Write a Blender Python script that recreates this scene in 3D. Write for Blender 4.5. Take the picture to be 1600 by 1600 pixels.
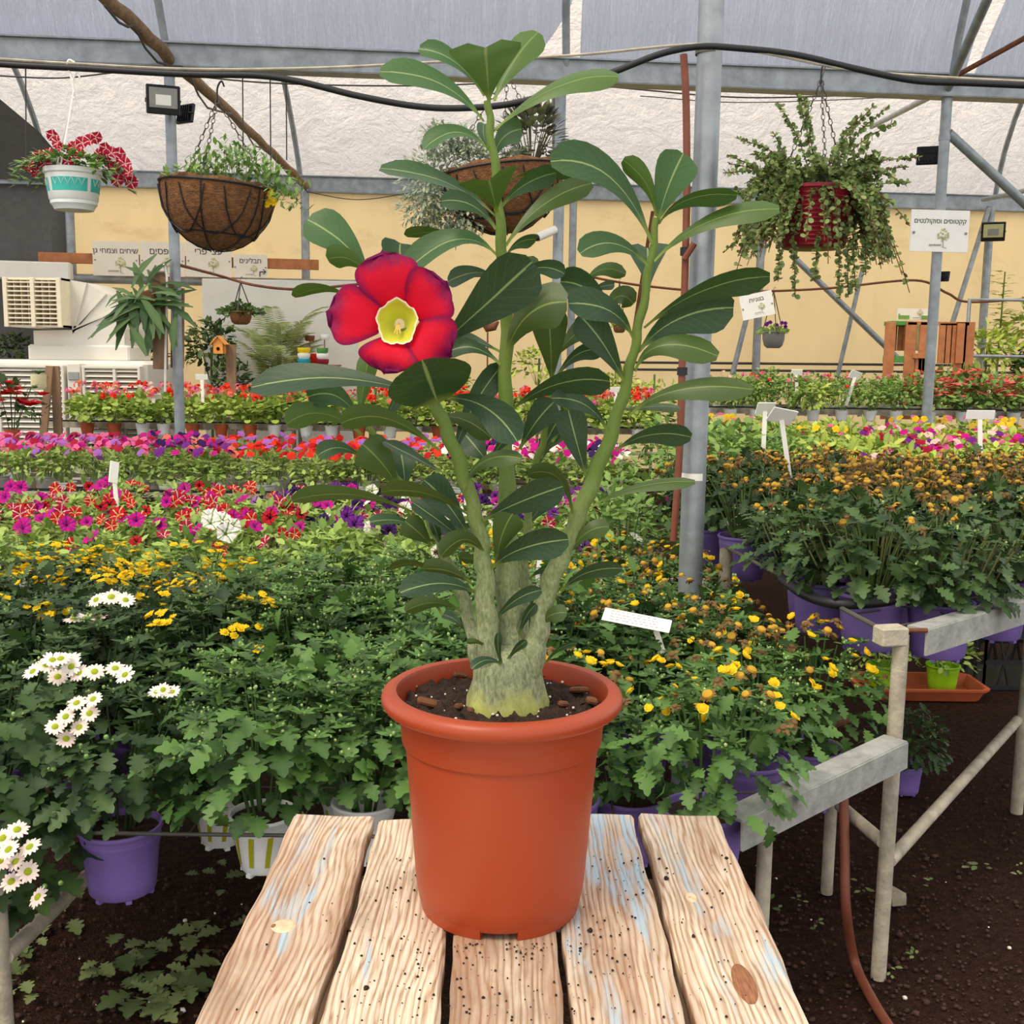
import bpy, math, random
import numpy as np
from mathutils import Vector, Matrix, Euler
for o in list(bpy.data.objects): bpy.data.objects.remove(o)
scene = bpy.context.scene
COL = scene.collection
rng = random.Random(7)
nr = np.random.RandomState(7)

# ------------------------------------------------------------------ camera
FPX = 1716.0; PITCH = math.radians(8.0); ROLL = math.radians(0.7); CZ = 1.5
cp, sp = math.cos(PITCH), math.sin(PITCH)
R0 = Vector((1, 0, 0)); U0 = Vector((0, sp, cp)); FWD = Vector((0, cp, -sp))
RT = R0*math.cos(ROLL) + U0*math.sin(ROLL); UP = U0*math.cos(ROLL) - R0*math.sin(ROLL)
CAM = Vector((0, 0, CZ))
cam = bpy.data.cameras.new('camera'); cam.sensor_fit = 'HORIZONTAL'; cam.sensor_width = 36.0
cam.lens = 36.0*FPX/1600.0; cam.clip_end = 200; cam.clip_start = 0.02
camo = bpy.data.objects.new('camera', cam); COL.objects.link(camo)
M3 = Matrix((RT, UP, -FWD)).transposed()
camo.matrix_world = Matrix.Translation(CAM) @ M3.to_4x4()
scene.camera = camo

# ------------------------------------------------------------------ light
w = bpy.data.worlds.new('sky'); scene.world = w; w.use_nodes = True
bg = w.node_tree.nodes['Background']; bg.inputs[0].default_value = (1.0, 0.985, 0.965, 1); bg.inputs[1].default_value = 1.2
sl = bpy.data.lights.new('sun_offscreen', 'SUN'); sl.energy = 2.1; sl.angle = math.radians(24); sl.color = (1.0, 0.88, 0.70)
so = bpy.data.objects.new('sun_offscreen', sl); COL.objects.link(so)
so.rotation_euler = Vector((0.42, 0.42, -0.85)).to_track_quat('-Z', 'Y').to_euler(); so.location = (-3, -3, 7)
vs = scene.view_settings; vs.view_transform = 'Standard'; vs.look = 'None'; vs.gamma = 1.0; vs.use_curve_mapping = False
vs.exposure = 0.13

# ------------------------------------------------------------------ layout helpers
def raydir(px, py):
    return RT*((px-800)/FPX) + UP*((800-py)/FPX) + FWD
def P(px, py, Y):
    d = raydir(px, py); return CAM + d*(Y/d.y)
def PZ(px, py, z):
    d = raydir(px, py); return CAM + d*((z-CZ)/d.z)
TA = math.tan(math.radians(6.0)); ALPHA = math.radians(6.0)
ROW1, ROW2 = 8.85, 15.0          # the two gutter rows, depth at x = 0
def G(px, py, row):
    d = raydir(px, py); t = row/(d.y-TA*d.x); return CAM + d*t
def GX(x, row, z): return Vector((x, row+TA*x, z))

# ------------------------------------------------------------------ materials
def C(r, g, b): 
    f = lambda c: (c/255.0/12.92) if c <= 10 else ((c/255.0+0.055)/1.055)**2.4
    return (f(r), f(g), f(b), 1)
MATS = {}
def nn(nt, t, **kw):
    n = nt.nodes.new(t)
    for k, v in kw.items():
        if k.startswith('i_'): n.inputs[int(k[2:]) if k[2:].isdigit() else k[2:].replace('_', ' ')].default_value = v
        else: setattr(n, k, v)
    return n
def ramp(nt, fac, stops, interp='LINEAR'):
    r = nt.nodes.new('ShaderNodeValToRGB'); r.color_ramp.interpolation = interp
    el = r.color_ramp.elements
    while len(el) < len(stops): el.new(0.5)
    for e, (p, c) in zip(el, stops): e.position = p; e.color = c
    nt.links.new(fac, r.inputs[0]); return r.outputs[0]
def mixc(nt, fac, a, b, mode='MIX'):
    m = nt.nodes.new('ShaderNodeMix'); m.data_type = 'RGBA'; m.blend_type = mode
    for s, v in ((0, fac), (6, a), (7, b)):
        if hasattr(v, 'links'): nt.links.new(v, m.inputs[s])
        else: m.inputs[s].default_value = v
    return m.outputs[2]
def mathn(nt, op, a, b=0.0):
    m = nt.nodes.new('ShaderNodeMath'); m.operation = op
    for s, v in ((0, a), (1, b)):
        if hasattr(v, 'links'): nt.links.new(v, m.inputs[s])
        else: m.inputs[s].default_value = v
    return m.outputs[0]
def noise(nt, vec, scale, detail=3.0, rough=0.55, dist=0.0):
    n = nt.nodes.new('ShaderNodeTexNoise'); n.inputs['Scale'].default_value = scale; n.inputs['Detail'].default_value = detail
    n.inputs['Roughness'].default_value = rough; n.inputs['Distortion'].default_value = dist
    if vec is not None: nt.links.new(vec, n.inputs['Vector'])
    return n.outputs['Fac']
def coords(nt, which='Object', scale=(1, 1, 1)):
    t = nt.nodes.new('ShaderNodeTexCoord'); m = nt.nodes.new('ShaderNodeMapping'); m.inputs['Scale'].default_value = scale
    nt.links.new(t.outputs[which], m.inputs[0]); return m.outputs[0]
def newmat(name):
    m = bpy.data.materials.new(name); m.use_nodes = True; nt = m.node_tree
    b = nt.nodes['Principled BSDF']; MATS[name] = m
    return m, nt, b
def plain(name, col, rough=0.55, metal=0.0, var=0.12, vscale=14.0, bump=0.0, bscale=60.0, transl=0.0, spec=0.4, which='Object', vs3=(1, 1, 1)):
    m, nt, b = newmat(name)
    v = coords(nt, which, vs3); f = noise(nt, v, vscale)
    dk = tuple(c*(1-var) for c in col[:3])+(1,); lt = tuple(min(1, c*(1+var)) for c in col[:3])+(1,)
    c = ramp(nt, f, [(0.3, dk), (0.7, lt)])
    nt.links.new(c, b.inputs['Base Color']); b.inputs['Roughness'].default_value = rough; b.inputs['Metallic'].default_value = metal
    b.inputs['Specular IOR Level'].default_value = spec
    if bump:
        bp = nt.nodes.new('ShaderNodeBump'); bp.inputs['Strength'].default_value = bump; bp.inputs['Distance'].default_value = 0.01
        nt.links.new(noise(nt, v, bscale, 4.0), bp.inputs['Height']); nt.links.new(bp.outputs[0], b.inputs['Normal'])
    if transl:
        t = nt.nodes.new('ShaderNodeBsdfTranslucent'); nt.links.new(c, t.inputs[0]); x = nt.nodes.new('ShaderNodeMixShader')
        x.inputs[0].default_value = transl; nt.links.new(b.outputs[0], x.inputs[1]); nt.links.new(t.outputs[0], x.inputs[2])
        nt.links.new(x.outputs[0], nt.nodes['Material Output'].inputs[0])
    return m
def leafmat(name, col, lt, rough=0.5, transl=0.22, spec=0.35):
    """foliage: colour runs between two tones leaf by leaf (attribute 'tone') and plant by plant"""
    m, nt, b = newmat(name)
    a = nt.nodes.new('ShaderNodeAttribute'); a.attribute_name = 'tone'
    oi = nt.nodes.new('ShaderNodeObjectInfo')
    f = mathn(nt, 'ADD', mathn(nt, 'MULTIPLY', a.outputs['Fac'], 0.85), mathn(nt, 'MULTIPLY', oi.outputs['Random'], 0.3))
    c = ramp(nt, f, [(0.1, col), (0.95, lt)])
    nt.links.new(c, b.inputs['Base Color']); b.inputs['Roughness'].default_value = rough; b.inputs['Specular IOR Level'].default_value = spec
    t = nt.nodes.new('ShaderNodeBsdfTranslucent'); nt.links.new(c, t.inputs[0]); x = nt.nodes.new('ShaderNodeMixShader')
    x.inputs[0].default_value = transl; nt.links.new(b.outputs[0], x.inputs[1]); nt.links.new(t.outputs[0], x.inputs[2])
    nt.links.new(x.outputs[0], nt.nodes['Material Output'].inputs[0])
    return m
def petalmat(name, col, var=0.15, transl=0.3):
    return plain(name, col, 0.6, var=var, vscale=40, transl=transl, spec=0.2)

def film(name, col, tr, crx, bump=0.5, wrinkle=(3, 3, 3), stain=None):
    """translucent greenhouse film with creases"""
    m, nt, b = newmat(name)
    v = coords(nt, 'Object', wrinkle)
    n1 = noise(nt, v, 1.2, 5.0, 0.6, 1.5); n2 = noise(nt, v, 6.0, 4.0, 0.65, 0.8)
    c = ramp(nt, n1, [(0.3, tuple(x*0.9 for x in col[:3])+(1,)), (0.7, col)])
    if stain:
        sv = coords(nt, 'Object', (0.5, 0.5, 1.1)); sf = noise(nt, sv, 2.0, 5.0, 0.7)
        c = mixc(nt, ramp(nt, sf, [(0.58, (0, 0, 0, 1)), (0.8, (0.5, 0.5, 0.5, 1))]), c, stain)
    nt.links.new(c, b.inputs['Base Color']); b.inputs['Roughness'].default_value = 0.55; b.inputs['Specular IOR Level'].default_value = 0.2
    bp = nt.nodes.new('ShaderNodeBump'); bp.inputs['Strength'].default_value = bump; bp.inputs['Distance'].default_value = crx
    nt.links.new(mathn(nt, 'ADD', n1, mathn(nt, 'MULTIPLY', n2, 0.5)), bp.inputs['Height']); nt.links.new(bp.outputs[0], b.inputs['Normal'])
    t = nt.nodes.new('ShaderNodeBsdfTranslucent'); nt.links.new(c, t.inputs[0]); nt.links.new(bp.outputs[0], t.inputs['Normal'])
    x = nt.nodes.new('ShaderNodeMixShader'); x.inputs[0].default_value = tr
    nt.links.new(b.outputs[0], x.inputs[1]); nt.links.new(t.outputs[0], x.inputs[2]); nt.links.new(x.outputs[0], nt.nodes['Material Output'].inputs[0])
    return m

film('film_cream', C(255, 224, 166), 0.78, 0.05, 0.35, (0.8, 0.8, 0.5), C(200, 165, 105))
film('film_white', C(252, 244, 236), 0.7, 0.35, 1.0, (2, 2, 2.5))
film('film_blue', C(212, 218, 236), 0.62, 0.16, 0.9, (9, 1.6, 0.7))
plain('shade_net', C(95, 92, 90), 0.9, var=0.1)
plain('galv', C(150, 156, 160), 0.45, 0.35, 0.22, 9, bump=0.15, bscale=40)
plain('pipe_worn', C(176, 166, 146), 0.7, 0.0, 0.3, 18, bump=0.3, bscale=90)
plain('angle_iron', C(172, 172, 166), 0.55, 0.3, 0.22, 25, bump=0.2, bscale=80)
plain('rust', C(110, 66, 44), 0.85, var=0.3, vscale=30)
plain('wire', C(96, 92, 84), 0.6, 0.3)
plain('black_plastic', C(30, 30, 33), 0.5, var=0.2)
plain('cable_grey', C(70, 68, 64), 0.6)
plain('brown_pipe', C(122, 66, 46), 0.5, var=0.15)
plain('old_timber', C(140, 112, 86), 0.85, var=0.25, vscale=12, bump=0.3, which='Object', vs3=(1, 1, 0.2))
plain('bark_pole', C(134, 108, 82), 0.9, var=0.3, vscale=25, bump=0.4)
plain('red_timber', C(176, 112, 70), 0.75, var=0.2, vscale=10)
plain('white_plastic', C(238, 234, 224), 0.45, var=0.05)
plain('cooler_white', C(226, 222, 210), 0.5, var=0.05, vscale=3)
plain('cooler_cream', C(240, 228, 200), 0.5, var=0.05)
plain('cooling_pad', C(120, 92, 66), 0.95, var=0.2, vscale=20)
plain('terracotta_plastic', C(160, 63, 30), 0.42, var=0.05, vscale=5, spec=0.45, bump=0.02)
plain('terracotta', C(186, 92, 54), 0.6, var=0.12)
plain('purple_pot', C(132, 108, 178), 0.45, var=0.08)
plain('lime_pot', C(150, 206, 30), 0.4, var=0.08)
plain('white_pot', C(240, 240, 236), 0.4, var=0.04)
plain('olive_stripe', C(176, 174, 26), 0.5)
plain('teal_print', C(60, 186, 170), 0.5)
plain('maroon_pot', C(130, 18, 34), 0.5, var=0.15)
plain('grey_pot', C(132, 130, 130), 0.5, var=0.08)
plain('soil', C(58, 40, 28), 0.95, var=0.5, vscale=120, bump=1.0, bscale=220)
plain('coir', C(128, 86, 52), 0.95, var=0.35, vscale=60, bump=1.0, bscale=140, vs3=(1, 1, 1.6))
plain('tag_white', C(250, 246, 238), 0.5, var=0.03)
plain('tag_grey', C(190, 178, 160), 0.6, var=0.05)
plain('ink', C(52, 48, 46), 0.7, var=0.1)
plain('ink_soft', C(150, 144, 138), 0.7, var=0.1)
plain('logo_green', C(196, 194, 140), 0.7, var=0.15, vscale=60)
plain('sign_green', C(110, 150, 60), 0.6)
plain('turf', C(84, 140, 70), 0.9, var=0.3, vscale=60)
plain('sign_board', C(232, 222, 204), 0.6, var=0.03)
plain('glass_grey', C(150, 150, 144), 0.2, var=0.1, spec=0.6)
plain('lens_black', C(24, 24, 26), 0.3)
plain('stone', C(150, 140, 122), 0.9, var=0.2, bump=0.5)
plain('perlite', C(226, 220, 200), 0.9, var=0.1)
plain('bark_chip', C(112, 70, 44), 0.9, var=0.3, vscale=60)
plain('adenium_bark', C(138, 146, 112), 0.75, var=0.2, vscale=90, bump=0.5, bscale=160, vs3=(1, 1, 0.5))
plain('stem_green', C(98, 120, 52), 0.5, var=0.15, vscale=30, bump=0.1)
plain('mum_stem', C(92, 112, 58), 0.7)
plain('petal_white', C(246, 238, 230), 0.6, var=0.05, transl=0.2)
plain('petal_pinkwhite', C(242, 222, 212), 0.6, var=0.06, transl=0.2)
plain('daisy_eye', C(176, 190, 30), 0.7, var=0.15, vscale=300, bump=0.6, bscale=900)
petalmat('petal_yellow', C(246, 206, 30)); petalmat('petal_gold', C(216, 172, 58)); petalmat('petal_brown', C(132, 102, 62), 0.35)
petalmat('petal_crimson', C(176, 22, 58)); petalmat('petal_magenta', C(206, 24, 140)); petalmat('petal_pink', C(234, 110, 160))
petalmat('petal_purple', C(120, 40, 140)); petalmat('petal_violet', C(58, 26, 92)); petalmat('petal_lilac', C(176, 110, 196))
petalmat('petal_scarlet', C(236, 58, 34)); petalmat('petal_salmon', C(240, 130, 110)); petalmat('petal_red', C(196, 26, 36)); petalmat('petal_blush', C(244, 206, 196))
petalmat('petal_star', C(240, 206, 150)); petalmat('petal_dark', C(48, 18, 40)); petalmat('poinsettia', C(228, 112, 104))
leafmat('lf_mum', C(34, 62, 28), C(92, 128, 60), transl=.15); leafmat('lf_mum_dark', C(28, 48, 24), C(76, 102, 52), transl=.15); leafmat('lf_bud', C(120, 160, 84), C(186, 206, 130))
leafmat('lf_petunia', C(92, 126, 50), C(172, 196, 100)); leafmat('lf_geranium', C(96, 132, 48), C(176, 196, 90))
leafmat('lf_bright', C(112, 150, 56), C(196, 208, 96)); leafmat('lf_herb', C(72, 112, 54), C(142, 172, 84)); leafmat('lf_olive', C(84, 92, 56), C(128, 132, 84))
leafmat('lf_silver', C(112, 126, 104), C(178, 188, 158)); leafmat('lf_coleus', C(60, 40, 46), C(120, 124, 84)); leafmat('lf_jade', C(70, 94, 46), C(138, 156, 92))
leafmat('lf_dark', C(34, 52, 30), C(82, 108, 54)); leafmat('lf_palm', C(74, 96, 50), C(140, 150, 84)); leafmat('lf_fern', C(62, 98, 54), C(130, 156, 98))
leafmat('lf_dry', C(110, 92, 52), C(160, 140, 84)); leafmat('lf_weed', C(86, 104, 60), C(138, 150, 96))
leafmat('lf_purple', C(70, 30, 44), C(120, 60, 70))

# soil floor
m, nt, b = newmat('ground'); v = coords(nt, 'Object')
n1 = noise(nt, v, 1.3, 6, 0.65); n2 = noise(nt, v, 45.0, 4, 0.7)
c1 = ramp(nt, n1, [(0.35, C(44, 29, 23)), (0.65, C(84, 56, 42))])
c2 = mixc(nt, 0.7, c1, ramp(nt, n2, [(0.35, C(36, 24, 19)), (0.6, C(76, 50, 38)), (0.8, C(118, 88, 68))]))
nt.links.new(c2, b.inputs['Base Color']); b.inputs['Roughness'].default_value = 1.0; b.inputs['Specular IOR Level'].default_value = 0.1
bp = nn(nt, 'ShaderNodeBump'); bp.inputs['Strength'].default_value = 1.0; bp.inputs['Distance'].default_value = 0.04
nt.links.new(mathn(nt, 'ADD', n2, noise(nt, v, 160, 3)), bp.inputs['Height']); nt.links.new(bp.outputs[0], b.inputs['Normal'])

# weathered plank: raised pale grain, brown streaks, remnants of blue paint
m, nt, b = newmat('plank_wood')
tc = nn(nt, 'ShaderNodeTexCoord'); oi = nn(nt, 'ShaderNodeObjectInfo')
addv = nn(nt, 'ShaderNodeVectorMath', operation='ADD'); cmb = nn(nt, 'ShaderNodeCombineXYZ')
for k, mul in ((0, 3.7), (1, 9.1), (2, 5.3)): nt.links.new(mathn(nt, 'MULTIPLY', oi.outputs['Random'], mul), cmb.inputs[k])
nt.links.new(tc.outputs['Object'], addv.inputs[0]); nt.links.new(cmb.outputs[0], addv.inputs[1]); V = addv.outputs[0]
def mp(s):
    q = nn(nt, 'ShaderNodeMapping'); q.inputs['Scale'].default_value = s; nt.links.new(V, q.inputs[0]); return q.outputs[0]
warp = noise(nt, mp((3.5, 1.6, 1)), 2.0, 2.0, 0.5)
sepx = nn(nt, 'ShaderNodeSeparateXYZ'); nt.links.new(V, sepx.inputs[0])
gx = mathn(nt, 'ADD', mathn(nt, 'MULTIPLY', sepx.outputs[0], 150.0), mathn(nt, 'MULTIPLY', warp, 9.0))
fine = noise(nt, mp((170, 5, 1)), 1.0, 3, 0.6)
gw = mathn(nt, 'SINE', mathn(nt, 'MULTIPLY', mathn(nt, 'ADD', gx, mathn(nt, 'MULTIPLY', noise(nt, mp((60, 3.2, 1)), 1.0, 4, 0.65), 3.2)), 6.283))
g01 = mathn(nt, 'MULTIPLY_ADD', gw, 0.3); nt.nodes[-1].inputs[2].default_value = 0.3
g01 = mathn(nt, 'ADD', g01, mathn(nt, 'MULTIPLY', noise(nt, mp((420, 6, 1)), 1.0, 6, 0.7), 0.6))
broad = noise(nt, mp((14, 2.2, 1)), 1.0, 4, 0.6)
col = ramp(nt, g01, [(0.16, C(124, 88, 66)), (0.3, C(178, 148, 120)), (0.46, C(208, 186, 160)), (0.9, C(228, 212, 190))])
col = mixc(nt, ramp(nt, broad, [(0.44, (0, 0, 0, 1)), (0.66, (0.75, 0.75, 0.75, 1))]), col, C(150, 104, 72))
col = mixc(nt, ramp(nt, fine, [(0.56, (0, 0, 0, 1)), (0.72, (0.55, 0.55, 0.55, 1))]), col, C(126, 84, 56))
dirt = noise(nt, mp((9, 5, 1)), 1.0, 5, 0.7)
col = mixc(nt, ramp(nt, dirt, [(0.5, (0, 0, 0, 1)), (0.7, (0.5, 0.5, 0.5, 1))]), col, C(118, 98, 82))
paint = noise(nt, mp((16, 2.4, 1)), 1.3, 3, 0.55, 0.6); pbias = nn(nt, 'ShaderNodeAttribute'); pbias.attribute_name = 'paint'; pbias.attribute_type = 'OBJECT'
pf = mathn(nt, 'ADD', paint, pbias.outputs['Fac'])
pm = mathn(nt, 'MULTIPLY', ramp(nt, pf, [(0.62, (0, 0, 0, 1)), (0.7, (1, 1, 1, 1))]), ramp(nt, g01, [(0.15, (0.15, 0.15, 0.15, 1)), (0.5, (1, 1, 1, 1))]))
pm = mathn(nt, 'MULTIPLY', pm, ramp(nt, noise(nt, mp((130, 9, 1)), 1.0, 4, 0.7), [(0.42, (0.1, 0.1, 0.1, 1)), (0.55, (1, 1, 1, 1))]))
col = mixc(nt, mathn(nt, 'MULTIPLY', pm, 0.85), col, C(166, 196, 212))
nt.links.new(col, b.inputs['Base Color']); b.inputs['Roughness'].default_value = 0.8; b.inputs['Specular IOR Level'].default_value = 0.2
bp = nn(nt, 'ShaderNodeBump'); bp.inputs['Strength'].default_value = 0.5; bp.inputs['Distance'].default_value = 0.002
nt.links.new(mathn(nt, 'ADD', mathn(nt, 'MULTIPLY', g01, 0.7), fine), bp.inputs['Height']); nt.links.new(bp.outputs[0], b.inputs['Normal'])

# desert-rose leaf: dark glossy top with pale midrib and side veins, olive underside
m, nt, b = newmat('rose_leaf')
uv = nn(nt, 'ShaderNodeUVMap'); sx = nn(nt, 'ShaderNodeSeparateXYZ'); nt.links.new(uv.outputs[0], sx.inputs[0])
au = mathn(nt, 'ABSOLUTE', mathn(nt, 'SUBTRACT', sx.outputs[0], 0.5)); vv = sx.outputs[1]
geo = nn(nt, 'ShaderNodeNewGeometry'); oi = nn(nt, 'ShaderNodeObjectInfo')
bright_green = nn(nt, 'ShaderNodeAttribute'); bright_green.attribute_name = 'bright_green'; bright_green.attribute_type = 'OBJECT'
nz = noise(nt, coords(nt, 'UV', (6, 10, 1)), 2.0, 3)
top = mixc(nt, bright_green.outputs['Fac'], C(32, 54, 34), C(62, 98, 48)); top = mixc(nt, mathn(nt, 'MULTIPLY', nz, 0.5), top, C(64, 92, 60))  # each leaf's value shifts its base colour from dark to brighter green
und = mixc(nt, bright_green.outputs['Fac'], C(64, 80, 38), C(74, 102, 42)); 
vein = mathn(nt, 'SINE', mathn(nt, 'MULTIPLY', mathn(nt, 'SUBTRACT', vv, mathn(nt, 'MULTIPLY', au, 0.55)), 58.0))
vm = mathn(nt, 'MULTIPLY', ramp(nt, vein, [(0.93, (0, 0, 0, 1)), (1.0, (1, 1, 1, 1))]), 0.14)
top = mixc(nt, vm, top, C(120, 140, 100))
rib = ramp(nt, au, [(0.012, (1, 1, 1, 1)), (0.03, (0, 0, 0, 1))])
top = mixc(nt, rib, top, C(138, 156, 100)); und = mixc(nt, rib, und, C(116, 134, 70))
col = mixc(nt, geo.outputs['Backfacing'], top, und)
pet = ramp(nt, vv, [(0.05, (1, 1, 1, 1)), (0.2, (0, 0, 0, 1))]); col = mixc(nt, mathn(nt, 'MULTIPLY', pet, 0.7), col, C(140, 158, 70))
nt.links.new(col, b.inputs['Base Color']); b.inputs['Roughness'].default_value = 0.42; b.inputs['Specular IOR Level'].default_value = 0.3
t = nn(nt, 'ShaderNodeBsdfTranslucent'); nt.links.new(mixc(nt, 0.5, col, C(120, 160, 40)), t.inputs[0]); x = nn(nt, 'ShaderNodeMixShader'); x.inputs[0].default_value = 0.12
nt.links.new(b.outputs[0], x.inputs[1]); nt.links.new(t.outputs[0], x.inputs[2]); nt.links.new(x.outputs[0], nt.nodes['Material Output'].inputs[0])

# rose petal: red with a dark magenta frilled edge
m, nt, b = newmat('rose_petal')
uv = nn(nt, 'ShaderNodeUVMap'); sx = nn(nt, 'ShaderNodeSeparateXYZ'); nt.links.new(uv.outputs[0], sx.inputs[0])
ed = nn(nt, 'ShaderNodeMath', operation='MAXIMUM'); nt.links.new(mathn(nt, 'MULTIPLY', mathn(nt, 'ABSOLUTE', mathn(nt, 'SUBTRACT', sx.outputs[0], 0.5)), 1.75), ed.inputs[0]); nt.links.new(sx.outputs[1], ed.inputs[1])
nz = noise(nt, coords(nt, 'UV', (9, 5, 1)), 1.5, 3)
e2 = mathn(nt, 'ADD', ed.outputs[0], mathn(nt, 'MULTIPLY', mathn(nt, 'SUBTRACT', nz, 0.5), 0.25))
col = ramp(nt, e2, [(0.0, C(240, 120, 120)), (0.06, C(226, 10, 44)), (0.6, C(206, 4, 42)), (0.8, C(146, 10, 66)), (0.97, C(112, 16, 76))])
nt.links.new(col, b.inputs['Base Color']); b.inputs['Roughness'].default_value = 0.6; b.inputs['Specular IOR Level'].default_value = 0.2
t = nn(nt, 'ShaderNodeBsdfTranslucent'); nt.links.new(col, t.inputs[0]); x = nn(nt, 'ShaderNodeMixShader'); x.inputs[0].default_value = 0.25
nt.links.new(b.outputs[0], x.inputs[1]); nt.links.new(t.outputs[0], x.inputs[2]); nt.links.new(x.outputs[0], nt.nodes['Material Output'].inputs[0])
plain('rose_throat', C(206, 204, 60), 0.6, var=0.1, transl=0.2); plain('rose_throat_edge', C(248, 236, 200), 0.6, transl=0.2); plain('rose_anther', C(214, 180, 90), 0.6)

# ------------------------------------------------------------------ mesh helpers
class MB:
    def __init__(s): s.v = []; s.f = []; s.m = []; s.uv = None
    def add(s, vs, fs, mi=0):
        o = len(s.v); s.v += [tuple(p) for p in vs]; s.f += [tuple(i+o for i in f) for f in fs]; s.m += [mi]*len(fs); return s
    def box(s, c, d, rot=None, mi=0, bev=0.0):
        hx, hy, hz = d[0]/2, d[1]/2, d[2]/2; c = Vector(c)
        if bev <= 0:
            vs = [Vector((x, y, z)) for x in (-hx, hx) for y in (-hy, hy) for z in (-hz, hz)]
            fs = [(0, 1, 3, 2), (4, 6, 7, 5), (0, 4, 5, 1), (2, 3, 7, 6), (0, 2, 6, 4), (1, 5, 7, 3)]
        else:
            vs = []; fs = []
            for z, q in ((-hz, bev), (-hz+bev, 0), (hz-bev, 0), (hz, bev)):
                X, Y = hx-q, hy-q; b_ = bev if q == 0 else bev*0.6
                vs += [Vector(p+(z,)) for p in ((-X+b_, -Y), (X-b_, -Y), (X, -Y+b_), (X, Y-b_), (X-b_, Y), (-X+b_, Y), (-X, Y-b_), (-X, -Y+b_))]
            for k in range(3):
                for j in range(8): a = k*8+j; e = k*8+(j+1) % 8; fs.append((a, e, e+8, a+8))
            fs += [tuple(range(7, -1, -1)), tuple(range(24, 32))]
        if rot is not None: vs = [rot @ p for p in vs]
        return s.add([p+c for p in vs], fs, mi)
    def bar(s, a, b, wd, ht, mi=0, up=Vector((0, 0, 1)), bev=0.0):
        a = Vector(a); b = Vector(b); d = b-a; L = d.length; d.normalize()
        x = d.cross(up); 
        if x.length < 1e-4: x = Vector((1, 0, 0))
        x.normalize(); z = x.cross(d); return s.box((a+b)/2, (wd, L, ht), Matrix((x, d, z)).transposed(), mi, bev)
    def tube(s, pts, r, n=8, mi=0, cap=True):
        pts = [Vector(p) for p in pts]; k = len(pts); rr = r if isinstance(r, (list, tuple)) else [r]*k
        vs = []; ref = Vector((0, 0, 1)); prevx = None
        for i, p in enumerate(pts):
            t = (pts[min(i+1, k-1)]-pts[max(i-1, 0)]).normalized()
            if prevx is None:
                x = t.cross(ref)
                if x.length < 0.05: x = t.cross(Vector((1, 0, 0)))
            else: x = prevx - t*prevx.dot(t)
            x.normalize(); prevx = x; y = t.cross(x)
            vs += [p+(x*math.cos(6.28318*j/n)+y*math.sin(6.28318*j/n))*rr[i] for j in range(n)]
        fs = [(i*n+j, i*n+(j+1) % n, (i+1)*n+(j+1) % n, (i+1)*n+j) for i in range(k-1) for j in range(n)]
        if cap: fs += [tuple(range(n-1, -1, -1)), tuple(range((k-1)*n, k*n))]
        return s.add(vs, fs, mi)
    def lathe(s, prof, n=24, c=(0, 0, 0), mi=0, capb=True, capt=False):
        c = Vector(c); vs = [c+Vector((r*math.cos(6.28318*j/n), r*math.sin(6.28318*j/n), z)) for r, z in prof for j in range(n)]
        fs = [(i*n+j, i*n+(j+1) % n, (i+1)*n+(j+1) % n, (i+1)*n+j) for i in range(len(prof)-1) for j in range(n)]
        if capb: fs.append(tuple(range(n-1, -1, -1)))
        if capt: fs.append(tuple(range((len(prof)-1)*n, len(prof)*n)))
        return s.add(vs, fs, mi)
    def grid(s, fn, nu, nv, mi=0, uvs=False):
        vs = [fn(i/nu, j/nv) for i in range(nu+1) for j in range(nv+1)]
        fs = [(i*(nv+1)+j, (i+1)*(nv+1)+j, (i+1)*(nv+1)+j+1, i*(nv+1)+j+1) for i in range(nu) for j in range(nv)]
        return s.add(vs, fs, mi)
    def mesh(s, name, mats, smooth=True):
        me = bpy.data.meshes.new(name); me.from_pydata(s.v, [], s.f)
        for q in (mats if isinstance(mats, (list, tuple)) else [mats]): me.materials.append(MATS[q])
        me.polygons.foreach_set('material_index', s.m)
        if smooth: me.polygons.foreach_set('use_smooth', [True]*len(s.f)); 
        me.update()
        if smooth: me.set_sharp_from_angle(angle=math.radians(40))
        return me
    def build(s, name, mats, parent=None, smooth=True, local=False, kind=None):
        return place(name, s.mesh(name, mats, smooth), parent, local, kind)
def place(name, me, parent=None, local=False, kind=None):
    o = bpy.data.objects.new(name, me); COL.objects.link(o)
    if parent is not None:
        o.parent = parent
        if not local: o.matrix_parent_inverse = base_inv(parent)
    if kind: o['kind'] = kind
    return o
def base_inv(e):
    m = Matrix.Translation(e.location) @ e.rotation_euler.to_matrix().to_4x4()
    return m.inverted()
def tag(o, label, cat, group=None):
    o['label'] = label; o['category'] = cat
    if group: o['group'] = group
    return o
def thing(name, label, cat, loc=(0, 0, 0), rz=0.0, group=None):
    o = bpy.data.objects.new(name, None); COL.objects.link(o); o.location = loc; o.rotation_euler = (0, 0, rz); o.empty_display_size = 0.1
    return tag(o, label, cat, group)
def struct(o): o['kind'] = 'structure'; return o
def copy_tree(o, parent=None):
    c = o.copy(); COL.objects.link(c)
    if parent is not None: c.parent = parent
    for ch in o.children: copy_tree(ch, c)
    return c
def bez(a, b, c, n):
    return [a*(1-t)**2+b*2*t*(1-t)+c*t*t for t in [i/n for i in range(n+1)]]
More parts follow.
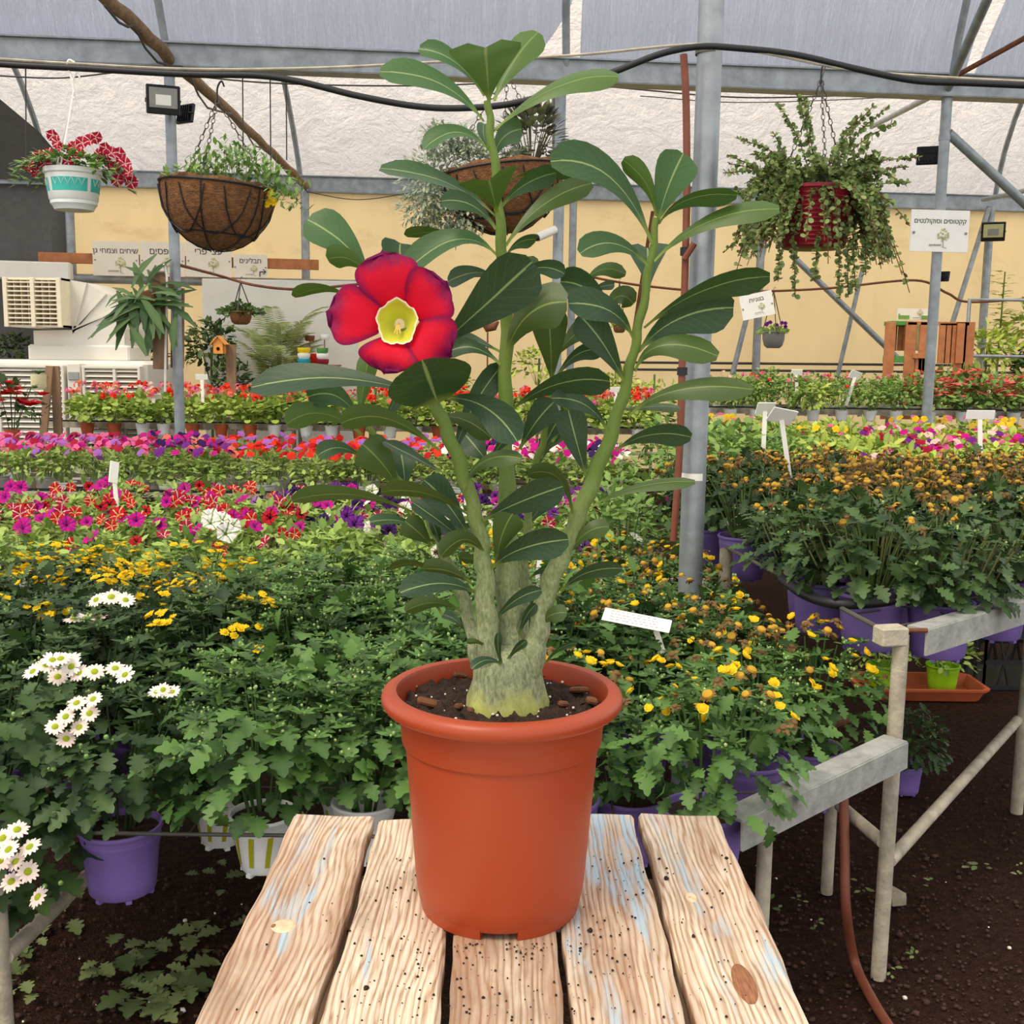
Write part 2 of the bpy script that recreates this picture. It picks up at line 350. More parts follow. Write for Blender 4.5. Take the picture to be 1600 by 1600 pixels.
def spline(pts, n=6):
    """Catmull-Rom through points"""
    pts = [Vector(p) for p in pts]; q = [pts[0]*2-pts[1]]+pts+[pts[-1]*2-pts[-2]]; out = []
    for i in range(1, len(q)-2):
        for k in range(n):
            t = k/n; a, b_, c, d = q[i-1], q[i], q[i+1], q[i+2]
            out.append(0.5*((2*b_)+(c-a)*t+(2*a-5*b_+4*c-d)*t*t+(3*b_-a-3*c+d)*t**3))
    out.append(pts[-1]); return out

# leaf templates: along +Y (0..1), width along X, Z is the upper side
def tpl(outline_half, fold=0.12, droop=0.12):
    """outline_half: [(y, halfwidth)...] from base to tip; midrib row + both sides"""
    vs = []; fs = []
    n = len(outline_half)
    for y, h in outline_half:
        z = -droop*y*y
        vs += [(-h, y, z+fold*h), (0, y, z), (h, y, z+fold*h)]
    for i in range(n-1):
        a = i*3; fs += [(a, a+1, a+4, a+3), (a+1, a+2, a+5, a+4)]
    return np.array(vs), fs
T_LANCE = tpl([(0, 0.02), (0.35, 0.16), (0.7, 0.13), (1, 0.0)])
T_OVAL = tpl([(0, 0.03), (0.3, 0.24), (0.65, 0.27), (1, 0.02)])
T_LOBED = tpl([(0, 0.025), (0.14, 0.04), (0.2, 0.19), (0.28, 0.25), (0.34, 0.13), (0.44, 0.31), (0.53, 0.36), (0.59, 0.18), (0.68, 0.3), (0.77, 0.29), (0.81, 0.15), (0.92, 0.13), (1, 0.03)], 0.22, 0.25)
T_LOBS = tpl([(0, 0.04), (0.2, 0.08), (0.32, 0.3), (0.44, 0.14), (0.6, 0.34), (0.72, 0.16), (0.85, 0.18), (1, 0.03)], 0.2, 0.2)
T_ROUND = tpl([(0, 0.2), (0.2, 0.45), (0.6, 0.52), (0.88, 0.36), (1, 0.1)], 0.15, 0.1)
T_BLADE = tpl([(0, 0.02), (0.5, 0.05), (1, 0.0)], 0.2, 0.25)
T_STRAP = tpl([(0, 0.03), (0.3, 0.07), (0.65, 0.1), (1, 0.02)], 0.2, 0.45)
T_JADE = tpl([(0, 0.06), (0.4, 0.42), (0.8, 0.36), (1, 0.06)], 0.05, 0.0)
class Foliage:
    """collects template copies as numpy arrays: a cheap way to many leaves in one mesh"""
    def __init__(s): s.V = []; s.F = []; s.T = []; s.M = []; s.n = 0
    def leaf(s, t, pos, d, up, size, wid=1.0, tone=None, mi=0):
        vs, fs = t
        d = np.asarray(d, float); d /= (np.linalg.norm(d)+1e-9); up = np.asarray(up, float)
        x = np.cross(d, up); l = np.linalg.norm(x)
        if l < 1e-3: x = np.cross(d, (1.0, 0.2, 0.1)); l = np.linalg.norm(x)
        x /= l; z = np.cross(x, d)
        s.V.append((vs*np.array([size*wid, size, size])) @ np.array([x, d, z]) + np.asarray(pos, float))
        s.F += [tuple(i+s.n for i in f) for f in fs]; s.n += len(vs)
        tn = rng.random() if tone is None else tone; s.T.append(np.where(np.abs(vs[:, 0]) < 1e-6, min(1.0, tn+.18), tn)); s.M += [mi]*len(fs)
    def raw(s, vs, fs, tone=0.5, mi=0):
        s.V.append(np.array([tuple(v) for v in vs], float)); s.F += [tuple(i+s.n for i in f) for f in fs]; s.n += len(vs)
        s.T.append(np.full(len(vs), tone)); s.M += [mi]*len(fs)
    def stem(s, pts, r, mi=0, n=4):
        b_ = MB().tube(pts, r, n, 0, False); s.raw(b_.v, b_.f, 0.4, mi)
    def mesh(s, name, mats):
        me = bpy.data.meshes.new(name); V = np.concatenate(s.V); me.from_pydata(V.tolist(), [], s.F)
        for q in (mats if isinstance(mats, (list, tuple)) else [mats]): me.materials.append(MATS[q])
        a = me.attributes.new('tone', 'FLOAT', 'POINT'); a.data.foreach_set('value', np.concatenate(s.T).astype(np.float32))
        me.polygons.foreach_set('material_index', s.M); me.polygons.foreach_set('use_smooth', [True]*len(s.F)); me.update(); return me
def rdir(): 
    v = nr.normal(size=3); return v/np.linalg.norm(v)
OBST = []                                   # (x, y, r, z0, z1): pots and poles standing in the benches
def clear_segments(a, b_, gap=.002):
    a = Vector(a); b_ = Vector(b_); n = max(8, int((b_-a).length/.006)); runs = []; cur = []
    for i in range(n+1):
        p = a.lerp(b_, i/n); hit = any((p.x-x)**2+(p.y-y)**2 < (r+gap)**2 and z0 < p.z < z1 for x, y, r, z0, z1 in OBST)
        if hit:
            if len(cur) > 3: runs.append((cur[0], cur[-1]))
            cur = []
        else: cur.append(p)
    if len(cur) > 3: runs.append((cur[0], cur[-1]))
    return runs
def text_raw(txt, size):
    cu = bpy.data.curves.new('lettering', 'FONT'); cu.body = txt; cu.size = size; cu.align_x = 'LEFT'; cu.align_y = 'CENTER'; cu.extrude = size*0.01; cu.resolution_u = 2
    o = bpy.data.objects.new('lettering', cu); COL.objects.link(o); bpy.context.view_layer.update()
    me = bpy.data.meshes.new_from_object(o.evaluated_get(bpy.context.evaluated_depsgraph_get()))
    bpy.data.objects.remove(o); bpy.data.curves.remove(cu); return me
def text_geo(txt, size):
    """Hebrew lettering, laid out right to left; the tav is a het with its own foot (its outline does not fill cleanly)"""
    rev = txt[::-1].replace('ת', 'ח'); me = text_raw(rev, size); y0 = min(v.co.y for v in text_raw('ח', size).vertices)
    b_ = MB(); b_.v = [tuple(v.co) for v in me.vertices]; b_.f = [tuple(p.vertices) for p in me.polygons]; b_.m = [0]*len(b_.f)
    for i_, ch in enumerate(txt[::-1]):
        if ch == 'ת': xr = max(v.co.x for v in text_raw(rev[:i_+1], size).vertices)-0.507*size; b_.box((xr-0.01*size, y0+0.04*size, 0), (0.13*size, 0.08*size, 0.02*size))
    xs = [v[0] for v in b_.v]; xm = (min(xs)+max(xs))/2; b_.v = [(x-xm, y, z) for x, y, z in b_.v]
    out = bpy.data.meshes.new('lettering'); out.from_pydata(b_.v, [], b_.f); out.update(); return out

# ------------------------------------------------------------------ the setting
GZ = 3.69                                    # gutter height
def gfloor(): 
    b_ = MB(); b_.grid(lambda u, v: Vector((-14+28*u, -2+26*v, 0.003*math.sin(u*61)*math.sin(v*53)+0.002*math.sin(u*190+v*90)-0.003)), 60, 60)
    return struct(b_.build('floor', 'ground'))
gfloor()
# far wall of cream film; its left bay is dark shade cloth
xl = G(104, 350, ROW2).x
def wallpiece(name, x0, x1, z0, z1, mt, dy=0.0, amp=0.015):
    b_ = MB(); b_.grid(lambda u, v: GX(x0+(x1-x0)*u, ROW2+dy, z0+(z1-z0)*v)+Vector((0, amp*math.sin(u*(x1-x0)*9)+amp*math.sin(u*(x1-x0)*23+v*4), 0)), max(4, int((x1-x0)*6)), 8)
    return struct(b_.build(name, mt))
wallpiece('wall_back', xl, 12.0, 0.0, GZ, 'film_cream'); wallpiece('wall_back_left', -12.0, xl, 0.0, GZ, 'shade_net', 0.0, 0.03)
# arched roofs: profile from a gutter towards the viewer
PROF = [(0, 0), (-0.12, 0.3), (-0.3, 0.62), (-0.6, 1.0), (-1.0, 1.35), (-1.6, 1.7), (-2.3, 1.92), (-3.05, 2.0)]
def prof(v):
    q = v*(len(PROF)-1); i = min(int(q), len(PROF)-2); t = q-i; a, b_ = PROF[i], PROF[i+1]
    return a[0]+(b_[0]-a[0])*t, a[1]+(b_[1]-a[1])*t
def roof(name, row, x0, x1, mt, v1=1.0, edge0=None, edge1=None, sag=0.03, fr=7.0):
    b_ = MB()
    def fn(u, v):
        a = x0+(edge0(v) if edge0 else 0); c = x1+(edge1(v) if edge1 else 0); x = a+(c-a)*u; dy, dz = prof(v*v1)
        k = sag*math.sin(x*fr)+0.4*sag*math.sin(x*fr*2.7+v*9)
        return GX(x, row+dy, GZ+0.08+dz)+Vector((0, -k*(0.3+v), k*0.3))
    b_.grid(fn, max(6, int((x1-x0)*7)), 22); return struct(b_.build(name, mt))
roof('ceiling_far', ROW2, -9.5, 11, 'film_white')
gl, gr_ = G(832, 90, ROW1).x, G(906, 90, ROW1).x
roof('ceiling_near_left', ROW1, -6.5, gl, 'film_blue', 0.9, None, lambda v: min(1.1*v**0.8, .86*(gr_-gl)), 0.05, 5.0)
g3, g4 = G(1510, 60, ROW1).x, G(1524, 60, ROW1).x
roof('ceiling_near_middle', ROW1, gr_, g3, 'film_blue', 0.9, None, lambda v: 0.2*v, 0.04, 5.0)
roof('ceiling_near_right', ROW1, g4, 7.5, 'film_blue', 0.9, lambda v: 0.45*v, None, 0.04, 5.0)
# dark shade sheet in the upper left of the far roof
b_ = MB(); A = G(-30, 130, ROW2-1.05); Bq = G(100, 252, ROW2-0.24); Cq = G(100, 285, ROW2-0.155); D = G(-30, 278, ROW2-0.155); Eq = G(60, 205, ROW2-0.6)
b_.add([A, Eq, Bq, Cq, D], [(0, 4, 3, 2, 1)]); b_.add([p+Vector((0, 0.01, 0)) for p in (A, Eq, Bq, Cq, D)], [(0, 1, 2, 3, 4)])
tag(b_.build('shade_cloth', 'shade_net'), 'dark grey shade cloth across the roof corner above the air cooler', 'shade cloth')
# gutters: folded steel channel
def gutter(name, row, x0, x1, h, dp):
    b_ = MB(); a, c = GX(x0, row, GZ), GX(x1, row, GZ)
    b_.bar(a-Vector((0, dp/2, 0)), c-Vector((0, dp/2, 0)), 0.012, h); b_.bar(a+Vector((0, 0, -h/2)), c+Vector((0, 0, -h/2)), dp, 0.012)
    b_.bar(a+Vector((0, -dp/2-0.02, h/2)), c+Vector((0, -dp/2-0.02, h/2)), 0.05, 0.012); b_.bar(a+Vector((0, dp/2, 0)), c+Vector((0, dp/2, 0)), 0.012, h)
    return struct(b_.build(name, 'galv', smooth=False))
gutter('trim_1', ROW1, -7, 8, 0.155, 0.16); gutter('trim_2', ROW2, -10, 12, 0.19, 0.2)
# roof hoops
k = 1
def hoop(row, px, py, v1=0.55, r=0.035, nm='roof_hoop', lab=None):
    x = G(px, py, row).x; pts = []
    for i in range(13):
        dy, dz = prof(i/12*v1); pts.append(GX(x-0.03*i*0.2, row+dy-0.06, GZ+0.03+dz))
    return tag(MB().tube(pts, r, 8).build(nm, 'galv'), lab, 'roof hoop')
for px, lab in ((82, 'curved steel roof hoop above the white and teal hanging pot'), (472, 'curved steel roof hoop rising beside the timber tie pole'),
                (868, 'curved steel roof hoop behind the basket of purple coleus'), (1552, 'curved steel roof hoop above the far floodlight')):
    hoop(ROW2, px, 300, lab=lab)
for px, lab in ((265, 'near roof hoop over the post with two floodlights'), (884, 'near roof hoop beside the bright gap in the blue roof film'), (1484, 'near roof hoop over the cactus sign post')):
    hoop(ROW1, px, 110, 0.8, 0.03, lab=lab)
# steel posts
def post(px, py, row, r, label, top=GZ-0.05, name='steel_post', bands=()):
    p = G(px, py, row); t = thing(name, label, 'post', (p.x, p.y, 0))
    MB().tube([(p.x, p.y, 0), (p.x, p.y, top)], r, 16).build('pole', 'galv', t)
    for z in bands: MB().tube([(p.x, p.y, z-0.02), (p.x, p.y, z+0.02)], r+0.004, 16).build('clamp', 'galv', t)
    return p
pL = post(273, 400, ROW1, 0.04, 'galvanised post carrying two floodlights beside weathered boards', bands=(2.9, 3.4))
pM = post(873, 330, ROW1, 0.042, 'galvanised post behind the plant with a small white camera', bands=(2.75,))
pR = post(1464, 400, ROW1, 0.042, 'galvanised post carrying the cactus and succulent sign', bands=(3.3,))
for px, lab in ((110, 'far wall post rising behind the white air cooler'), (477, 'far wall post with brown pipe beside the signs'), (895, 'far wall post showing right behind the small camera'),
                (1190, 'far wall post behind the tilted white sign'), (1546, 'far wall post holding a floodlight near the leafy shrub')):
    post(px, 360, ROW2-0.12, 0.055 if px != 895 else 0.05, lab)
# the big pole close by
NP = P(1085, 700, 3.42); t = thing('steel_post', 'thick galvanised pole standing among the benches with a white tape band', 'post', (NP.x, NP.y, 0))
ptop = P(1107, 0, 3.42); ptop.z = 3.7; lean = Vector((0.0, 0, 0))
MB().tube([(NP.x, NP.y, 0), (NP.x+0.006, NP.y, 3.7)], 0.0375, 28).build('pole', 'galv', t)
zb = P(1085, 745, 3.40).z
MB().lathe([(0.0385, zb-0.011), (0.0385, zb+0.011)], 28, (NP.x, NP.y, 0), capb=False).build('tape_band', 'white_plastic', t)
zt = P(1098, 78, 3.40).z
MB().lathe([(0.039, zt-0.008), (0.039, zt+0.008)], 20, (NP.x, NP.y, 0), capb=False).build('wire_tie', 'wire', t)
# brown water pipe along the big pole
wp = [P(1052, 845, 3.36), P(1062, 700, 3.36), P(1066, 560, 3.36), P(1070, 440, 3.37), P(1073, 300, 3.37), P(1072, 160, 3.37), P(1068, 85, 3.37)]
t = thing('water_pipe', 'thin brown plastic pipe running up beside the thick pole', 'pipe', wp[0])
MB().tube(spline(wp, 4), 0.011, 10).build('pipe', 'brown_pipe', t)
MB().tube([P(1069, 405, 3.35), P(1085, 380, 3.34)], 0.01, 8).build('branch', 'brown_pipe', t)
for yy in (393, 580): q = P(1071 if yy < 500 else 1066, yy, 3.36); MB().tube([q-Vector((0, 0, .012)), q+Vector((0, 0, .012))], 0.016, 10).build('clip', 'black_plastic', t)
# ties and braces
def pole(name, a, b_, r, mt, label, cat='brace'):
    return tag(MB().tube([a, b_], r, 10).build(name, mt), label, cat)
pts = spline([G(150, -18, ROW1-1.2), G(268, 92, ROW1-0.05), P(390, 205, 12.1), G(478, 290, ROW2-0.2)], 8)
t = thing('tie_pole', 'rough bark covered timber tie pole crossing the roof to the signs', 'pole', pts[-1]); MB().tube([p+Vector((rng.gauss(0, .008), 0, rng.gauss(0, .008))) for p in pts], [0.046]*len(pts), 9).build('timber', 'bark_pole', t)
MB().tube([p+Vector((0.05+0.03*math.sin(i), 0, -0.1-0.05*math.sin(i*1.3))) for i, p in enumerate(pts)], 0.009, 6).build('cable', 'cable_grey', t)
pole('roof_brace', G(1470, 142, ROW1), G(1362, 198, ROW1+4), 0.028, 'galv', 'thin brace from the cactus sign post behind the jade plant')
pole('roof_brace', G(1482, 208, ROW1), G(1660, 372, ROW1+0.3), 0.04, 'galv', 'thick slanting brace running down from the cactus sign post')
pole('roof_brace', G(1478, 145, ROW1), G(1560, -40, ROW1-1.5), 0.035, 'galv', 'brace rising from the top of the cactus sign post')
pole('roof_brace', G(1495, 118, ROW1-.16), G(1640, 38, ROW1-.7), 0.02, 'rust', 'thin rusty rod above the cactus sign post')
pole('wall_brace', G(1236, 398, ROW2-0.3), G(1405, 562, ROW2-0.3), 0.04, 'galv', 'slanting brace below the jade plant basket on the far wall')
pole('wall_brace', G(1545, 325, ROW2-0.2), G(1488, 505, ROW2-0.2), 0.035, 'galv', 'leaning strut between the two right hand posts')
pole('wall_brace', G(1196, 380, ROW2-0.3), G(1143, 590, ROW2-0.3), 0.035, 'galv', 'dark leaning strut beside the tilted white sign')
pole('wall_brace', G(1348, 420, ROW2-0.1), G(1308, 590, ROW2-0.1), 0.03, 'galv', 'dark leaning strut right of the grey hanging pot')
pole('wall_brace', G(1020, 330, ROW2-0.1), G(990, 520, ROW2-0.1), 0.025, 'rust', 'thin rusty rod behind the right hand plant stem')
pole('wall_brace', G(1536, 312, ROW2-0.3), G(1640, 290, ROW2-2), 0.03, 'galv', 'brace meeting the gutter at the far floodlight post')
pole('wall_rail', G(-20, 432, ROW2-0.25), G(620, 446, ROW2-0.25), 0.06, 'galv', 'grey horizontal rail under the row of signs', 'rail')
pole('wall_rail', G(960, 566, ROW2-0.05), G(1640, 572, ROW2-0.05), 0.018, 'cable_grey', 'upper thin wire low on the cream wall', 'wire')
pole('wall_rail', G(960, 577, ROW2-0.05), G(1640, 583, ROW2-0.05), 0.018, 'cable_grey', 'lower thin wire low on the cream wall', 'wire')
def cable(name, pts, r, mt, label, cat='cable', n=6): return tag(MB().tube(spline(pts, 8), r, n).build(name, mt), label, cat)
Q = 3.3
cable('irrigation_hose', [P(-60, 92, Q), P(0, 100, Q), P(130, 107, Q), P(290, 116, Q), P(400, 118, Q), P(470, 128, Q), P(560, 150, Q), P(650, 166, Q), P(720, 169, Q), P(800, 162, Q), P(880, 140, Q), P(960, 112, Q), P(1030, 85, Q), P(1090, 73, Q), P(1150, 75, Q), P(1240, 85, Q), P(1340, 108, Q), P(1430, 126, Q), P(1520, 130, Q), P(1660, 136, Q)], 0.0092, 'black_plastic', 'thick black irrigation hose sagging across under the roof', 'hose', 10)
cable('cable', [P(-60, 88, Q), P(110, 99, Q), P(300, 108, Q), P(500, 106, Q), P(700, 96, Q), P(900, 86, Q), P(1095, 69, Q), P(1200, 84, Q), P(1330, 109, Q), P(1480, 121, Q), P(1660, 130, Q)], 0.004, 'pipe_worn', 'pale support wire that carries the black hose', 'cable')
cable('cable', [G(-40, 116, 10), G(90, 122, 10), G(200, 112, 10), G(290, 118, 10), G(430, 130, 10), G(640, 134, 10), G(860, 126, 10)], 0.007, 'cable_grey', 'dark cable strung left of the middle post', 'cable')
cable('cable', [G(880, 128, 10), G(1000, 140, 10), G(1150, 152, 10), G(1300, 150, 10), G(1465, 142, 10), G(1560, 154, 10), G(1660, 156, 10)], 0.007, 'cable_grey', 'dark cable strung right of the middle post', 'cable')
cable('cable', [G(1000, 150, 11), G(1150, 160, 11), G(1350, 154, 11), G(1470, 144, 11)], 0.005, 'cable_grey', 'thin wire under the gutter right of the thick pole', 'cable')
cable('water_line', [G(700, 432, 13.5), G(790, 430, 13.5), G(875, 424, 13.5), G(950, 438, 13.5), G(1010, 447, 13.5), G(1100, 455, 13.5), G(1200, 455, 13.5), G(1300, 450, 13.5), G(1430, 438, 13.5), G(1480, 458, 13.5), G(1520, 472, 13.5), G(1660, 462, 13.5)], 0.016, 'rust', 'brown water line strung across the cream wall', 'hose')
WLPTS = [Vector((pL.x+.03, pL.y, G(283, 414, ROW1).z)), G(340, 430, 11), G(400, 446, 11), G(470, 452, 11), G(560, 444, 11)]; WLINE = spline(WLPTS, 8)
cable('water_line', WLPTS, 0.013, 'rust', 'brown water line strung below the signs', 'hose')
cable('cable', [G(480, 300, ROW2-.3), G(560, 312, ROW2-.3), G(650, 300, ROW2-.3)], 0.006, 'cable_grey', 'thin wire sagging below the far gutter', 'cable')
for px, lab in ((40, 'thin hanging rod above the petunia pot'), (422, 'hanging rod left of the far roof hoop'), (379, 'hanging rod above the coir basket'), (447, 'hanging rod right beside the far roof hoop')):
    pole('hanging_rod', G(px, 100, ROW1+.1), G(px+1, 250, ROW1+.1), 0.005, 'cable_grey', lab, 'rod')

# ------------------------------------------------------------------ the plank table
TZ = 0.95
tab = thing('plank_table', 'rustic plank table with flaking blue paint under the terracotta pot', 'table', (0, 0.8, 0))
pw, pg = 0.0970, 0.0075; ends = [1.262, 1.254, 1.262, 1.272, 1.276]; pain = [-0.02, 0.02, 0.0, 0.05, 0.11]
for i in range(5):
    x0 = -0.2585+i*(pw+pg); y0, y1 = 0.22, ends[i]; b_ = MB(); n = 40; rows = []
    wob = [rng.uniform(0, 6) for _ in range(4)]
    for j in range(n+1):
        y = y0+(y1-y0)*j/n; e0 = 0.0016*math.sin(y*19+wob[0])+0.0008*math.sin(y*71+wob[1]); e1 = 0.0016*math.sin(y*17+wob[2])+0.0009*math.sin(y*63+wob[3])
        a, c = x0+e0, x0+pw+e1; zz = TZ+0.0006*math.sin(y*8+i)
        prof_ = [(a+.0015, TZ-.022), (a, TZ-.019), (a, TZ-.0035), (a+.0035, zz), (a+pw*.3, zz+.0004), (a+pw*.6, zz), (c-.0035, zz), (c, TZ-.0035), (c, TZ-.019), (c-.0015, TZ-.022)]
        yy = y+(0.002*math.sin(i*3)) if j == n else y
        rows.append([(px_-(x0+pw/2), yy-0.75+(0.0035*math.sin(px_*190+i*2) if j == n else 0), z-TZ) for px_, z in prof_])
    m_ = len(rows[0]); b_.add([p for r in rows for p in r], [(j*m_+k_, j*m_+(k_+1) % m_, (j+1)*m_+(k_+1) % m_, (j+1)*m_+k_) for j in range(n) for k_ in range(m_)]+[tuple(range(m_)), tuple(range(n*m_+m_-1, n*m_-1, -1))])
    b_.f = [tuple(reversed(f)) for f in b_.f]
    o = b_.build('plank', 'plank_wood', tab); o.location = (x0+pw/2, 0.75, TZ); o['paint'] = pain[i]
for y in (0.4, 1.13): MB().box((0, y, TZ-0.022-0.02), (0.5, 0.05, 0.04), bev=0.003).build('cross_batten', 'old_timber', tab)
for x in (-0.21, 0.21):
    for y in (0.4, 1.13): MB().box((x, y, (TZ-0.042)/2), (0.06, 0.06, TZ-0.042), bev=0.004).build('leg', 'old_timber', tab)
# knots and nail marks on the planks
def knot(px, py, rx, ry, mt, nm): 
    p = PZ(px, py, TZ+0.0008); b_ = MB(); b_.lathe([(rx, -0.0008), (rx*0.9, 0.0003), (rx*0.5, 0.0007), (0.0002, 0.0005)], 20); b_.v = [(x+p.x, y*ry/rx+p.y, z+p.z) for x, y, z in b_.v]
    o = b_.build(nm, mt, tab)
plain('knot_pale', C(226, 196, 160), 0.8, var=0.2, vscale=150); plain('knot_brown', C(146, 98, 66), 0.85, var=0.35, vscale=60, vs3=(8, 1, 1))
knot(1080, 1402, 0.006, 0.010, 'knot_pale', 'knot'); knot(1163, 1535, 0.010, 0.032, 'knot_brown', 'knot'); knot(443, 1447, 0.013, 0.014, 'knot_pale', 'knot'); knot(428, 1447, 0.003, 0.005, 'knot_brown', 'knot')
# loose crumbs of soil on the table
f_ = Foliage()
for i in range(620):
    if i < 500: px, py = rng.gauss(700, 110) if i % 2 else rng.gauss(950, 130), rng.uniform(1330, 1595)
    else: px, py = rng.gauss(800, 90), rng.gauss(1475, 14)
    p = PZ(px, py, TZ+0.001)
    if abs(p.x) > 0.25 or p.y > 1.25 or ((p.x+.0075)**2+(p.y-1.057)**2) < 0.0072: continue
    if ((p.x+0.2585) % (pw+pg)) > pw-0.004: continue
    r = rng.choice((0.0004, 0.0005, 0.0007, 0.0009, 0.0012)) * (2.2 if rng.random() < 0.03 else 1)
    b_ = MB(); b_.lathe([(r*.7, -r*.4), (r, r*.2), (r*.6, r*.9), (0.0001, r*1.1)], 6); f_.raw([(x*rng.uniform(.7, 1.5)+p.x, y*rng.uniform(.7, 1.5)+p.y, z+p.z) for x, y, z in b_.v], b_.f)
o = place('soil_crumbs', f_.mesh('soil_crumbs', 'soil')); o['kind'] = 'stuff'; tag(o, 'dark crumbs of potting soil scattered over the plank table', 'soil')

# ------------------------------------------------------------------ the potted desert rose
PX, PY = -0.0075, 1.057
rose = thing('potted_desert_rose', 'tall desert rose with one red flower in a terracotta coloured pot', 'potted plant', (PX, PY, TZ))
H = 0.226
prof_ = [(0.0805, 0.008), (0.0825, 0.012), (0.0855, 0.03), (0.0958, 0.168), (0.0960, 0.1715), (0.0990, 0.1725), (0.0998, 0.1755), (0.1015, 0.204), (0.1035, 0.2095), (0.1120, 0.2085), (0.1168, 0.2095), (0.1192, 0.213), (0.1198, 0.2175), (0.1182, 0.2222), (0.1140, 0.2252), (0.1085, 0.2262), (0.1050, 0.2250), (0.1035, 0.221), (0.1010, 0.19)]
pot = MB().lathe(prof_, 72, (PX, PY, TZ)).build('pot', 'terracotta_plastic', rose)
for k in range(3):                          # foot ring in segments with drainage gaps
    b_ = MB(); a0 = math.radians(-90+13+120*k); a1 = a0+math.radians(94)
    def ring(u, v):
        a = a0+(a1-a0)*u; r, z = [(0.0829, 0.0145), (0.0798, 0.0), (0.0720, 0.0), (0.0720, 0.0145)][int(round(v*3))]
        return Vector((PX+r*math.cos(a), PY+r*math.sin(a), TZ+z))
    b_.grid(ring, 18, 3); n = len(b_.v); b_.add([ring(0, i/3) for i in range(4)], [(0, 1, 2, 3)]); b_.add([ring(1, i/3) for i in range(4)], [(3, 2, 1, 0)])
    b_.build('foot', 'terracotta_plastic', pot)
SZ = TZ+0.2075
def soilf(u, v):
    r = 0.1000*u; a = 6.28318*v; x, y = r*math.cos(a), r*math.sin(a)
    z = 0.004*math.sin(x*150+1)*math.sin(y*130)+0.003*math.sin(x*320+y*210)+rng.gauss(0, 0.0012)*(u < 0.97)+0.004*(1-u)
    return Vector((PX+x, PY+y, SZ+z))
MB().grid(soilf, 26, 80).build('soil', 'soil', rose)
f_ = Foliage(); f2 = Foliage()
for i in range(55):
    a = rng.uniform(0, 6.283); r = 0.099*math.sqrt(rng.random()); 
    if r < 0.04: continue
    s = rng.uniform(0.0006, 0.0014); b_ = MB().lathe([(s*.6, -s), (s, 0), (s*.6, s*.8), (0.0001, s)], 6); (f_ if rng.random() < 0.6 else f2).raw([(x*1.2+PX+r*math.cos(a), y+PY+r*math.sin(a), z+SZ+0.005) for x, y, z in b_.v], b_.f)
place('perlite_grains', f_.mesh('perlite', 'perlite'), rose, kind='stuff')
for px, py, l, wd, an in ((672, 1098, .026, .010, .3), (717, 1104, .014, .006, 1.2), (905, 1078, .022, .012, 2.2), (720, 1055, .02, .005, .8), (925, 1095, .012, .009, .2), (735, 1110, .010, .006, 2.0), (880, 1100, .016, .006, 1.0)):
    p = PZ(px, py, SZ+0.006); MB().box(p, (l, wd, 0.006), Euler((.25, .3, an)).to_matrix(), bev=0.0018).build('bark_chip', 'bark_chip', rose)
place('soil_crumbs', f2.mesh('crumbs', 'bark_chip'), rose, kind='stuff')

def stempts(lst, dz=0.0, n=5):
    """(px, py, width_px, dy) -> smooth centre line and radii at the plant's depth"""
    P3 = [P(a, b_, PY+d+dz) for a, b_, wd, d in lst]; rr = [0.5*wd*((p-CAM).dot(FWD))/FPX for (a, b_, wd, d), p in zip(lst, P3)]
    S = spline(P3, n); R = []
    for i in range(len(S)):
        q = i/n; j = min(int(q), len(rr)-2); R.append(rr[j]+(rr[j+1]-rr[j])*(q-j))
    return S, R
STEMS = {
 'A': [(797, 1090, 40, .0), (799, 1035, 46, .0), (797, 960, 44, .0), (792, 900, 38, 0), (792, 800, 29, 0), (790, 700, 24, 0), (790, 600, 22, 0), (791, 500, 21, 0), (787, 420, 20, 0), (781, 350, 16, -.005), (774, 270, 14, -.005), (766, 200, 13, -.005), (763, 158, 11, -.005)],
 'B': [(812, 1085, 36, -.008), (833, 1025, 40, -.012), (841, 985, 33, -.012), (853, 930, 30, -.01), (868, 890, 30, -.008), (888, 845, 28, 0), (908, 795, 27, .005), (932, 735, 25, .01), (957, 672, 22, .012), (978, 600, 17, .012), (992, 540, 15, .01), (1004, 480, 14, .008), (1016, 410, 13, .005), (1027, 340, 11, 0)],
 'C': [(775, 1085, 36, -.014), (764, 1020, 40, -.022), (760, 960, 33, -.025), (757, 900, 29, -.026), (752, 850, 25, -.028), (740, 795, 23, -.03), (722, 735, 22, -.034), (703, 685, 22, -.036), (684, 640, 20, -.038), (670, 600, 15, -.04), (660, 575, 11, -.04)],
 'D': [(768, 1080, 26, .012), (748, 1025, 30, .022), (735, 975, 21, .03), (722, 930, 19, .032), (705, 890, 17, .034), (688, 850, 16, .034), (670, 808, 15, .032), (648, 778, 13, .03), (620, 745, 10, .028), (598, 712, 9, .026), (580, 672, 9, .025), (568, 645, 7, .024)],
 'E': [(808, 1080, 30, .02), (818, 960, 20, .035), (820, 880, 15, .038), (826, 800, 13, .04), (836, 735, 12, .04), (848, 690, 11, .04), (858, 640, 10, .038), (862, 598, 8, .035)],
}
def wob(S, R, ph):
    return [s+Vector((0.0012*math.sin(i*1.1+ph), 0, 0)) for i, s in enumerate(S)], [r*(1+0.05*math.sin(i*1.7+ph)) for i, r in enumerate(R)]
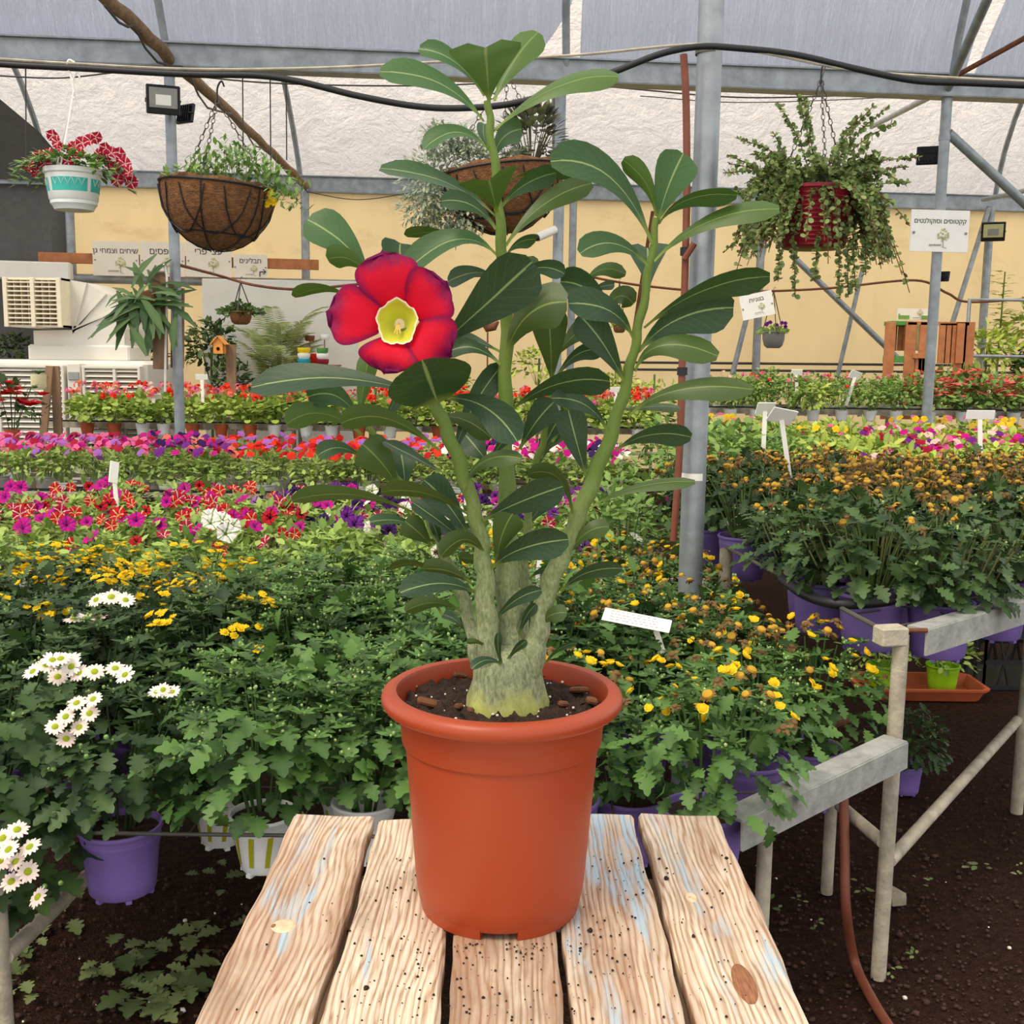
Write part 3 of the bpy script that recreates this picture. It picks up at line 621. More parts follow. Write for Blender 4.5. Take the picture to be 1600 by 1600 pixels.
# the bark: grey-olive below, greener towards the tips (by height above the soil)
m, nt, b = newmat('rose_stem'); v = coords(nt, 'Object', (1, 1, 0.45))
gz = nn(nt, 'ShaderNodeNewGeometry'); sx = nn(nt, 'ShaderNodeSeparateXYZ'); nt.links.new(gz.outputs['Position'], sx.inputs[0])
n1 = noise(nt, v, 260, 4, 0.6, 1.0); n2 = noise(nt, v, 60, 3)
hf = mathn(nt, 'ADD', sx.outputs[2], mathn(nt, 'MULTIPLY', n2, 0.05))
bark = ramp(nt, n1, [(0.35, C(104, 112, 78)), (0.65, C(156, 162, 124))])
base = mixc(nt, ramp(nt, mathn(nt, 'SUBTRACT', hf, SZ), [(0.02, (1, 1, 1, 1)), (0.05, (0, 0, 0, 1))]), bark, C(176, 178, 92))
col = mixc(nt, ramp(nt, mathn(nt, 'SUBTRACT', hf, TZ+0.05), [(0.25, (0, 0, 0, 1)), (0.42, (1, 1, 1, 1))]), base, C(100, 122, 50))
nt.links.new(col, b.inputs['Base Color']); b.inputs['Roughness'].default_value = 0.6; b.inputs['Specular IOR Level'].default_value = 0.3
bp = nn(nt, 'ShaderNodeBump'); bp.inputs['Strength'].default_value = 0.3; bp.inputs['Distance'].default_value = 0.002; nt.links.new(n1, bp.inputs['Height']); nt.links.new(bp.outputs[0], b.inputs['Normal'])
for key in 'ABCDE':
    S, R = stempts(STEMS[key]); S, R = wob(S, R, ord(key)); MB().tube(S, R, 14).build('stem', 'rose_stem', rose)
b_ = MB(); cx = P(789, 1085, PY).x                                                     # swollen base
def caud(u, v):
    zt = [(-0.012, .043), (0.0, .042), (0.008, .0405), (0.02, .037), (0.032, .0345), (0.044, .0335), (0.054, .0315), (0.062, .026), (0.068, .012)]
    q = u*(len(zt)-1); i = min(int(q), len(zt)-2); f = q-i; z = zt[i][0]*(1-f)+zt[i+1][0]*f; r = zt[i][1]*(1-f)+zt[i+1][1]*f; a = 6.28318*v
    r *= 1+0.06*math.sin(a*3+1)+0.03*math.sin(a*7+z*90); return Vector((cx+r*math.cos(a)+0.002*u, PY-0.005+r*0.9*math.sin(a), SZ-0.003+z))
b_.grid(caud, 22, 48); b_.build('swollen_base', 'rose_stem', rose)
plain('scar', C(120, 112, 84), 0.8, var=0.2, vscale=200); plain('bud_green', C(132, 158, 60), 0.5)

def leafobj(b3, c3, t3, wpx, phi, bright_green=0.0, a=1.1, bb=6.0, cup=0.16, nl=12, nw=6, notch=0.0, name='leaf'):
    pts = bez(b3, c3, t3, nl); V = []; UV = []; dep = ((t3-CAM).dot(FWD)+(b3-CAM).dot(FWD))/2
    cph = abs(math.cos(math.radians(phi))); wm = min(wpx/max(0.42, cph), max(wpx, 62))*dep/FPX
    fm = max((tt**a)*math.sqrt(max(0, 1-tt**bb)) for tt in [i/40 for i in range(41)])
    L = sum((pts[i+1]-pts[i]).length for i in range(nl))
    for i, p in enumerate(pts):
        tt = i/nl; T = (pts[min(i+1, nl)]-pts[max(i-1, 0)]).normalized(); Vw = (CAM-p).normalized(); S = T.cross(Vw)
        if S.length < 0.12: S = RT - T*RT.dot(T)
        S.normalize(); N = S.cross(T).normalized()
        r = Matrix.Rotation(math.radians(phi), 3, T); S = r @ S; N = r @ N
        tq = min(tt, 0.985); hw = 0.5*wm*max((tq**a)*math.sqrt(max(0, 1-tq**bb))/fm, 0.0016*FPX/FPX/wm*2 if tt < 0.9 else 0.0)
        if tt >= 1: hw *= 0.8
        for j in range(nw+1):
            s = 2*j/nw-1; q = p+S*(s*hw)+N*(cup*hw*abs(s)**1.4+0.02*hw*math.sin(tt*14+s*3))
            if notch and tt > 0.8: q = q - T*(notch*L*(1-abs(s))*(tt-0.8)/0.2)
            V.append(q); UV.append((j/nw, tt))
    F = [(i*(nw+1)+j, i*(nw+1)+j+1, (i+1)*(nw+1)+j+1, (i+1)*(nw+1)+j) for i in range(nl) for j in range(nw)]
    me = bpy.data.meshes.new(name); me.from_pydata([tuple(q) for q in V], [], F); me.materials.append(MATS['rose_leaf'])
    uvl = me.uv_layers.new(name='UVMap'); uvl.data.foreach_set('uv', [c for f in F for i in f for c in UV[i]])
    me.polygons.foreach_set('use_smooth', [True]*len(F)); me.update()
    o = place(name, me, rose); o['bright_green'] = float(bright_green); return o
# base x,y | control x,y | tip x,y | visible width px | turn (0: upper side to the viewer, 180: underside) | depth base, tip | share of brighter green
LEAVES = [
 (764,162,762,110,757,64,104,180,-.005,-.03,1,'h'), (772,158,795,95,840,50,44,150,.0,.03,1,''), (757,150,715,80,655,76,26,35,-.005,0,1,''), (756,190,700,110,594,112,36,50,-.005,-.02,1,''),
 (771,205,865,112,966,119,30,125,-.005,-.01,1,''), (763,234,715,180,663,232,24,55,-.005,-.02,1,''), (771,255,776,205,815,202,36,10,.0,.03,.8,''), (765,232,752,215,756,193,20,10,.0,.03,.7,''),
 (777,332,770,300,762,275,86,180,-.01,-.05,.7,'h'), (774,338,710,270,594,263,25,60,-.005,.0,.6,''), (784,322,815,280,869,270,32,20,0,.01,.5,''), (800,280,850,250,908,274,22,65,.02,.05,.6,''),
 (775,358,742,305,690,314,28,15,-.008,-.02,.3,''), (790,384,840,305,925,286,34,155,-.005,.02,.3,''), (792,398,806,372,838,374,19,40,.0,.02,.5,''), (777,400,720,335,632,427,36,45,-.004,.0,.8,''),
 (722,376,680,355,634,369,17,130,.02,.05,.3,''), (640,440,620,400,626,380,54,5,.03,.05,.2,''), (577,430,545,375,481,343,62,25,.02,.03,.9,''), (580,432,545,390,512,406,34,160,.015,.01,.9,''),
 (548,464,500,440,459,464,18,125,.02,.02,.9,''), (682,545,760,475,832,409,84,20,-.03,-.06,.0,''), (806,433,845,405,882,428,26,5,-.01,-.02,.1,''), (842,475,830,430,812,405,44,180,.03,.05,.2,''),
 (789,562,810,470,886,471,68,160,-.02,-.06,.0,''), (862,600,862,540,856,478,52,180,.03,.0,.1,''), (977,600,945,530,905,492,50,0,.01,-.01,.0,''), (989,527,965,470,888,474,46,20,.0,-.05,.1,''),
 (957,505,930,440,876,440,46,0,.03,.04,.1,''), (940,498,965,440,990,475,32,170,.04,.06,.3,''), (910,448,935,405,978,428,22,160,.04,.06,.6,''), (915,458,940,445,960,445,14,0,.04,.06,.2,''),
 (866,562,895,515,928,506,32,175,.04,.06,.2,''), (868,592,900,535,946,549,27,25,.03,.05,.0,''), (797,642,870,580,953,596,40,40,-.01,-.06,.0,''), (950,675,925,618,862,622,28,20,.0,-.04,.0,''),
 (917,748,900,690,888,640,44,0,.01,.0,.0,''), (812,702,835,655,866,628,42,5,.0,-.02,.0,''), (690,622,765,615,808,690,50,10,-.04,-.08,.0,''), (684,630,672,598,660,562,122,0,-.04,-.11,.0,'o'),
 (662,618,530,570,393,605,44,42,-.03,.0,.0,''), (560,655,568,600,577,552,30,175,.024,.03,.9,''), (560,655,530,600,481,620,42,20,.024,.01,.6,''), (566,680,500,620,448,663,36,165,.024,.0,.9,''),
 (686,704,600,625,533,662,34,150,-.03,-.07,.3,''), (600,672,606,635,628,611,16,60,.0,.02,.3,''), (624,764,600,720,566,694,56,180,.02,.0,.3,''), (566,716,530,685,496,712,26,25,.02,.01,.4,''),
 (633,768,632,730,625,700,44,0,.03,.05,.2,''), (644,800,550,755,456,782,24,135,.02,.0,.4,''), (736,808,670,755,595,769,23,125,-.03,-.06,.2,''), (698,742,650,715,600,690,17,55,-.02,.0,.0,''),
 (737,845,700,780,663,750,46,0,-.02,-.03,.0,''), (735,853,690,815,645,785,25,30,-.015,.0,.0,''), (658,826,620,805,578,816,17,35,.02,.0,.3,''), (674,853,660,835,632,814,36,175,.02,.0,.1,''),
 (690,858,682,830,672,808,18,50,.02,.0,.0,''), (740,854,715,828,685,824,24,25,.0,.02,.0,''), (760,872,730,815,690,869,28,140,-.03,-.06,.1,''), (692,902,650,868,608,889,13,110,.02,.0,.0,''),
 (748,930,700,895,625,926,34,30,-.02,-.05,.0,''), (737,912,705,885,662,889,26,150,-.01,.0,.0,''), (722,956,680,928,633,955,21,155,.02,.0,.3,''), (724,764,745,700,815,716,24,145,-.04,-.08,.2,''),
 (752,815,800,785,880,760,46,20,-.03,-.07,.0,''), (775,885,780,830,803,800,44,175,-.02,-.05,.2,''), (768,888,800,850,888,843,45,18,-.03,-.07,.0,''), (895,808,885,720,825,741,23,145,.0,-.04,.1,''),
 (962,704,1010,665,1080,683,32,35,.01,-.01,.0,''), (923,792,985,750,1086,752,18,130,.0,-.02,.3,''), (884,874,910,820,952,823,26,165,.0,-.01,.2,''), (878,924,905,885,972,888,23,35,.0,-.02,.0,''),
 (982,650,1040,590,1176,608,34,145,.01,-.03,.2,''), (955,642,1010,632,1062,636,13,120,.03,.05,.0,''), (992,580,1015,510,1122,556,38,150,.01,-.02,.3,''), (997,550,1050,480,1146,481,66,15,.01,.0,.0,''),
 (1006,512,1095,435,1203,432,38,45,.0,-.04,.2,''), (1022,408,1095,325,1218,326,30,135,.0,-.03,.6,''), (1027,350,1040,290,1068,240,60,5,.0,-.01,.9,''), (1029,350,1060,295,1152,305,26,55,.0,-.02,.8,''),
 (1025,338,1020,280,973,250,29,155,.0,-.01,.9,''), (1019,382,965,235,860,252,52,25,.0,-.03,.5,''), (1014,416,960,355,906,396,36,20,.0,-.03,.6,''), (1014,455,1012,415,1012,382,60,0,.01,.06,.2,'h'),
 (842,980,855,955,886,957,25,165,-.01,-.03,.2,''), (853,1035,870,1008,902,1004,9,40,.0,-.01,.1,''), (772,972,800,930,846,922,22,15,-.02,-.04,.0,''), (812,992,818,960,838,944,15,30,-.01,-.02,.0,''),
 (785,1042,775,1015,779,988,11,20,-.03,-.05,.0,''), (786,1040,760,1020,737,1045,15,30,-.03,-.06,.0,''), (794,1030,805,1012,823,1001,12,20,-.03,-.05,.0,''), (760,1012,745,998,729,1004,9,150,-.03,-.04,.3,''),
 (706,722,725,640,786,569,36,15,-.01,.01,.0,''), (782,570,740,525,697,552,27,30,-.005,.0,.1,''), (782,550,745,530,714,526,16,40,.0,.02,.1,''), (682,655,720,640,768,684,30,170,-.02,.0,.0,''),
 (762,722,745,700,728,680,50,0,.02,.04,.0,''), (766,718,785,685,816,660,24,15,-.01,-.02,.0,''), (783,500,768,480,742,470,20,30,.0,.03,.2,''), (845,716,855,690,880,672,22,170,.04,.06,.3,''),
 (835,740,848,690,880,645,30,20,.04,.06,.2,''), (820,830,840,790,870,775,22,20,.04,.06,.0,''), (822,800,800,770,790,745,18,20,.04,.06,.1,''), (752,880,735,870,718,872,18,160,.03,.05,.1,''),
 (862,690,885,660,905,665,18,15,.03,.05,.1,''), (704,850,718,830,736,826,20,10,.03,.06,.1,''), (826,905,850,880,880,886,16,40,.03,.05,.1,''), (690,960,676,930,650,925,16,30,.03,.05,.1,''),
 (730,990,715,965,692,960,14,30,.03,.05,.1,''), (867,930,878,945,880,965,14,20,.01,.02,.0,''), (770,430,740,418,700,440,26,30,.01,.04,.2,''), (800,470,820,440,850,452,22,150,.02,.05,.3,''),
]
for L_ in LEAVES:
    bx_, by_, cx_, cy_, tx_, ty_, wd, ph, db, dt, bright_amt, sh = L_
    b3 = P(bx_, by_, PY+db); t3 = P(tx_, ty_, PY+dt); c3 = P(cx_, cy_, PY+(db+dt)/2-0.008)
    kw = dict(a=1.1, bb=6.0)
    if sh == 'h': kw = dict(a=1.25, bb=16.0, notch=0.1)
    if sh == 'o': kw = dict(a=0.62, bb=3.4)
    leafobj(b3, c3, t3, wd*1.1, ph, bright_amt, cup=rng.uniform(0.1, 0.3), **kw)
# flower on a short stalk
fc = P(620, 503, PY-0.085); dep = (fc-CAM).dot(FWD); S_ = dep/FPX
S, R = spline([P(663, 580, PY-.04), P(650, 548, PY-.06), fc+Vector((0.006, 0.02, -0.004))], 6), None
fl = MB().tube(S, [0.0035+0.002*i/len(S) for i in range(len(S))], 10).build('flower', 'stem_green', rose)
vn = (CAM-fc).normalized(); vn = (vn+RT*-0.12+UP*0.10).normalized(); fr = (RT-vn*RT.dot(vn)).normalized(); fu = vn.cross(fr)
for ang, ln, hw in ((101, 112, 52), (38, 100, 50), (-32, 100, 52), (-104, 82, 50), (172, 112, 50)):
    a = math.radians(ang); ra = fr*math.cos(a)+fu*math.sin(a); rs = -fr*math.sin(a)+fu*math.cos(a); V = []; UV = []; nl, nw = 14, 12
    for i in range(nl+1):
        tt = i/nl; r0 = 28+(ln-28)*tt; wdt = hw*(0.33+0.95*math.sin(min(1.0, tt*0.86+0.1)*1.9))*math.sqrt(max(0.0, 1-tt**5))**0.9/1.22
        for j in range(nw+1):
            s = 2*j/nw-1; rr = r0-12*s*s*tt*0.5+(3.0*math.sin(s*9+ang)*tt**3)
            lift = -14*(1-tt)**2+ 9*math.sin(tt*3.0) - 5*tt*tt + 5*s*tt + 2.5*math.sin(s*7+ang)*tt**2
            V.append(fc+(ra*rr+rs*(s*wdt)+vn*lift)*S_); UV.append((j/nw, tt))
    F = [(i*(nw+1)+j, (i+1)*(nw+1)+j, (i+1)*(nw+1)+j+1, i*(nw+1)+j+1) for i in range(nl) for j in range(nw)]
    me = bpy.data.meshes.new('petal'); me.from_pydata([tuple(q) for q in V], [], F); me.materials.append(MATS['rose_petal'])
    uvl = me.uv_layers.new(name='UVMap'); uvl.data.foreach_set('uv', [c for f in F for i in f for c in UV[i]]); me.polygons.foreach_set('use_smooth', [True]*len(F)); me.update()
    place('petal', me, fl)
b_ = MB(); 
def thr(u, v):
    rr, dd = [(32, -1), (29.5, -2), (26, -7), (22, -14), (16, -24), (8, -36)][int(round(u*5))]; a = 6.28318*v; q = 1+0.06*math.sin(a*5)*(u < .5)+.03*math.sin(a*13)*(u < .3)
    return fc+((fr*math.cos(a)+fu*math.sin(a)*1.12)*rr*q+vn*dd)*S_
b_.grid(thr, 5, 40); b_.m = [1 if i < 40 else 0 for i in range(len(b_.f))]; b_.build('throat', ['rose_throat', 'rose_throat_edge'], fl)
b_ = MB()
for a in (-1.2, -1.6, -1.9): b_.tube([fc+vn*(-26*S_), fc+(fr*math.cos(a)*7+fu*math.sin(a)*9-vn*10)*S_, fc+(fr*math.cos(a)*14+fu*math.sin(a)*19-vn*5)*S_], [0.0009, .0007, .0005], 6)
b_.build('anther', 'rose_anther', fl)

# ------------------------------------------------------------------ plant kit (prototypes in local space, base at z = 0)
def proj(p):
    d = Vector(p)-CAM; f = d.dot(FWD); return 800+FPX*d.dot(RT)/f, 800-FPX*d.dot(UP)/f
def pot_mesh(r, h, mt, taper=0.78, grooves=2, n=24):
    pr = [(r*taper*0.94, 0.0), (r*taper, 0.004)]
    for i in range(1, 4): pr.append((r*(taper+(0.94-taper)*i/4), h*0.82*i/4))
    z = h*0.80
    for g in range(grooves): pr += [(r*0.955, z), (r*0.965, z+h*0.03), (r*0.955, z+h*0.05)]; z += h*0.055
    pr += [(r*0.97, h*0.93), (r*1.02, h*0.945), (r*1.03, h*0.97), (r*1.01, h*1.0), (r*0.95, h*1.0), (r*0.93, h*0.9)]
    b_ = MB().lathe(pr, n); 
    for k in range(6):
        a = k*1.0472; b_.box((r*taper*0.82*math.cos(a), r*taper*0.82*math.sin(a), -0.003), (0.02, 0.012, 0.008), Matrix.Rotation(a, 3, 'Z'))
    return b_.mesh('pot', mt)
def soil_mesh(r, z):
    b_ = MB(); b_.lathe([(r, z), (r*0.6, z+0.006), (r*0.2, z+0.003), (0.001, z+0.005)], 16, capb=False); return b_.mesh('soil', 'soil')
POTS = {}
def potkind(k, r, h, mt, **kw): POTS[k] = (pot_mesh(r, h, mt, **kw), soil_mesh(r*0.94, h*0.9), r, h)
potkind('purple', 0.088, 0.15, 'purple_pot', taper=0.8); potkind('white', 0.072, 0.125, 'white_pot', taper=0.68); potkind('terra', 0.07, 0.115, 'terracotta', taper=0.75, n=16)
potkind('lime', 0.075, 0.12, 'lime_pot', taper=0.78); potkind('whiteplain', 0.07, 0.11, 'white_pot', taper=0.75, n=16)
b_ = MB()                                                                                   # printed stripes of the white pots
for i in range(1):
    a0 = i*0.6283
    for j in range(4):
        z0, z1 = 0.02+0.018*j, 0.02+0.018*(j+1)
        r0, r1 = [0.072*(0.68+0.26*min(1, z/(0.125*0.82)))+0.0012 for z in (z0, z1)]; s0, s1 = a0+0.09*z0/0.02*0.35, a0+0.09*z1/0.02*0.35; wd = 0.09
        b_.add([(r0*math.cos(s0-wd), r0*math.sin(s0-wd), z0), (r0*math.cos(s0+wd), r0*math.sin(s0+wd), z0), (r1*math.cos(s1+wd), r1*math.sin(s1+wd), z1), (r1*math.cos(s1-wd), r1*math.sin(s1-wd), z1)], [(0, 1, 2, 3)])
STRIPE = b_.mesh('stripe', 'olive_stripe')

def dome(R, Hh, n, seed, top=0.0):
    """points over a rounded bush; returns (pos, outward normal)"""
    r_ = np.random.RandomState(seed); out = []
    while len(out) < n:
        d = r_.normal(size=3); d /= np.linalg.norm(d)
        if d[2] < -0.35+top: continue
        k = r_.uniform(0.62, 1.0)**0.6; lump = 1+0.12*math.sin(d[0]*6+seed)+0.1*math.sin(d[1]*7+seed*2)
        out.append((np.array([d[0]*R*k*lump, d[1]*R*k*lump, Hh*0.42+d[2]*Hh*0.58*k*lump]), d))
    return out
def bush(seed, R, Hh, mats, big=(T_LOBED, 150, 0.055), tuft=(T_LANCE, 40, 6, 0.035), buds=0, stems=10, z0=0.0, bigmi=0, tuftmi=0, zlean=0.25):
    f = Foliage(); st = random.Random(seed)
    for i in range(stems):
        a = st.uniform(0, 6.28); q = st.uniform(.3, .8); f.stem([(0.02*math.cos(a), 0.02*math.sin(a), z0-0.02), (R*q*.6*math.cos(a), R*q*.6*math.sin(a), z0+Hh*.5), (R*q*math.cos(a), R*q*math.sin(a), z0+Hh*.85)], [.004, .003, .002], len(mats)-1 if len(mats) > 2 else 0)
    t, n, s = big
    for p, d in dome(R, Hh, n, seed):
        if d[2] > .5 and len(mats) > 1 and tuft[1] > 50 and st.random() < .7: continue
        ld = d*np.array([1, 1, 0.35])+np.array([0, 0, -zlean+0.5*max(0, d[2])])+0.45*nr.normal(size=3)
        f.leaf(t, p+np.array([0, 0, z0]), ld, d+np.array([0, 0, .9]), s*st.uniform(.6, 1.25), 1.0, None, bigmi)
    t, n, k, s = tuft
    for p, d in dome(R, Hh, n, seed+99, 0.5):
        p = p+np.array([0, 0, z0]); ph = st.uniform(0, 6.28); tone = st.random()
        ax = np.array([d[0]*.6, d[1]*.6, 1.0]); ax /= np.linalg.norm(ax)
        for j in range(k):
            a = ph+6.283*j/k*1.0; el = st.uniform(0.15, 0.7); ld = np.array([math.cos(a), math.sin(a), 0])+ax*el
            f.leaf(t, p, ld, ax, s*st.uniform(.7, 1.2), 1.0, min(1, max(0, tone+st.uniform(-.2, .2))), tuftmi)
        if buds and st.random() < buds:
            for j in range(3):
                c = p+ax*0.012+0.008*nr.normal(size=3); r = st.uniform(.002, .0042)
                b_ = MB().lathe([(r*.5, -r), (r, 0), (r*.6, r*.8), (0.0002, r)], 6, c, capb=False); f.raw(b_.v, b_.f, st.random(), 1)
    return f.mesh('foliage', mats)
# flower heads (shared meshes)
def ringflower(n, r0, r1, wd, z0, z1, mats, eye=None, mi=0, jit=0.0, name='flower'):
    b_ = MB()
    for i in range(n):
        a = 6.28318*i/n+rng.uniform(-jit, jit); ca, sa = math.cos(a), math.sin(a); rr = r1*rng.uniform(1-jit, 1+jit*.3); zz = z1+rng.uniform(-jit, jit)*r1*.6
        def q(r, s, z): return (r*ca-s*sa, r*sa+s*ca, z)
        b_.add([q(r0, -wd*.4, z0), q(r0, wd*.4, z0), q((r0+rr)*.6, wd, (z0+zz)*.5+.15*wd), q(rr, wd*.35, zz), q(rr, -wd*.35, zz), q((r0+rr)*.6, -wd, (z0+zz)*.5+.15*wd)], [(0, 1, 2, 5), (5, 2, 3, 4)], mi)
    if eye: b_.lathe([(eye, z0-.001), (eye*.95, z0+eye*.35), (eye*.6, z0+eye*.6), (0.0002, z0+eye*.7)], 10, mi=1 if isinstance(mats, list) and len(mats) > 1 else 0)
    return b_.mesh(name, mats)
M_DAISY = [ringflower(16, .005, .027, .0042, .002, .004, 'petal_white', jit=.12), ringflower(15, .005, .026, .0042, .002, .0, 'petal_pinkwhite', jit=.12), ringflower(13, .005, .02, .004, .002, .012, 'petal_pinkwhite', jit=.15)]
M_EYE = MB().lathe([(.0085, .0), (.0085, .003), (.006, .0055), (.0002, .0065)], 12).mesh('flower_center', 'daisy_eye')
M_YEL = [ringflower(12, .003, .016, .0042, .002, .003, ['petal_yellow', 'petal_yellow'], .0075, jit=.15), ringflower(9, .003, .0125, .004, .002, .007, ['petal_yellow', 'petal_yellow'], .007, jit=.2)]
M_GOLD = [ringflower(11, .003, .0115, .004, .001, .004, ['petal_yellow', 'petal_yellow'], .008, jit=.2), ringflower(12, .003, .0145, .003, .002, -.002, ['petal_brown', 'petal_gold'], .0085, jit=.35), ringflower(11, .003, .013, .003, .001, -.006, ['petal_brown', 'petal_brown'], .006, jit=.4)]
M_WILT = [ringflower(12, .003, .018, .0035, .002, -.003, ['petal_brown', 'petal_gold'], .010, jit=.35), ringflower(12, .003, .018, .0035, .002, -.007, ['petal_brown', 'petal_brown'], .008, jit=.45), ringflower(12, .003, .0165, .003, .002, -.002, ['petal_brown', 'petal_gold'], .009, jit=.35)]
def spray(ms, k, name='flower_spray'):
    b_ = MB(); mats = ['petal_brown', 'petal_gold', 'petal_yellow', 'mum_stem']
    for i in range(k):
        me = ms[i % len(ms)]; sc_ = rng.uniform(.75, 1.05); off = Vector((rng.gauss(0, .02), rng.gauss(0, .02), rng.uniform(-.006, .01))); R_ = Euler((rng.gauss(0, .25), rng.gauss(0, .25), rng.uniform(0, 6.28))).to_matrix()
        o = len(b_.v); b_.v += [tuple(R_ @ (v.co*sc_)+off) for v in me.vertices]
        for p in me.polygons: b_.f.append(tuple(q+o for q in p.vertices)); b_.m.append(mats.index(me.materials[p.material_index].name))
        b_.tube([off, (off.x*.3, off.y*.3, -.05)], .0015, 4, 3)
    return b_.mesh(name, mats)
M_SPRAY = [spray([M_WILT[(i+j) % 3] for j in range(3)], 3) for i in range(4)]
M_BUD = MB().lathe([(.003, -.004), (.0055, 0), (.004, .004), (.0003, .0055)], 8).mesh('bud', 'lf_bud')
def petunia(r, c1, c2=None):
    b_ = MB(); n = 40
    def fn(u, v):
        a = 6.28318*v; lob = 1+0.09*math.cos(5*a)+0.03*math.sin(10*a+1); rr = [0.0015, 0.006, 0.5*r, r*lob][int(round(u*3))]; z = [-.028, -.008, 0.001, 0.002+0.003*math.sin(10*a)][int(round(u*3))]
        return Vector((rr*math.cos(a), rr*math.sin(a), z))
    b_.grid(fn, 3, n)
    if c2: b_.m = [1 if i//n == 0 or (i//n == 1 and (i % 8) in (7, 0, 1)) or (i//n == 2 and (i % 8) == 0) else 0 for i in range(len(b_.f))]
    return b_.mesh('flower', [c1, c2 or c1])
M_PET = {'crimson': petunia(.03, 'petal_crimson', 'petal_blush'), 'redstar': petunia(.028, 'petal_red', 'petal_star'), 'red': petunia(.03, 'petal_red', 'petal_dark'), 'magenta': petunia(.033, 'petal_magenta', 'petal_purple'), 'purple': petunia(.031, 'petal_purple', 'petal_violet'),
         'violet': petunia(.03, 'petal_violet', 'petal_dark'), 'white': petunia(.032, 'petal_white', 'lf_bud'), 'lilac': petunia(.031, 'petal_lilac', 'petal_violet'), 'pink': petunia(.03, 'petal_pink', 'petal_magenta')}
def addpot(t, kind, z=0.0, soil=False, sc=1.0):
    me, sm, r, h = POTS[kind]; o = place('pot', me, t, True); o.location = (0, 0, z); o.scale = (sc,)*3
    if soil: place('soil', sm, o, True)
    if kind == 'white' and soil:
        for k_ in range(10): q_ = place('stripe', STRIPE, o, True); q_.rotation_euler = (0, 0, k_*.6283)
    return o, h*sc
def addflower(t, me, pos, nrm, s=1.0, eye=None, name='flower'):
    o = place(name, me, t, True); n = Vector(nrm).normalized(); o.location = pos
    o.rotation_euler = (n.to_track_quat('Z', 'Y') @ Euler((0, 0, rng.uniform(0, 6.28))).to_quaternion()).to_euler(); o.scale = (s, s, s)
    if eye: place('flower_center', eye, o, True)
    return o
def ontop(R, Hh, z0, spread=0.85):
    a = rng.uniform(0, 6.28); q = spread*math.sqrt(rng.random()); x, y = R*q*math.cos(a), R*q*math.sin(a)
    z = z0+Hh*0.42+Hh*0.6*math.sqrt(max(0, 1-q*q*.9)); return Vector((x, y, z+rng.uniform(-.01, .015))), Vector((x/R*.7, y/R*.7, 1.0))

# foliage meshes per kind, a few variants each
V_GREEN = [bush(s, .19, .37, ['lf_mum', 'lf_bud'], (T_LOBED, 190, .058), (T_LANCE, 120, 7, .03), .55) for s in (1, 2, 3)]
V_DAISY = [bush(s, .2, .35, ['lf_mum_dark', 'lf_bud'], (T_LOBED, 220, .058), (T_LANCE, 70, 6, .034), .35) for s in (11, 12, 13)]
V_BUTT = [bush(s, .18, .33, ['lf_mum', 'lf_bud'], (T_LOBED, 180, .05), (T_LANCE, 60, 6, .03), .35) for s in (21, 22, 23)]
V_CUT = [bush(s, .2, .25, ['lf_mum_dark', 'lf_bud', 'mum_stem'], (T_LOBED, 230, .05), (T_LANCE, 40, 4, .036), .3, 26) for s in (31, 32, 33)]
V_PET = [bush(s, .17, .2, ['lf_petunia', 'lf_bud'], (T_OVAL, 150, .045), (T_LANCE, 30, 6, .04), 0) for s in (41, 42, 43)]
V_HERB = [bush(s, .22, .36, ['lf_herb', 'lf_bud'], (T_OVAL, 220, .05), (T_OVAL, 40, 5, .035), 0) for s in (51, 52)]
V_BRIGHT = [bush(s, .22, .28, ['lf_bright', 'lf_bud'], (T_OVAL, 150, .065), (T_OVAL, 24, 5, .05), 0) for s in (61, 62)]
V_GER = [bush(s, .17, .22, ['lf_geranium', 'lf_bud'], (T_ROUND, 90, .055), (T_ROUND, 10, 4, .045), 0) for s in (71, 72)]
V_POIN = [bush(s, .26, .38, ['lf_herb', 'poinsettia'], (T_OVAL, 120, .09), (T_OVAL, 14, 7, .08), 0, tuftmi=1) for s in (81, 82)]
L_MUM = []
for s in range(3):
    f = Foliage(); f.leaf(T_LOBED, (0, 0, 0), (0, 1, 0), (0, 0, 1), 1.0, 1.0, 0.25+0.25*s); L_MUM.append(f.mesh('leaf', 'lf_mum')); f = Foliage(); f.leaf(T_LOBED, (0, 0, 0), (0, 1, 0), (0, 0, 1), 1.0, 1.0, 0.3+0.2*s)
f = Foliage(); f.leaf(T_LOBED, (0, 0, 0), (0, 1, 0), (0, 0, 1), 1.0, 1.0, 0.35); L_MUMD = [f.mesh('leaf', 'lf_mum_dark')]
def addleaves(t, meshes, R, z0, z1, n, size, az=(-2.6, -0.5)):
    """single big leaves on the side that faces the aisle"""
    for i in range(n):
        a = rng.uniform(*az); k = rng.uniform(.75, 1.08); z = rng.uniform(z0, z1); o = place('leaf', rng.choice(meshes), t, True); s = size*rng.uniform(.75, 1.3)
        d = Vector((math.cos(a), math.sin(a), rng.uniform(-.9, .1))).normalized(); x = d.cross(Vector((math.cos(a)*.5, math.sin(a)*.5, 1))).normalized(); zz = x.cross(d)
        # loc on the bush surface
        o.matrix_local = Matrix.Translation((R*k*math.cos(a), R*k*math.sin(a), z)) @ Matrix((x, d, zz)).transposed().to_4x4() @ Matrix.Scale(s, 4)

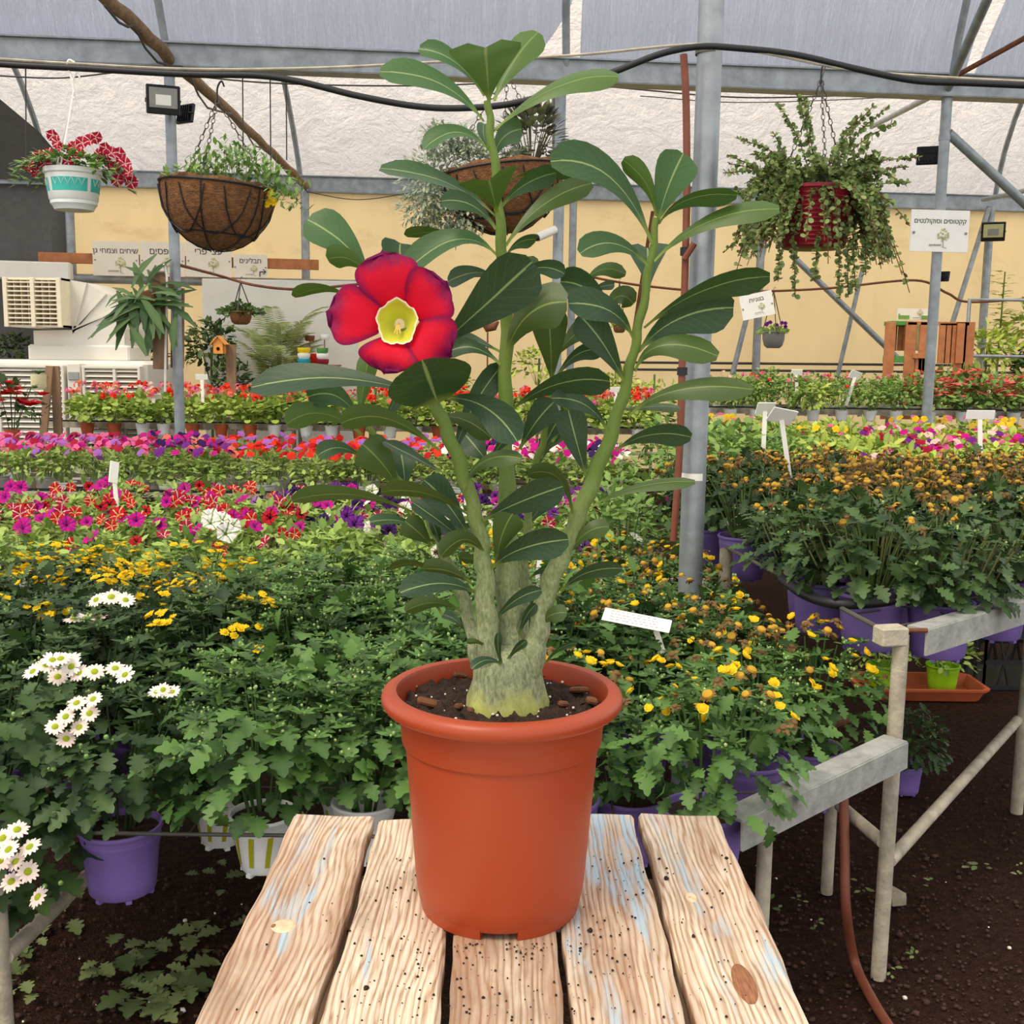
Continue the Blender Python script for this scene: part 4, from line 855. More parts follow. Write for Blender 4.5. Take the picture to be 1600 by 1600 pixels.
def plantbase(name, label, group, pos, potk, cat='potted plant', rz=None, soil=False):
    h = POTS[potk][3]; OBST.append((pos[0], pos[1], POTS[potk][2]*.955, pos[2]-h, pos[2])); t = thing(name, label, cat, (pos[0], pos[1], pos[2]-h), rng.uniform(0, 6.28) if rz is None else rz, group); addpot(t, potk, soil=soil); return t, h
def fol(t, mesh, z, s=1.0):
    o = place('foliage', mesh, t, True, 'stuff'); o.location = (0, 0, z); o.rotation_euler = (0, 0, rng.uniform(0, 6.28)); o.scale = (s, s, s*rng.uniform(.92, 1.08)); return o
def mum_green(x, y, z, potk='white', front=False, lab=None):
    t, h = plantbase('potted_chrysanthemum', 'leafy green chrysanthemum covered in unopened buds in a white striped pot' if not front else 'green chrysanthemum spilling broad leaves over its white striped pot at the bench edge', 'green chrysanthemums in bud' if not front else 'front green chrysanthemums', (x, y, z), potk, rz=0 if front else None, soil=front)
    if lab: t['label'] = lab
    fol(t, rng.choice(V_GREEN), h-.02, rng.uniform(.95, 1.1))
    if front: addleaves(t, L_MUM, .16, h+.05, h+.27, 34, .066)
    return t
def mum_daisy(x, y, z, clusters, front=False, pink=False, lab=None):
    t, h = plantbase('potted_chrysanthemum', 'white daisy chrysanthemum with dark leaves in a purple pot' if not front else 'white daisy chrysanthemum leaning over its purple pot at the bench edge', 'white daisy chrysanthemums' if not front else 'front daisy chrysanthemums', (x, y, z), 'purple', rz=0, soil=front)
    if lab: t['label'] = lab
    fol(t, rng.choice(V_DAISY), h-.02, rng.uniform(.95, 1.08))
    if front: addleaves(t, L_MUMD, .17, h+.05, h+.24, 34, .066)
    for c in range(clusters):
        p, n = ontop(.2, .35, h-.02, .9); k = rng.randint(3, 6)
        for j in range(k):
            q = p+Vector((rng.gauss(0, .03), rng.gauss(0, .03), rng.gauss(.015, .008))); addflower(t, rng.choice(M_DAISY[1:] if pink else M_DAISY[:2]), q, n+Vector((rng.gauss(0, .3), rng.gauss(-.35, .3), 0)), rng.uniform(.85, 1.1), M_EYE)
    return t
def mum_yellow(x, y, z, lab=None):
    t, h = plantbase('potted_chrysanthemum', 'bright yellow chrysanthemum in the patch behind the white daisies', 'yellow chrysanthemums behind the daisies', (x, y, z), 'purple')
    if lab: t['label'] = lab
    fol(t, rng.choice(V_DAISY), h-.02, rng.uniform(.92, 1.05))
    for c in range(6):
        p, n = ontop(.2, .35, h, .95)
        for j in range(rng.randint(4, 8)): addflower(t, rng.choice(M_YEL), p+Vector((rng.gauss(0, .026), rng.gauss(0, .026), rng.gauss(.012, .006))), n+Vector((rng.gauss(0, .2), rng.gauss(0, .2), 0)), rng.uniform(.72, 1.0))
    return t
def mum_button(x, y, z, nf=26, front=False, wilt=.55, lab=None):
    t, h = plantbase('potted_chrysanthemum', 'fading yellow button chrysanthemum in a purple pot beside the terracotta pot' if not front else 'yellow button chrysanthemum showing its purple pot at the angled bench rail', 'yellow button chrysanthemums' if not front else 'front yellow button chrysanthemums', (x, y, z), 'purple', rz=0, soil=front)
    if lab: t['label'] = lab
    fol(t, rng.choice(V_BUTT), h-.02, rng.uniform(.95, 1.08))
    if front: addleaves(t, L_MUM, .13, h+.04, h+.18, 22, .048)
    for c in range(nf):
        p, n = ontop(.19, .33, h-.005, 1.0); me = rng.choice(M_GOLD[1:]) if rng.random() < wilt else M_GOLD[0]
        addflower(t, me, p, n+Vector((rng.gauss(0, .4), rng.gauss(-.2, .4), 0)), rng.uniform(.85, 1.3))
    return t
def mum_cut(x, y, z, nf, front=False, lab=None):
    t, h = plantbase('potted_chrysanthemum', 'trimmed chrysanthemum with bare cut stems in a purple pot on the raised bench' if front else 'faded chrysanthemum topped with brown and yellow heads on the raised bench', 'trimmed chrysanthemums on the raised bench' if front else 'faded chrysanthemums on the raised bench', (x, y, z), 'purple', rz=0, soil=front)
    if lab: t['label'] = lab
    fol(t, rng.choice(V_CUT), h-.02, rng.uniform(.95, 1.1))
    if front: addleaves(t, L_MUMD, .15, h+.03, h+.15, 26, .055)
    if front:
        f = Foliage()
        for i in range(46):
            a = rng.uniform(0, 6.28); q = .2*math.sqrt(rng.random()); x0, y0 = q*math.cos(a), q*math.sin(a); ln = rng.uniform(.05, .1); zz = h+.19-.3*q
            f.stem([(x0*.8, y0*.8, zz-.06), (x0*1.05, y0*1.05, zz+ln*.4)], [.0028, .0026], 0)
        place('cut_stems', f.mesh('cut_stems', 'lf_olive'), t, True, 'stuff')
    for c in range(nf):
        p, n = ontop(.2, .26, h, 1.0); addflower(t, rng.choice(M_SPRAY), p+Vector((0, 0, .02)), n*.6+Vector((rng.gauss(0, .2), rng.gauss(0, .2), .5)), rng.uniform(.85, 1.2), None, 'flower_spray')
    return t
def petunia_pot(x, y, z, cols, nf, label, group, potk='white', s=1.0):
    t, h = plantbase('potted_petunia', label, group, (x, y, z), potk)
    fol(t, rng.choice(V_PET), h-.02, s*rng.uniform(.9, 1.15))
    for c in range(nf):
        p, n = ontop(.18*s, .2*s, h, .95); addflower(t, M_PET[rng.choice(cols)], p+Vector((0, 0, .015)), n*.7+Vector((rng.gauss(0, .45), rng.gauss(0, .35), 0)) - Vector((math.sin(t.rotation_euler.z), math.cos(t.rotation_euler.z), 0))*.9, rng.uniform(.85, 1.2))
    return t
def joined_flowers(seed, mats, n, R, Hh, s, kind):
    """far plants: many tiny heads as one part"""
    f = Foliage(); st = random.Random(seed)
    for i in range(n):
        p, nn_ = ontop(R, Hh, 0, .95); mi = st.randrange(len(mats)); sr = random.Random(i+seed)
        if kind == 'ball':
            for k in range(9):
                d = rdir(); d[2] = abs(d[2]); f.leaf(T_ROUND, np.array(p)+d*s*.6+np.array([0, 0, .03]), np.cross(d, rdir()), d, s*.7, 1.0, .5, mi)
            f.stem([(p.x*.7, p.y*.7, p.z-.06), (p.x, p.y, p.z+.03)], [.003, .003], mi) if False else None
        else:
            a0 = st.uniform(0, 1)
            ax = np.array([st.gauss(0, .5), -.6+st.gauss(0, .4), .8])
            for k in range(5):
                a = a0+k*1.2566; u = np.cross(ax, (0, 0, 1.)); u /= np.linalg.norm(u)+1e-6; w_ = np.cross(u, ax/np.linalg.norm(ax)); f.leaf(T_ROUND, np.array(p)+np.array([0, 0, .015]), u*math.cos(a)+w_*math.sin(a), ax, s, 1.0, .5, mi)
    return f.mesh('flowers', mats)

# ------------------------------------------------------------------ benches
def bench(name, label, loc, rails, legs, wires, mt='pipe_worn', wz=.003):
    t = thing(name, label, 'plant bench', loc)
    for a, b_, s in rails: MB().bar(a, b_, s, s).build('rail', 'angle_iron' if s > .03 else mt, t)
    for a, b_, r in legs: MB().tube([a, b_], r, 12).build('leg', mt, t)
    for a, b_ in wires: MB().tube([a, b_], wz, 6).build('wire', 'wire', t)
    return t
ZL = 0.505                                                     # wire level of the low bench
lb = thing('plant_bench', 'low wire bench holding chrysanthemums behind the plank table', 'plant bench', (-0.4, 2.15, 0))
w0 = P(-10, 1303, 2.16); zw = w0.z
MB().tube([(-1.35, 2.17, zw), (0.27, 2.17, zw)], .0045, 8).build('front_wire', 'wire', lb)
def angle_beam(nm, a, b_, wd, ht, parent, th=.006):
    a = Vector(a); b_ = Vector(b_); d = (b_-a).normalized(); out = d.cross(Vector((0, 0, 1))).normalized(); m_ = MB()
    m_.bar(a+out*(-wd/2), b_+out*(-wd/2), wd, th); m_.bar(a+Vector((0, 0, -ht/2)), b_+Vector((0, 0, -ht/2)), th, ht); return m_.build(nm, 'angle_iron', parent, smooth=False)
A1, A2 = P(1160, 1284, 2.06), P(1418, 1160, 2.46)
angle_beam('front_beam', A1, A2, .06, .062, lb)
B1, B2 = P(1215, 1183, 2.9), P(1370, 1183, 2.9); angle_beam('back_beam', B1, B2, .04, .03, lb)
for (px, py, Y, top) in ((1187, 1500, 2.28, A1.z-.03), (6, 1560, 2.1, zw), (1300, 1240, 2.95, B1.z-.02), (300, 1400, 4.12, zw), (-200, 1400, 4.12, zw)):
    q = P(px, py, Y); MB().tube([(q.x, q.y, 0), (q.x, q.y, top)], .017, 12).build('leg', 'pipe_worn', lb)
MB().tube([P(8, 1495, 2.1), P(135, 1370, 2.5)], .018, 10).build('brace', 'pipe_worn', lb)
MB().tube([P(1215, 1165, 2.95), P(1330, 1120, 2.95)], .014, 8).build('brace', 'rust', lb)
# raised bench on the right
ZU = 0.87
ub = thing('plant_bench', 'raised bench on rusty pipe legs holding faded chrysanthemums in purple pots', 'plant bench', (1.0, 2.5, 0))
q = PZ(1372, 1528, 0); U1 = P(1392, 985, q.y); 
MB().tube([(q.x, q.y, 0), (q.x+.004, q.y, U1.z-.01)], .0185, 14).build('leg', 'pipe_worn', ub)
MB().box((U1.x+.0, U1.y, U1.z-.012), (.068, .05, .045), Matrix.Rotation(.2, 3, 'Z'), bev=.004).build('corner_bracket', 'pipe_worn', ub)
U2 = P(1448, 985, q.y+.02); U3 = U2+Vector((.95, .82, 0)); angle_beam('front_beam', U2, U3, .05, .062, ub)
U4 = P(1135, 850, 3.65); U4.z = U1.z
MB().tube([U1+Vector((-.02, .02, 0)), U4], .006, 8).build('side_rod', 'wire', ub); MB().tube([U1, U2], .006, 8).build('link_rod', 'rust', ub)
hp = [P(1222, 905, 3.0), P(1258, 929, 2.86), P(1305, 943, 2.76), P(1370, 941, 2.76), P(1418, 932, 2.79)]
tag(MB().tube(spline(hp, 6), .014, 10).build('irrigation_hose', 'black_plastic'), 'black hose end lying against the purple pots of the raised bench', 'hose')
q3 = PZ(1588, 1270, 0); MB().tube([(q3.x, q3.y, 0), (q3.x, q3.y, ZU)], .02, 12).build('leg', 'pipe_worn', ub)
q4 = PZ(1130, 1180, 0); MB().tube([(U4.x, U4.y, 0), (U4.x, U4.y, ZU)], .022, 12).build('leg', 'pipe_worn', ub)
MB().tube([Vector((q.x+.01, q.y, P(1380, 1345, q.y).z)), Vector((q3.x-.02, q3.y, P(1578, 1125, q3.y).z))], .016, 12).build('brace', 'pipe_worn', ub)
MB().tube([Vector((q.x-.01, q.y, P(1365, 1315, q.y).z)), P(1312, 1258, 2.7)], .016, 12).build('brace', 'pipe_worn', ub)
wz_ = U1.z-.02
wz_ = U1.z-.02
# ------------------------------------------------------------------ plants on the low bench
RIM = zw+.035
front = [('daisy', 188, 1287, 2.275), ('green', 411, 1268, 2.26), ('green', 345, 1237, 2.55), ('green', 545, 1235, 2.62), ('button', 985, 1240, 2.5), ('button', 1100, 1262, 2.2), ('button', 1264, 1165, 2.72), ('daisy', -20, 1262, 2.3)]
placed = []; DAISY = {}
FL = {188: 'pinkish daisy chrysanthemum in the purple pot crossed by the bench wire', 411: 'green chrysanthemum in the white striped pot touching the plank table', 345: 'green chrysanthemum whose white striped pot stands back in the shade', 545: 'green chrysanthemum drooping behind the rim of the terracotta pot',
      985: 'button chrysanthemum in the purple pot just behind the terracotta pot', 1100: 'yellow button chrysanthemum in the purple pot at the end of the planks', 1264: 'yellow button chrysanthemum above the angled steel beam', -20: 'pink white daisies hanging low beside the bench leg'}
for k_, px, py, Y in front:
    p = P(px, py, Y); placed.append((p.x, p.y))
    lab = FL[px]
    if k_ == 'daisy': DAISY[px] = mum_daisy(p.x, p.y, p.z, 0, True, True, lab)
    elif k_ == 'green': mum_green(p.x, p.y, p.z, 'white', True, lab)
    else: mum_button(p.x, p.y, p.z, 30, True, .35, lab)
addleaves(DAISY[-20], L_MUMD, .24, .02, .3, 44, .075, (-1.9, -.2)); addleaves(DAISY[-20], L_MUMD, .2, -.02, .2, 24, .07, (-1.9, -.6))
def world_daisy(t, px, py, Y, s, me=None):
    q = P(px, py, Y)-t.location; addflower(t, me or rng.choice(M_DAISY[:2]), q, Vector((rng.gauss(0, .3), rng.gauss(-.7, .25), 1)), s, M_EYE)
for px, py in ((27, 1297), (14, 1328), (47, 1324), (25, 1347), (44, 1362), (18, 1378), (60, 1402), (5, 1310), (0, 1345)): world_daisy(DAISY[-20], px, py, 1.93+rng.uniform(-.02, .02), .85, M_DAISY[1])
for px, py in ((103, 1120), (120, 1099), (146, 1093), (124, 1137), (103, 1155), (86, 1136), (140, 1115)): world_daisy(DAISY[188], px, py, 2.1+rng.uniform(-.02, .02), .8, M_DAISY[1])
for px, py in ((52, 1050), (72, 1040), (95, 1030), (112, 1042), (124, 1052), (90, 1058), (148, 1050), (180, 1045), (196, 1055), (82, 1032), (110, 1030)): world_daisy(DAISY[188], px, py, 2.2+rng.uniform(-.04, .04), .85)
for px, py in ((255, 1078), (270, 1082), (245, 1082)): world_daisy(DAISY[188], px, py, 2.25, .7)
for px, py in ((108, 1188), (135, 1182), (166, 1152), (84, 1202), (70, 1385), (95, 1380)): q = P(px, py, 2.08)-DAISY[188].location; addflower(DAISY[188], M_BUD, q, Vector((0, -.5, 1)), 1.0, None, 'bud')
for iy in range(10):
    Y = 2.32+.215*iy
    xmin = -.49*Y-.12
    xs = [-2.36+.2255*j for j in range(15)]
    for x in xs:
        if x < xmin: continue
        x = x+rng.uniform(-.012, .012); y = Y+rng.uniform(-.008, .008)
        if any((x-a)**2+(y-b_)**2 < .0345 for a, b_ in placed): continue
        if (x-NP.x)**2+(y-NP.y)**2 < .0175: continue
        bd = (A2-A1).normalized(); bo = Vector((x, y, 0))-Vector((A1.x, A1.y, 0))
        if x > A1.x-.15 and bo.x*bd.y-bo.y*bd.x > -.16: continue                       # clear of the angled beam and its leg
        px, py = proj((x, y, RIM+.3))
        if px > 1385-.0*y or x > .80-.12*(y-2.3): continue
        if py < 868 and px < 700: continue
        if py < 845: continue
        z = RIM+rng.uniform(-.02, .02)
        if px < 285 and py > 985: mum_daisy(x, y, z-.02, 1)
        elif px < 300 and py > 930: mum_daisy(x, y, z, 1) if rng.random() < .5 else mum_yellow(x, y, z)
        elif px < 400 - (py-870)*.5: mum_yellow(x, y, z, 'bright yellow chrysanthemum in the row along the petunia bench' if y > 3.5 else None)
        elif px < 740 or (px < 1000 and 890 < py < 990 and rng.random() < .8): mum_green(x, y, z, 'white', False, 'leafy green chrysanthemum in bud in the row along the petunia bench' if y > 3.35 else 'leafy green chrysanthemum in bud just behind the front white pots' if y < 2.75 else 'leafy green chrysanthemum in bud in the middle of the green patch')
        else: mum_button(x, y, z, 24, False, .55, 'fading yellow button chrysanthemum near the foot of the thick pole' if y > 3.2 else 'fading yellow button chrysanthemum beside the large handwritten label' if y > 2.6 else None)
# ------------------------------------------------------------------ plants on the raised bench
RU = U1.z+.02
ufront = [(1470, 938, 2.9), (1362, 925, 2.9), (1286, 906, 3.12), (1162, 836, 3.78), (1560, 915, 3.14), (1668, 920, 3.3)]
up = []
UL = {1470: 'trimmed chrysanthemum in the grooved purple pot behind the bench beam', 1362: 'trimmed chrysanthemum in the purple pot circled by the black hose', 1286: 'trimmed chrysanthemum in the purple pot at the far end of the black hose', 1162: 'faded chrysanthemum in the purple pot next to the thick pole', 1560: 'trimmed chrysanthemum leaning over the steel beam of the raised bench', 1668: 'trimmed chrysanthemum above the black crates'}
for px, py, Y in ufront:
    p = P(px, py, Y); up.append((p.x, p.y)); mum_cut(p.x, p.y, p.z, 2 if Y < 3.35 else 14, Y < 3.35, UL[px])
for iy in range(5):
    Y = 3.15+.24*iy
    for x in np.arange(.98-.16*(Y-2.5), .5*Y+.25, .24):
        x += rng.uniform(-.02, .02)+(.12 if iy % 2 else 0); y = Y+rng.uniform(-.015, .015)
        if any((x-a)**2+(y-b_)**2 < .0375 for a, b_ in up): continue
        if any((x-a.x)**2+(y-a.y)**2 < .0145 for a in (U4, q3, NP)): continue
        if (y-2.5) < (x-.96)*.86+.15: continue
        mum_cut(x, y, RU-.03+rng.uniform(-.01, .03), 22, False, 'faded chrysanthemum with brown heads in the back row before the dianthus' if y > 4.1 else 'faded chrysanthemum with brown heads right behind the trimmed plants' if y < 3.5 else None)

# the wires of both benches: cells that hold the pots, each wire ending at a pot's wall
OBST.append((NP.x, NP.y, .04, 0, 3))
for k_ in range(9):
    y = 2.4275+.215*k_
    for a, b_ in clear_segments((-2.4, y, zw), (.66 if y < 3.2 else .5, y, zw)): MB().tube([a, b_], .0025, 6).build('wire', 'wire', lb)
for j in range(15):
    x = -2.36+.2255*(j-.5)
    if x > .62: continue
    for a, b_ in clear_segments((x, 2.17, zw-.005), (x, 4.12, zw-.005)): MB().tube([a, b_], .0025, 6).build('wire', 'wire', lb)
for k_ in range(7):
    a = U1.lerp(U4, (k_+.4)/7.4)
    for c_, d_ in clear_segments((a.x+.01, a.y+.03, wz_), (a.x+1.75, a.y+.2+.9*(1-k_/7), wz_)): MB().tube([c_, d_], .0025, 6).build('wire', 'wire', ub)
for k_ in range(1, 8):
    for c_, d_ in clear_segments((U1.x+.24*k_, U1.y+.2*k_+.04, wz_-.005), (U4.x+.24*k_, U4.y+.9, wz_-.005)): MB().tube([c_, d_], .0025, 6).build('wire', 'wire', ub)

# ------------------------------------------------------------------ petunia benches and the green rows behind
RODS = []
def slab_bench(label, x0, x1, y0, y1, z, legs, railz=.03, yslope=0.0, tray=True, mid=None):
    t = thing('plant_bench', label, 'plant bench', ((x0+x1)/2, y0, 0))
    for yy in (y0, mid or (y0+y1)/2, y1): MB().bar((x0, yy+yslope*x0, z), (x1, yy+yslope*x1, z), .035, railz).build('rail', 'pipe_worn', t)
    if tray: MB().bar((x0, y0+yslope*x0, z+railz/2+.007), (x1, y0+yslope*x1, z+railz/2+.007), .03, .016).build('drip_hose', 'black_plastic', t)
    RODS.append((t, x0, x1, y0, y1, z))
    for x in legs:
        for yy in (y0+.03, y1-.03): MB().tube([(x, yy+yslope*x, 0), (x, yy+yslope*x, z)], .022, 10).build('leg', 'pipe_worn', t)
    return t
z1 = .56
def herb(x, y, z, px):
    t, h = plantbase('potted_herb', 'lush green leafy herb growing around the foot of the thick pole', 'green herbs around the thick pole', (x, y, z), 'whiteplain'); fol(t, rng.choice(V_HERB), h-.02, rng.uniform(.9, 1.15))
    if px < 1010:
        for c in range(3): p, n = ontop(.2, .3, h, .9); addflower(t, M_PET[rng.choice(['magenta', 'violet', 'white'])], p, n+Vector((0, -.5, 0)), .9)
slab_bench('low bench full of red star petunias behind the yellow chrysanthemums', -3.2, .77, 4.2, 6.12, z1-.06, (-3, -1.5, 0, .74), mid=4.91)
star = ['redstar', 'redstar', 'crimson', 'red', 'magenta']; cool = ['white', 'violet', 'magenta', 'purple', 'lilac', 'crimson']
for iy, Y in enumerate((4.35, 4.72, 5.1, 5.5, 5.9)):
    for x in np.arange(-.48*Y-.15, .56, .30):
        x += rng.uniform(-.04, .04)+(.15 if iy % 2 else 0); px, py = proj((x, Y, z1+.25))
        if x > .66: continue
        if px > 905: herb(x, Y, z1+.03, px); continue
        if iy == 0: n = 3 if px < 420 else 1
        else: n = rng.randint(7, 10)
        if px < 430: petunia_pot(x, Y, z1+rng.uniform(-.02, .03), star, n, ('red star petunia in the front row beside the yellow chrysanthemums' if iy < 2 else 'red star petunia deeper in the low petunia bench'), 'red star petunias', s=1.05)
        else: petunia_pot(x, Y, z1+rng.uniform(-.02, .03), cool if px > 520 else star+cool, n, 'mixed white violet and magenta petunia on the low petunia bench', 'mixed petunias', s=1.05)
slab_bench('second petunia bench with a pale front rail and white pots', -4.0, .77, 6.85, 7.9, .62, (-3.6, -2.2, -.8, .72), mid=7.475)
JF = {}
q = P(320, 905, 3.95); petunia_pot(q.x, q.y, q.z, ['white'], 6, 'pure white petunia standing among the yellow chrysanthemums', None)
def jf(key, mats, n, R, Hh, s, kind):
    JF.setdefault(key, [joined_flowers(k_+hash(key) % 97 if False else k_+len(key), mats, n, R, Hh, s, kind) for k_ in range(2)]); return rng.choice(JF[key])
for iy, Y in enumerate((6.98, 7.3, 7.65)):
    for x in np.arange(-.48*Y-.1, .7, .31):
        x += rng.uniform(-.05, .05)+(.15 if iy % 2 else 0); px, py = proj((x, Y, .9)); r = rng.random()
        if x > .66: continue
        if px < 240: key, mats, lab, gp = 'pnk', ['petal_magenta', 'petal_pink', 'petal_pink', 'petal_lilac', 'petal_crimson'], 'pink and magenta petunia on the second petunia bench', 'pink petunias'
        elif px < 330: key, mats, lab, gp = 'vio', ['petal_violet', 'petal_magenta', 'petal_salmon', 'petal_purple'], 'violet and salmon petunia on the second petunia bench', 'violet petunias'
        elif px < 690: key, mats, lab, gp = 'sca', ['petal_scarlet', 'petal_scarlet', 'petal_red', 'petal_scarlet', 'petal_lilac'], 'scarlet verbena on the second petunia bench', 'scarlet verbenas'
        else: key, mats, lab, gp = 'mix', ['petal_magenta', 'petal_violet', 'petal_white', 'petal_scarlet'], 'mixed colour petunia seen through the desert rose leaves', 'mixed petunias behind the desert rose'
        t, h = plantbase('potted_petunia', lab, gp, (x, Y, .68), 'white'); fol(t, rng.choice(V_PET), h-.02, 1.05)
        o = place('flowers', jf(key, mats, 20, .19, .24, .028, 'open'), t, True, 'stuff'); o.location = (0, 0, h); t.rotation_euler = (0, 0, rng.uniform(-.6, .6))
# more herbs and bedding plants
hb = slab_bench('bench of leafy green herbs behind the thick pole', .84, 5.2, 4.8, 8.85, .745, (.87, 3.2, 4.9), mid=6.88)
for Y in (4.98, 5.35, 5.7, 6.08, 6.5):
    for x in np.arange(.98, .235*Y+.02, .28): herb(x+rng.uniform(-.02, .02), Y, .80, 1100)

for iy, Y in enumerate((5.0, 5.5, 6.0, 6.6, 7.2, 7.9, 8.6)):
    for x in np.arange(max(.98, .19*Y) if Y > 6.55 else .235*Y+.2, .52*Y, .36):
        x += rng.uniform(-.05, .05)+(.18 if iy % 2 else 0); px, py = proj((x, Y, .95)); r = rng.random()
        bright = Y > 6.3
        if px > 1370 and Y < 7.5 and r < .75: key, mats, lab, gp = 'dia', ['petal_magenta', 'petal_pink', 'petal_crimson', 'petal_crimson', 'petal_magenta', 'petal_blush', 'petal_purple'], 'magenta and pink dianthus behind the raised bench', 'dianthus behind the raised bench'
        elif Y > 7 and r < .5: key, mats, lab, gp = 'mar', ['petal_yellow', 'petal_gold', 'petal_pink'], 'yellow and orange bedding plant behind the dianthus', 'yellow bedding plants'
        else: key, mats, lab, gp = None, None, 'bright green leafy bedding plant behind the raised bench', 'green bedding plants'
        t, h = plantbase('bedding_plant', lab, gp, (x, Y, .80), 'whiteplain'); fol(t, rng.choice(V_BRIGHT if bright or key is None else V_PET), h-.02, rng.uniform(.85, 1.05))
        if key: o = place('flowers', jf(key, mats, 17 if key == 'dia' else 9, .2, .26, .028, 'open'), t, True, 'stuff'); o.location = (0, 0, h+.01); t.rotation_euler = (0, 0, rng.uniform(-.5, .5))
# geranium bench
gz_ = P(500, 668, 11.0).z
slab_bench('long geranium bench with a wooden rail in front of the air cooler', P(75, 668, 11).x, 1.9, 11.0, 12.0, gz_, [P(a, 700, 11).x for a in (133, 195, 440, 560, 720, 900)], .06)
GC = [('sal', ['petal_salmon', 'petal_scarlet', 'petal_pink']), ('sct', ['petal_scarlet', 'petal_scarlet', 'petal_salmon']), ('bls', ['petal_blush', 'petal_pink', 'petal_scarlet']), ('org', ['petal_scarlet', 'petal_salmon', 'petal_scarlet'])]
for iy, Y in enumerate((10.9, 11.4, 11.8)):
    for i, px0 in enumerate(range(132, 1000, 43)):
        q = P(px0+rng.uniform(-6, 6)+(20 if iy % 2 else 0), 668, Y); pk = 'terra' if i in (0, 1, 4, 5, 6, 10, 13) and iy == 0 else 'whiteplain'
        if 480 < px0 < 960 and iy == 1 and i % 2: continue
        lab = 'geranium in a terracotta pot on the bench before the air cooler' if pk == 'terra' else 'geranium in a white pot on the long geranium bench'
        t, h = plantbase('potted_geranium', lab, 'geraniums in terracotta' if pk == 'terra' else 'geraniums in white pots', (q.x, Y, gz_+(.025 if iy == 0 else .05)), pk); s_ = rng.uniform(1.0, 1.25); fol(t, rng.choice(V_GER), h-.02, s_)
        key, mats = rng.choice(GC if px0 < 420 else GC[1:2]+GC[3:]+GC[:1]); o = place('flowers', jf(key, mats, 4 if px0 < 200 else 6, .17, .27, .045, 'ball'), t, True, 'stuff'); o.location = (0, 0, h+.03)
# far right bench
rz_ = P(1350, 644, 11.6).z
slab_bench('far bench with poinsettias and white pots near the slatted stand', P(1085, 644, 11.6).x, 6.4, 11.6, 12.7, rz_, [P(a, 660, 11.6).x for a in (1100, 1235, 1440, 1590)], .06)
for iy, Y in enumerate((11.5, 12.0, 12.5)):
    for px0 in range(1100, 1640, 44):
        q = P(px0+rng.uniform(-8, 8)+(20 if iy % 2 else 0), 644, Y)
        if px0 > 1440: lab, gp, vm, key = 'coral red poinsettia on the far bench', 'poinsettias on the far bench', V_POIN, None
        else: lab, gp, vm, key = 'leafy green potted plant with small blooms on the far bench', 'leafy plants on the far bench', V_HERB if rng.random() < .6 else V_BRIGHT, rng.choice(['bls', 'sal', None])
        t, h = plantbase('potted_plant', lab, gp, (q.x, Y, rz_+(.02 if iy == 0 else .05)), 'whiteplain'); fol(t, rng.choice(vm), h-.02, rng.uniform(.88, 1.08))
        if key: o = place('flowers', jf(key+'s', dict(GC)[key], 3, .18, .3, .035, 'ball'), t, True, 'stuff'); o.location = (0, 0, h)
# plants between the geraniums and the far wall
V_DRY = [bush(s, .3, .3, ['lf_dry', 'lf_bud'], (T_BLADE, 260, .14), (T_BLADE, 10, 4, .1), 0) for s in (91,)]
V_DK = [bush(s, .35, .7, ['lf_dark', 'lf_bud'], (T_OVAL, 260, .11), (T_OVAL, 26, 6, .09), 0) for s in (92, 93)]
V_GOLD = [bush(s, .4, .6, ['lf_bright', 'lf_purple'], (T_LANCE, 260, .16), (T_LANCE, 20, 6, .12), 0, bigmi=0) for s in (94, 95)]
def groundplant(name, label, px, py, Y, mesh, s, group=None, stemr=.02, mt='mum_stem', sz=1.0):
    """a rooted plant: its crown's centre shows at px, py"""
    q = P(px, py, Y); t = thing(name, label, 'plant', (q.x, q.y, 0), 0, group); o = place('foliage', mesh, t, True, 'stuff'); o.location = (0, 0, q.z-.35*s*sz); o.scale = (s, s, s*sz)
    MB().tube([(0, 0, 0), (.02, 0, q.z)], [stemr, stemr*.6], 8).build('stem', mt, t, local=True); return t
for i, (px, py) in enumerate(((395, 606), (458, 606), (521, 606), (584, 606), (427, 602), (647, 604))): groundplant('dry_shrub', 'brownish dry shrub behind the long geranium bench', px, py, 13.1 if i == 4 else 12.55, V_DRY[0], .8, 'dry shrubs behind the geraniums')
groundplant('leafy_shrub', 'dark green shrub right of the floodlight post', 328, 545, 13.6, V_DK[0], .85, sz=1.2); groundplant('leafy_shrub', 'dark shrub below the staghorn fern', 226, 575, 14.0, V_DK[1], .9)
groundplant('leafy_shrub', 'low dark green plant left of the dry shrubs', 362, 600, 13.0, V_DK[1], .7); groundplant('leafy_shrub', 'dark leafy plant behind the cooler duct', 22, 545, 13.78, V_DK[0], .55)
groundplant('variegated_shrub', 'yellow green variegated shrub right of the slatted stand', 1540, 545, 13.6, V_GOLD[0], .92); groundplant('variegated_shrub', 'tall yellow green shrub under the far floodlight', 1628, 505, 14.6, V_GOLD[1], 1.1)
groundplant('leafy_shrub', 'dark red leaved plant right of the slatted stand', 1612, 575, 13.25, V_DK[0], .7)
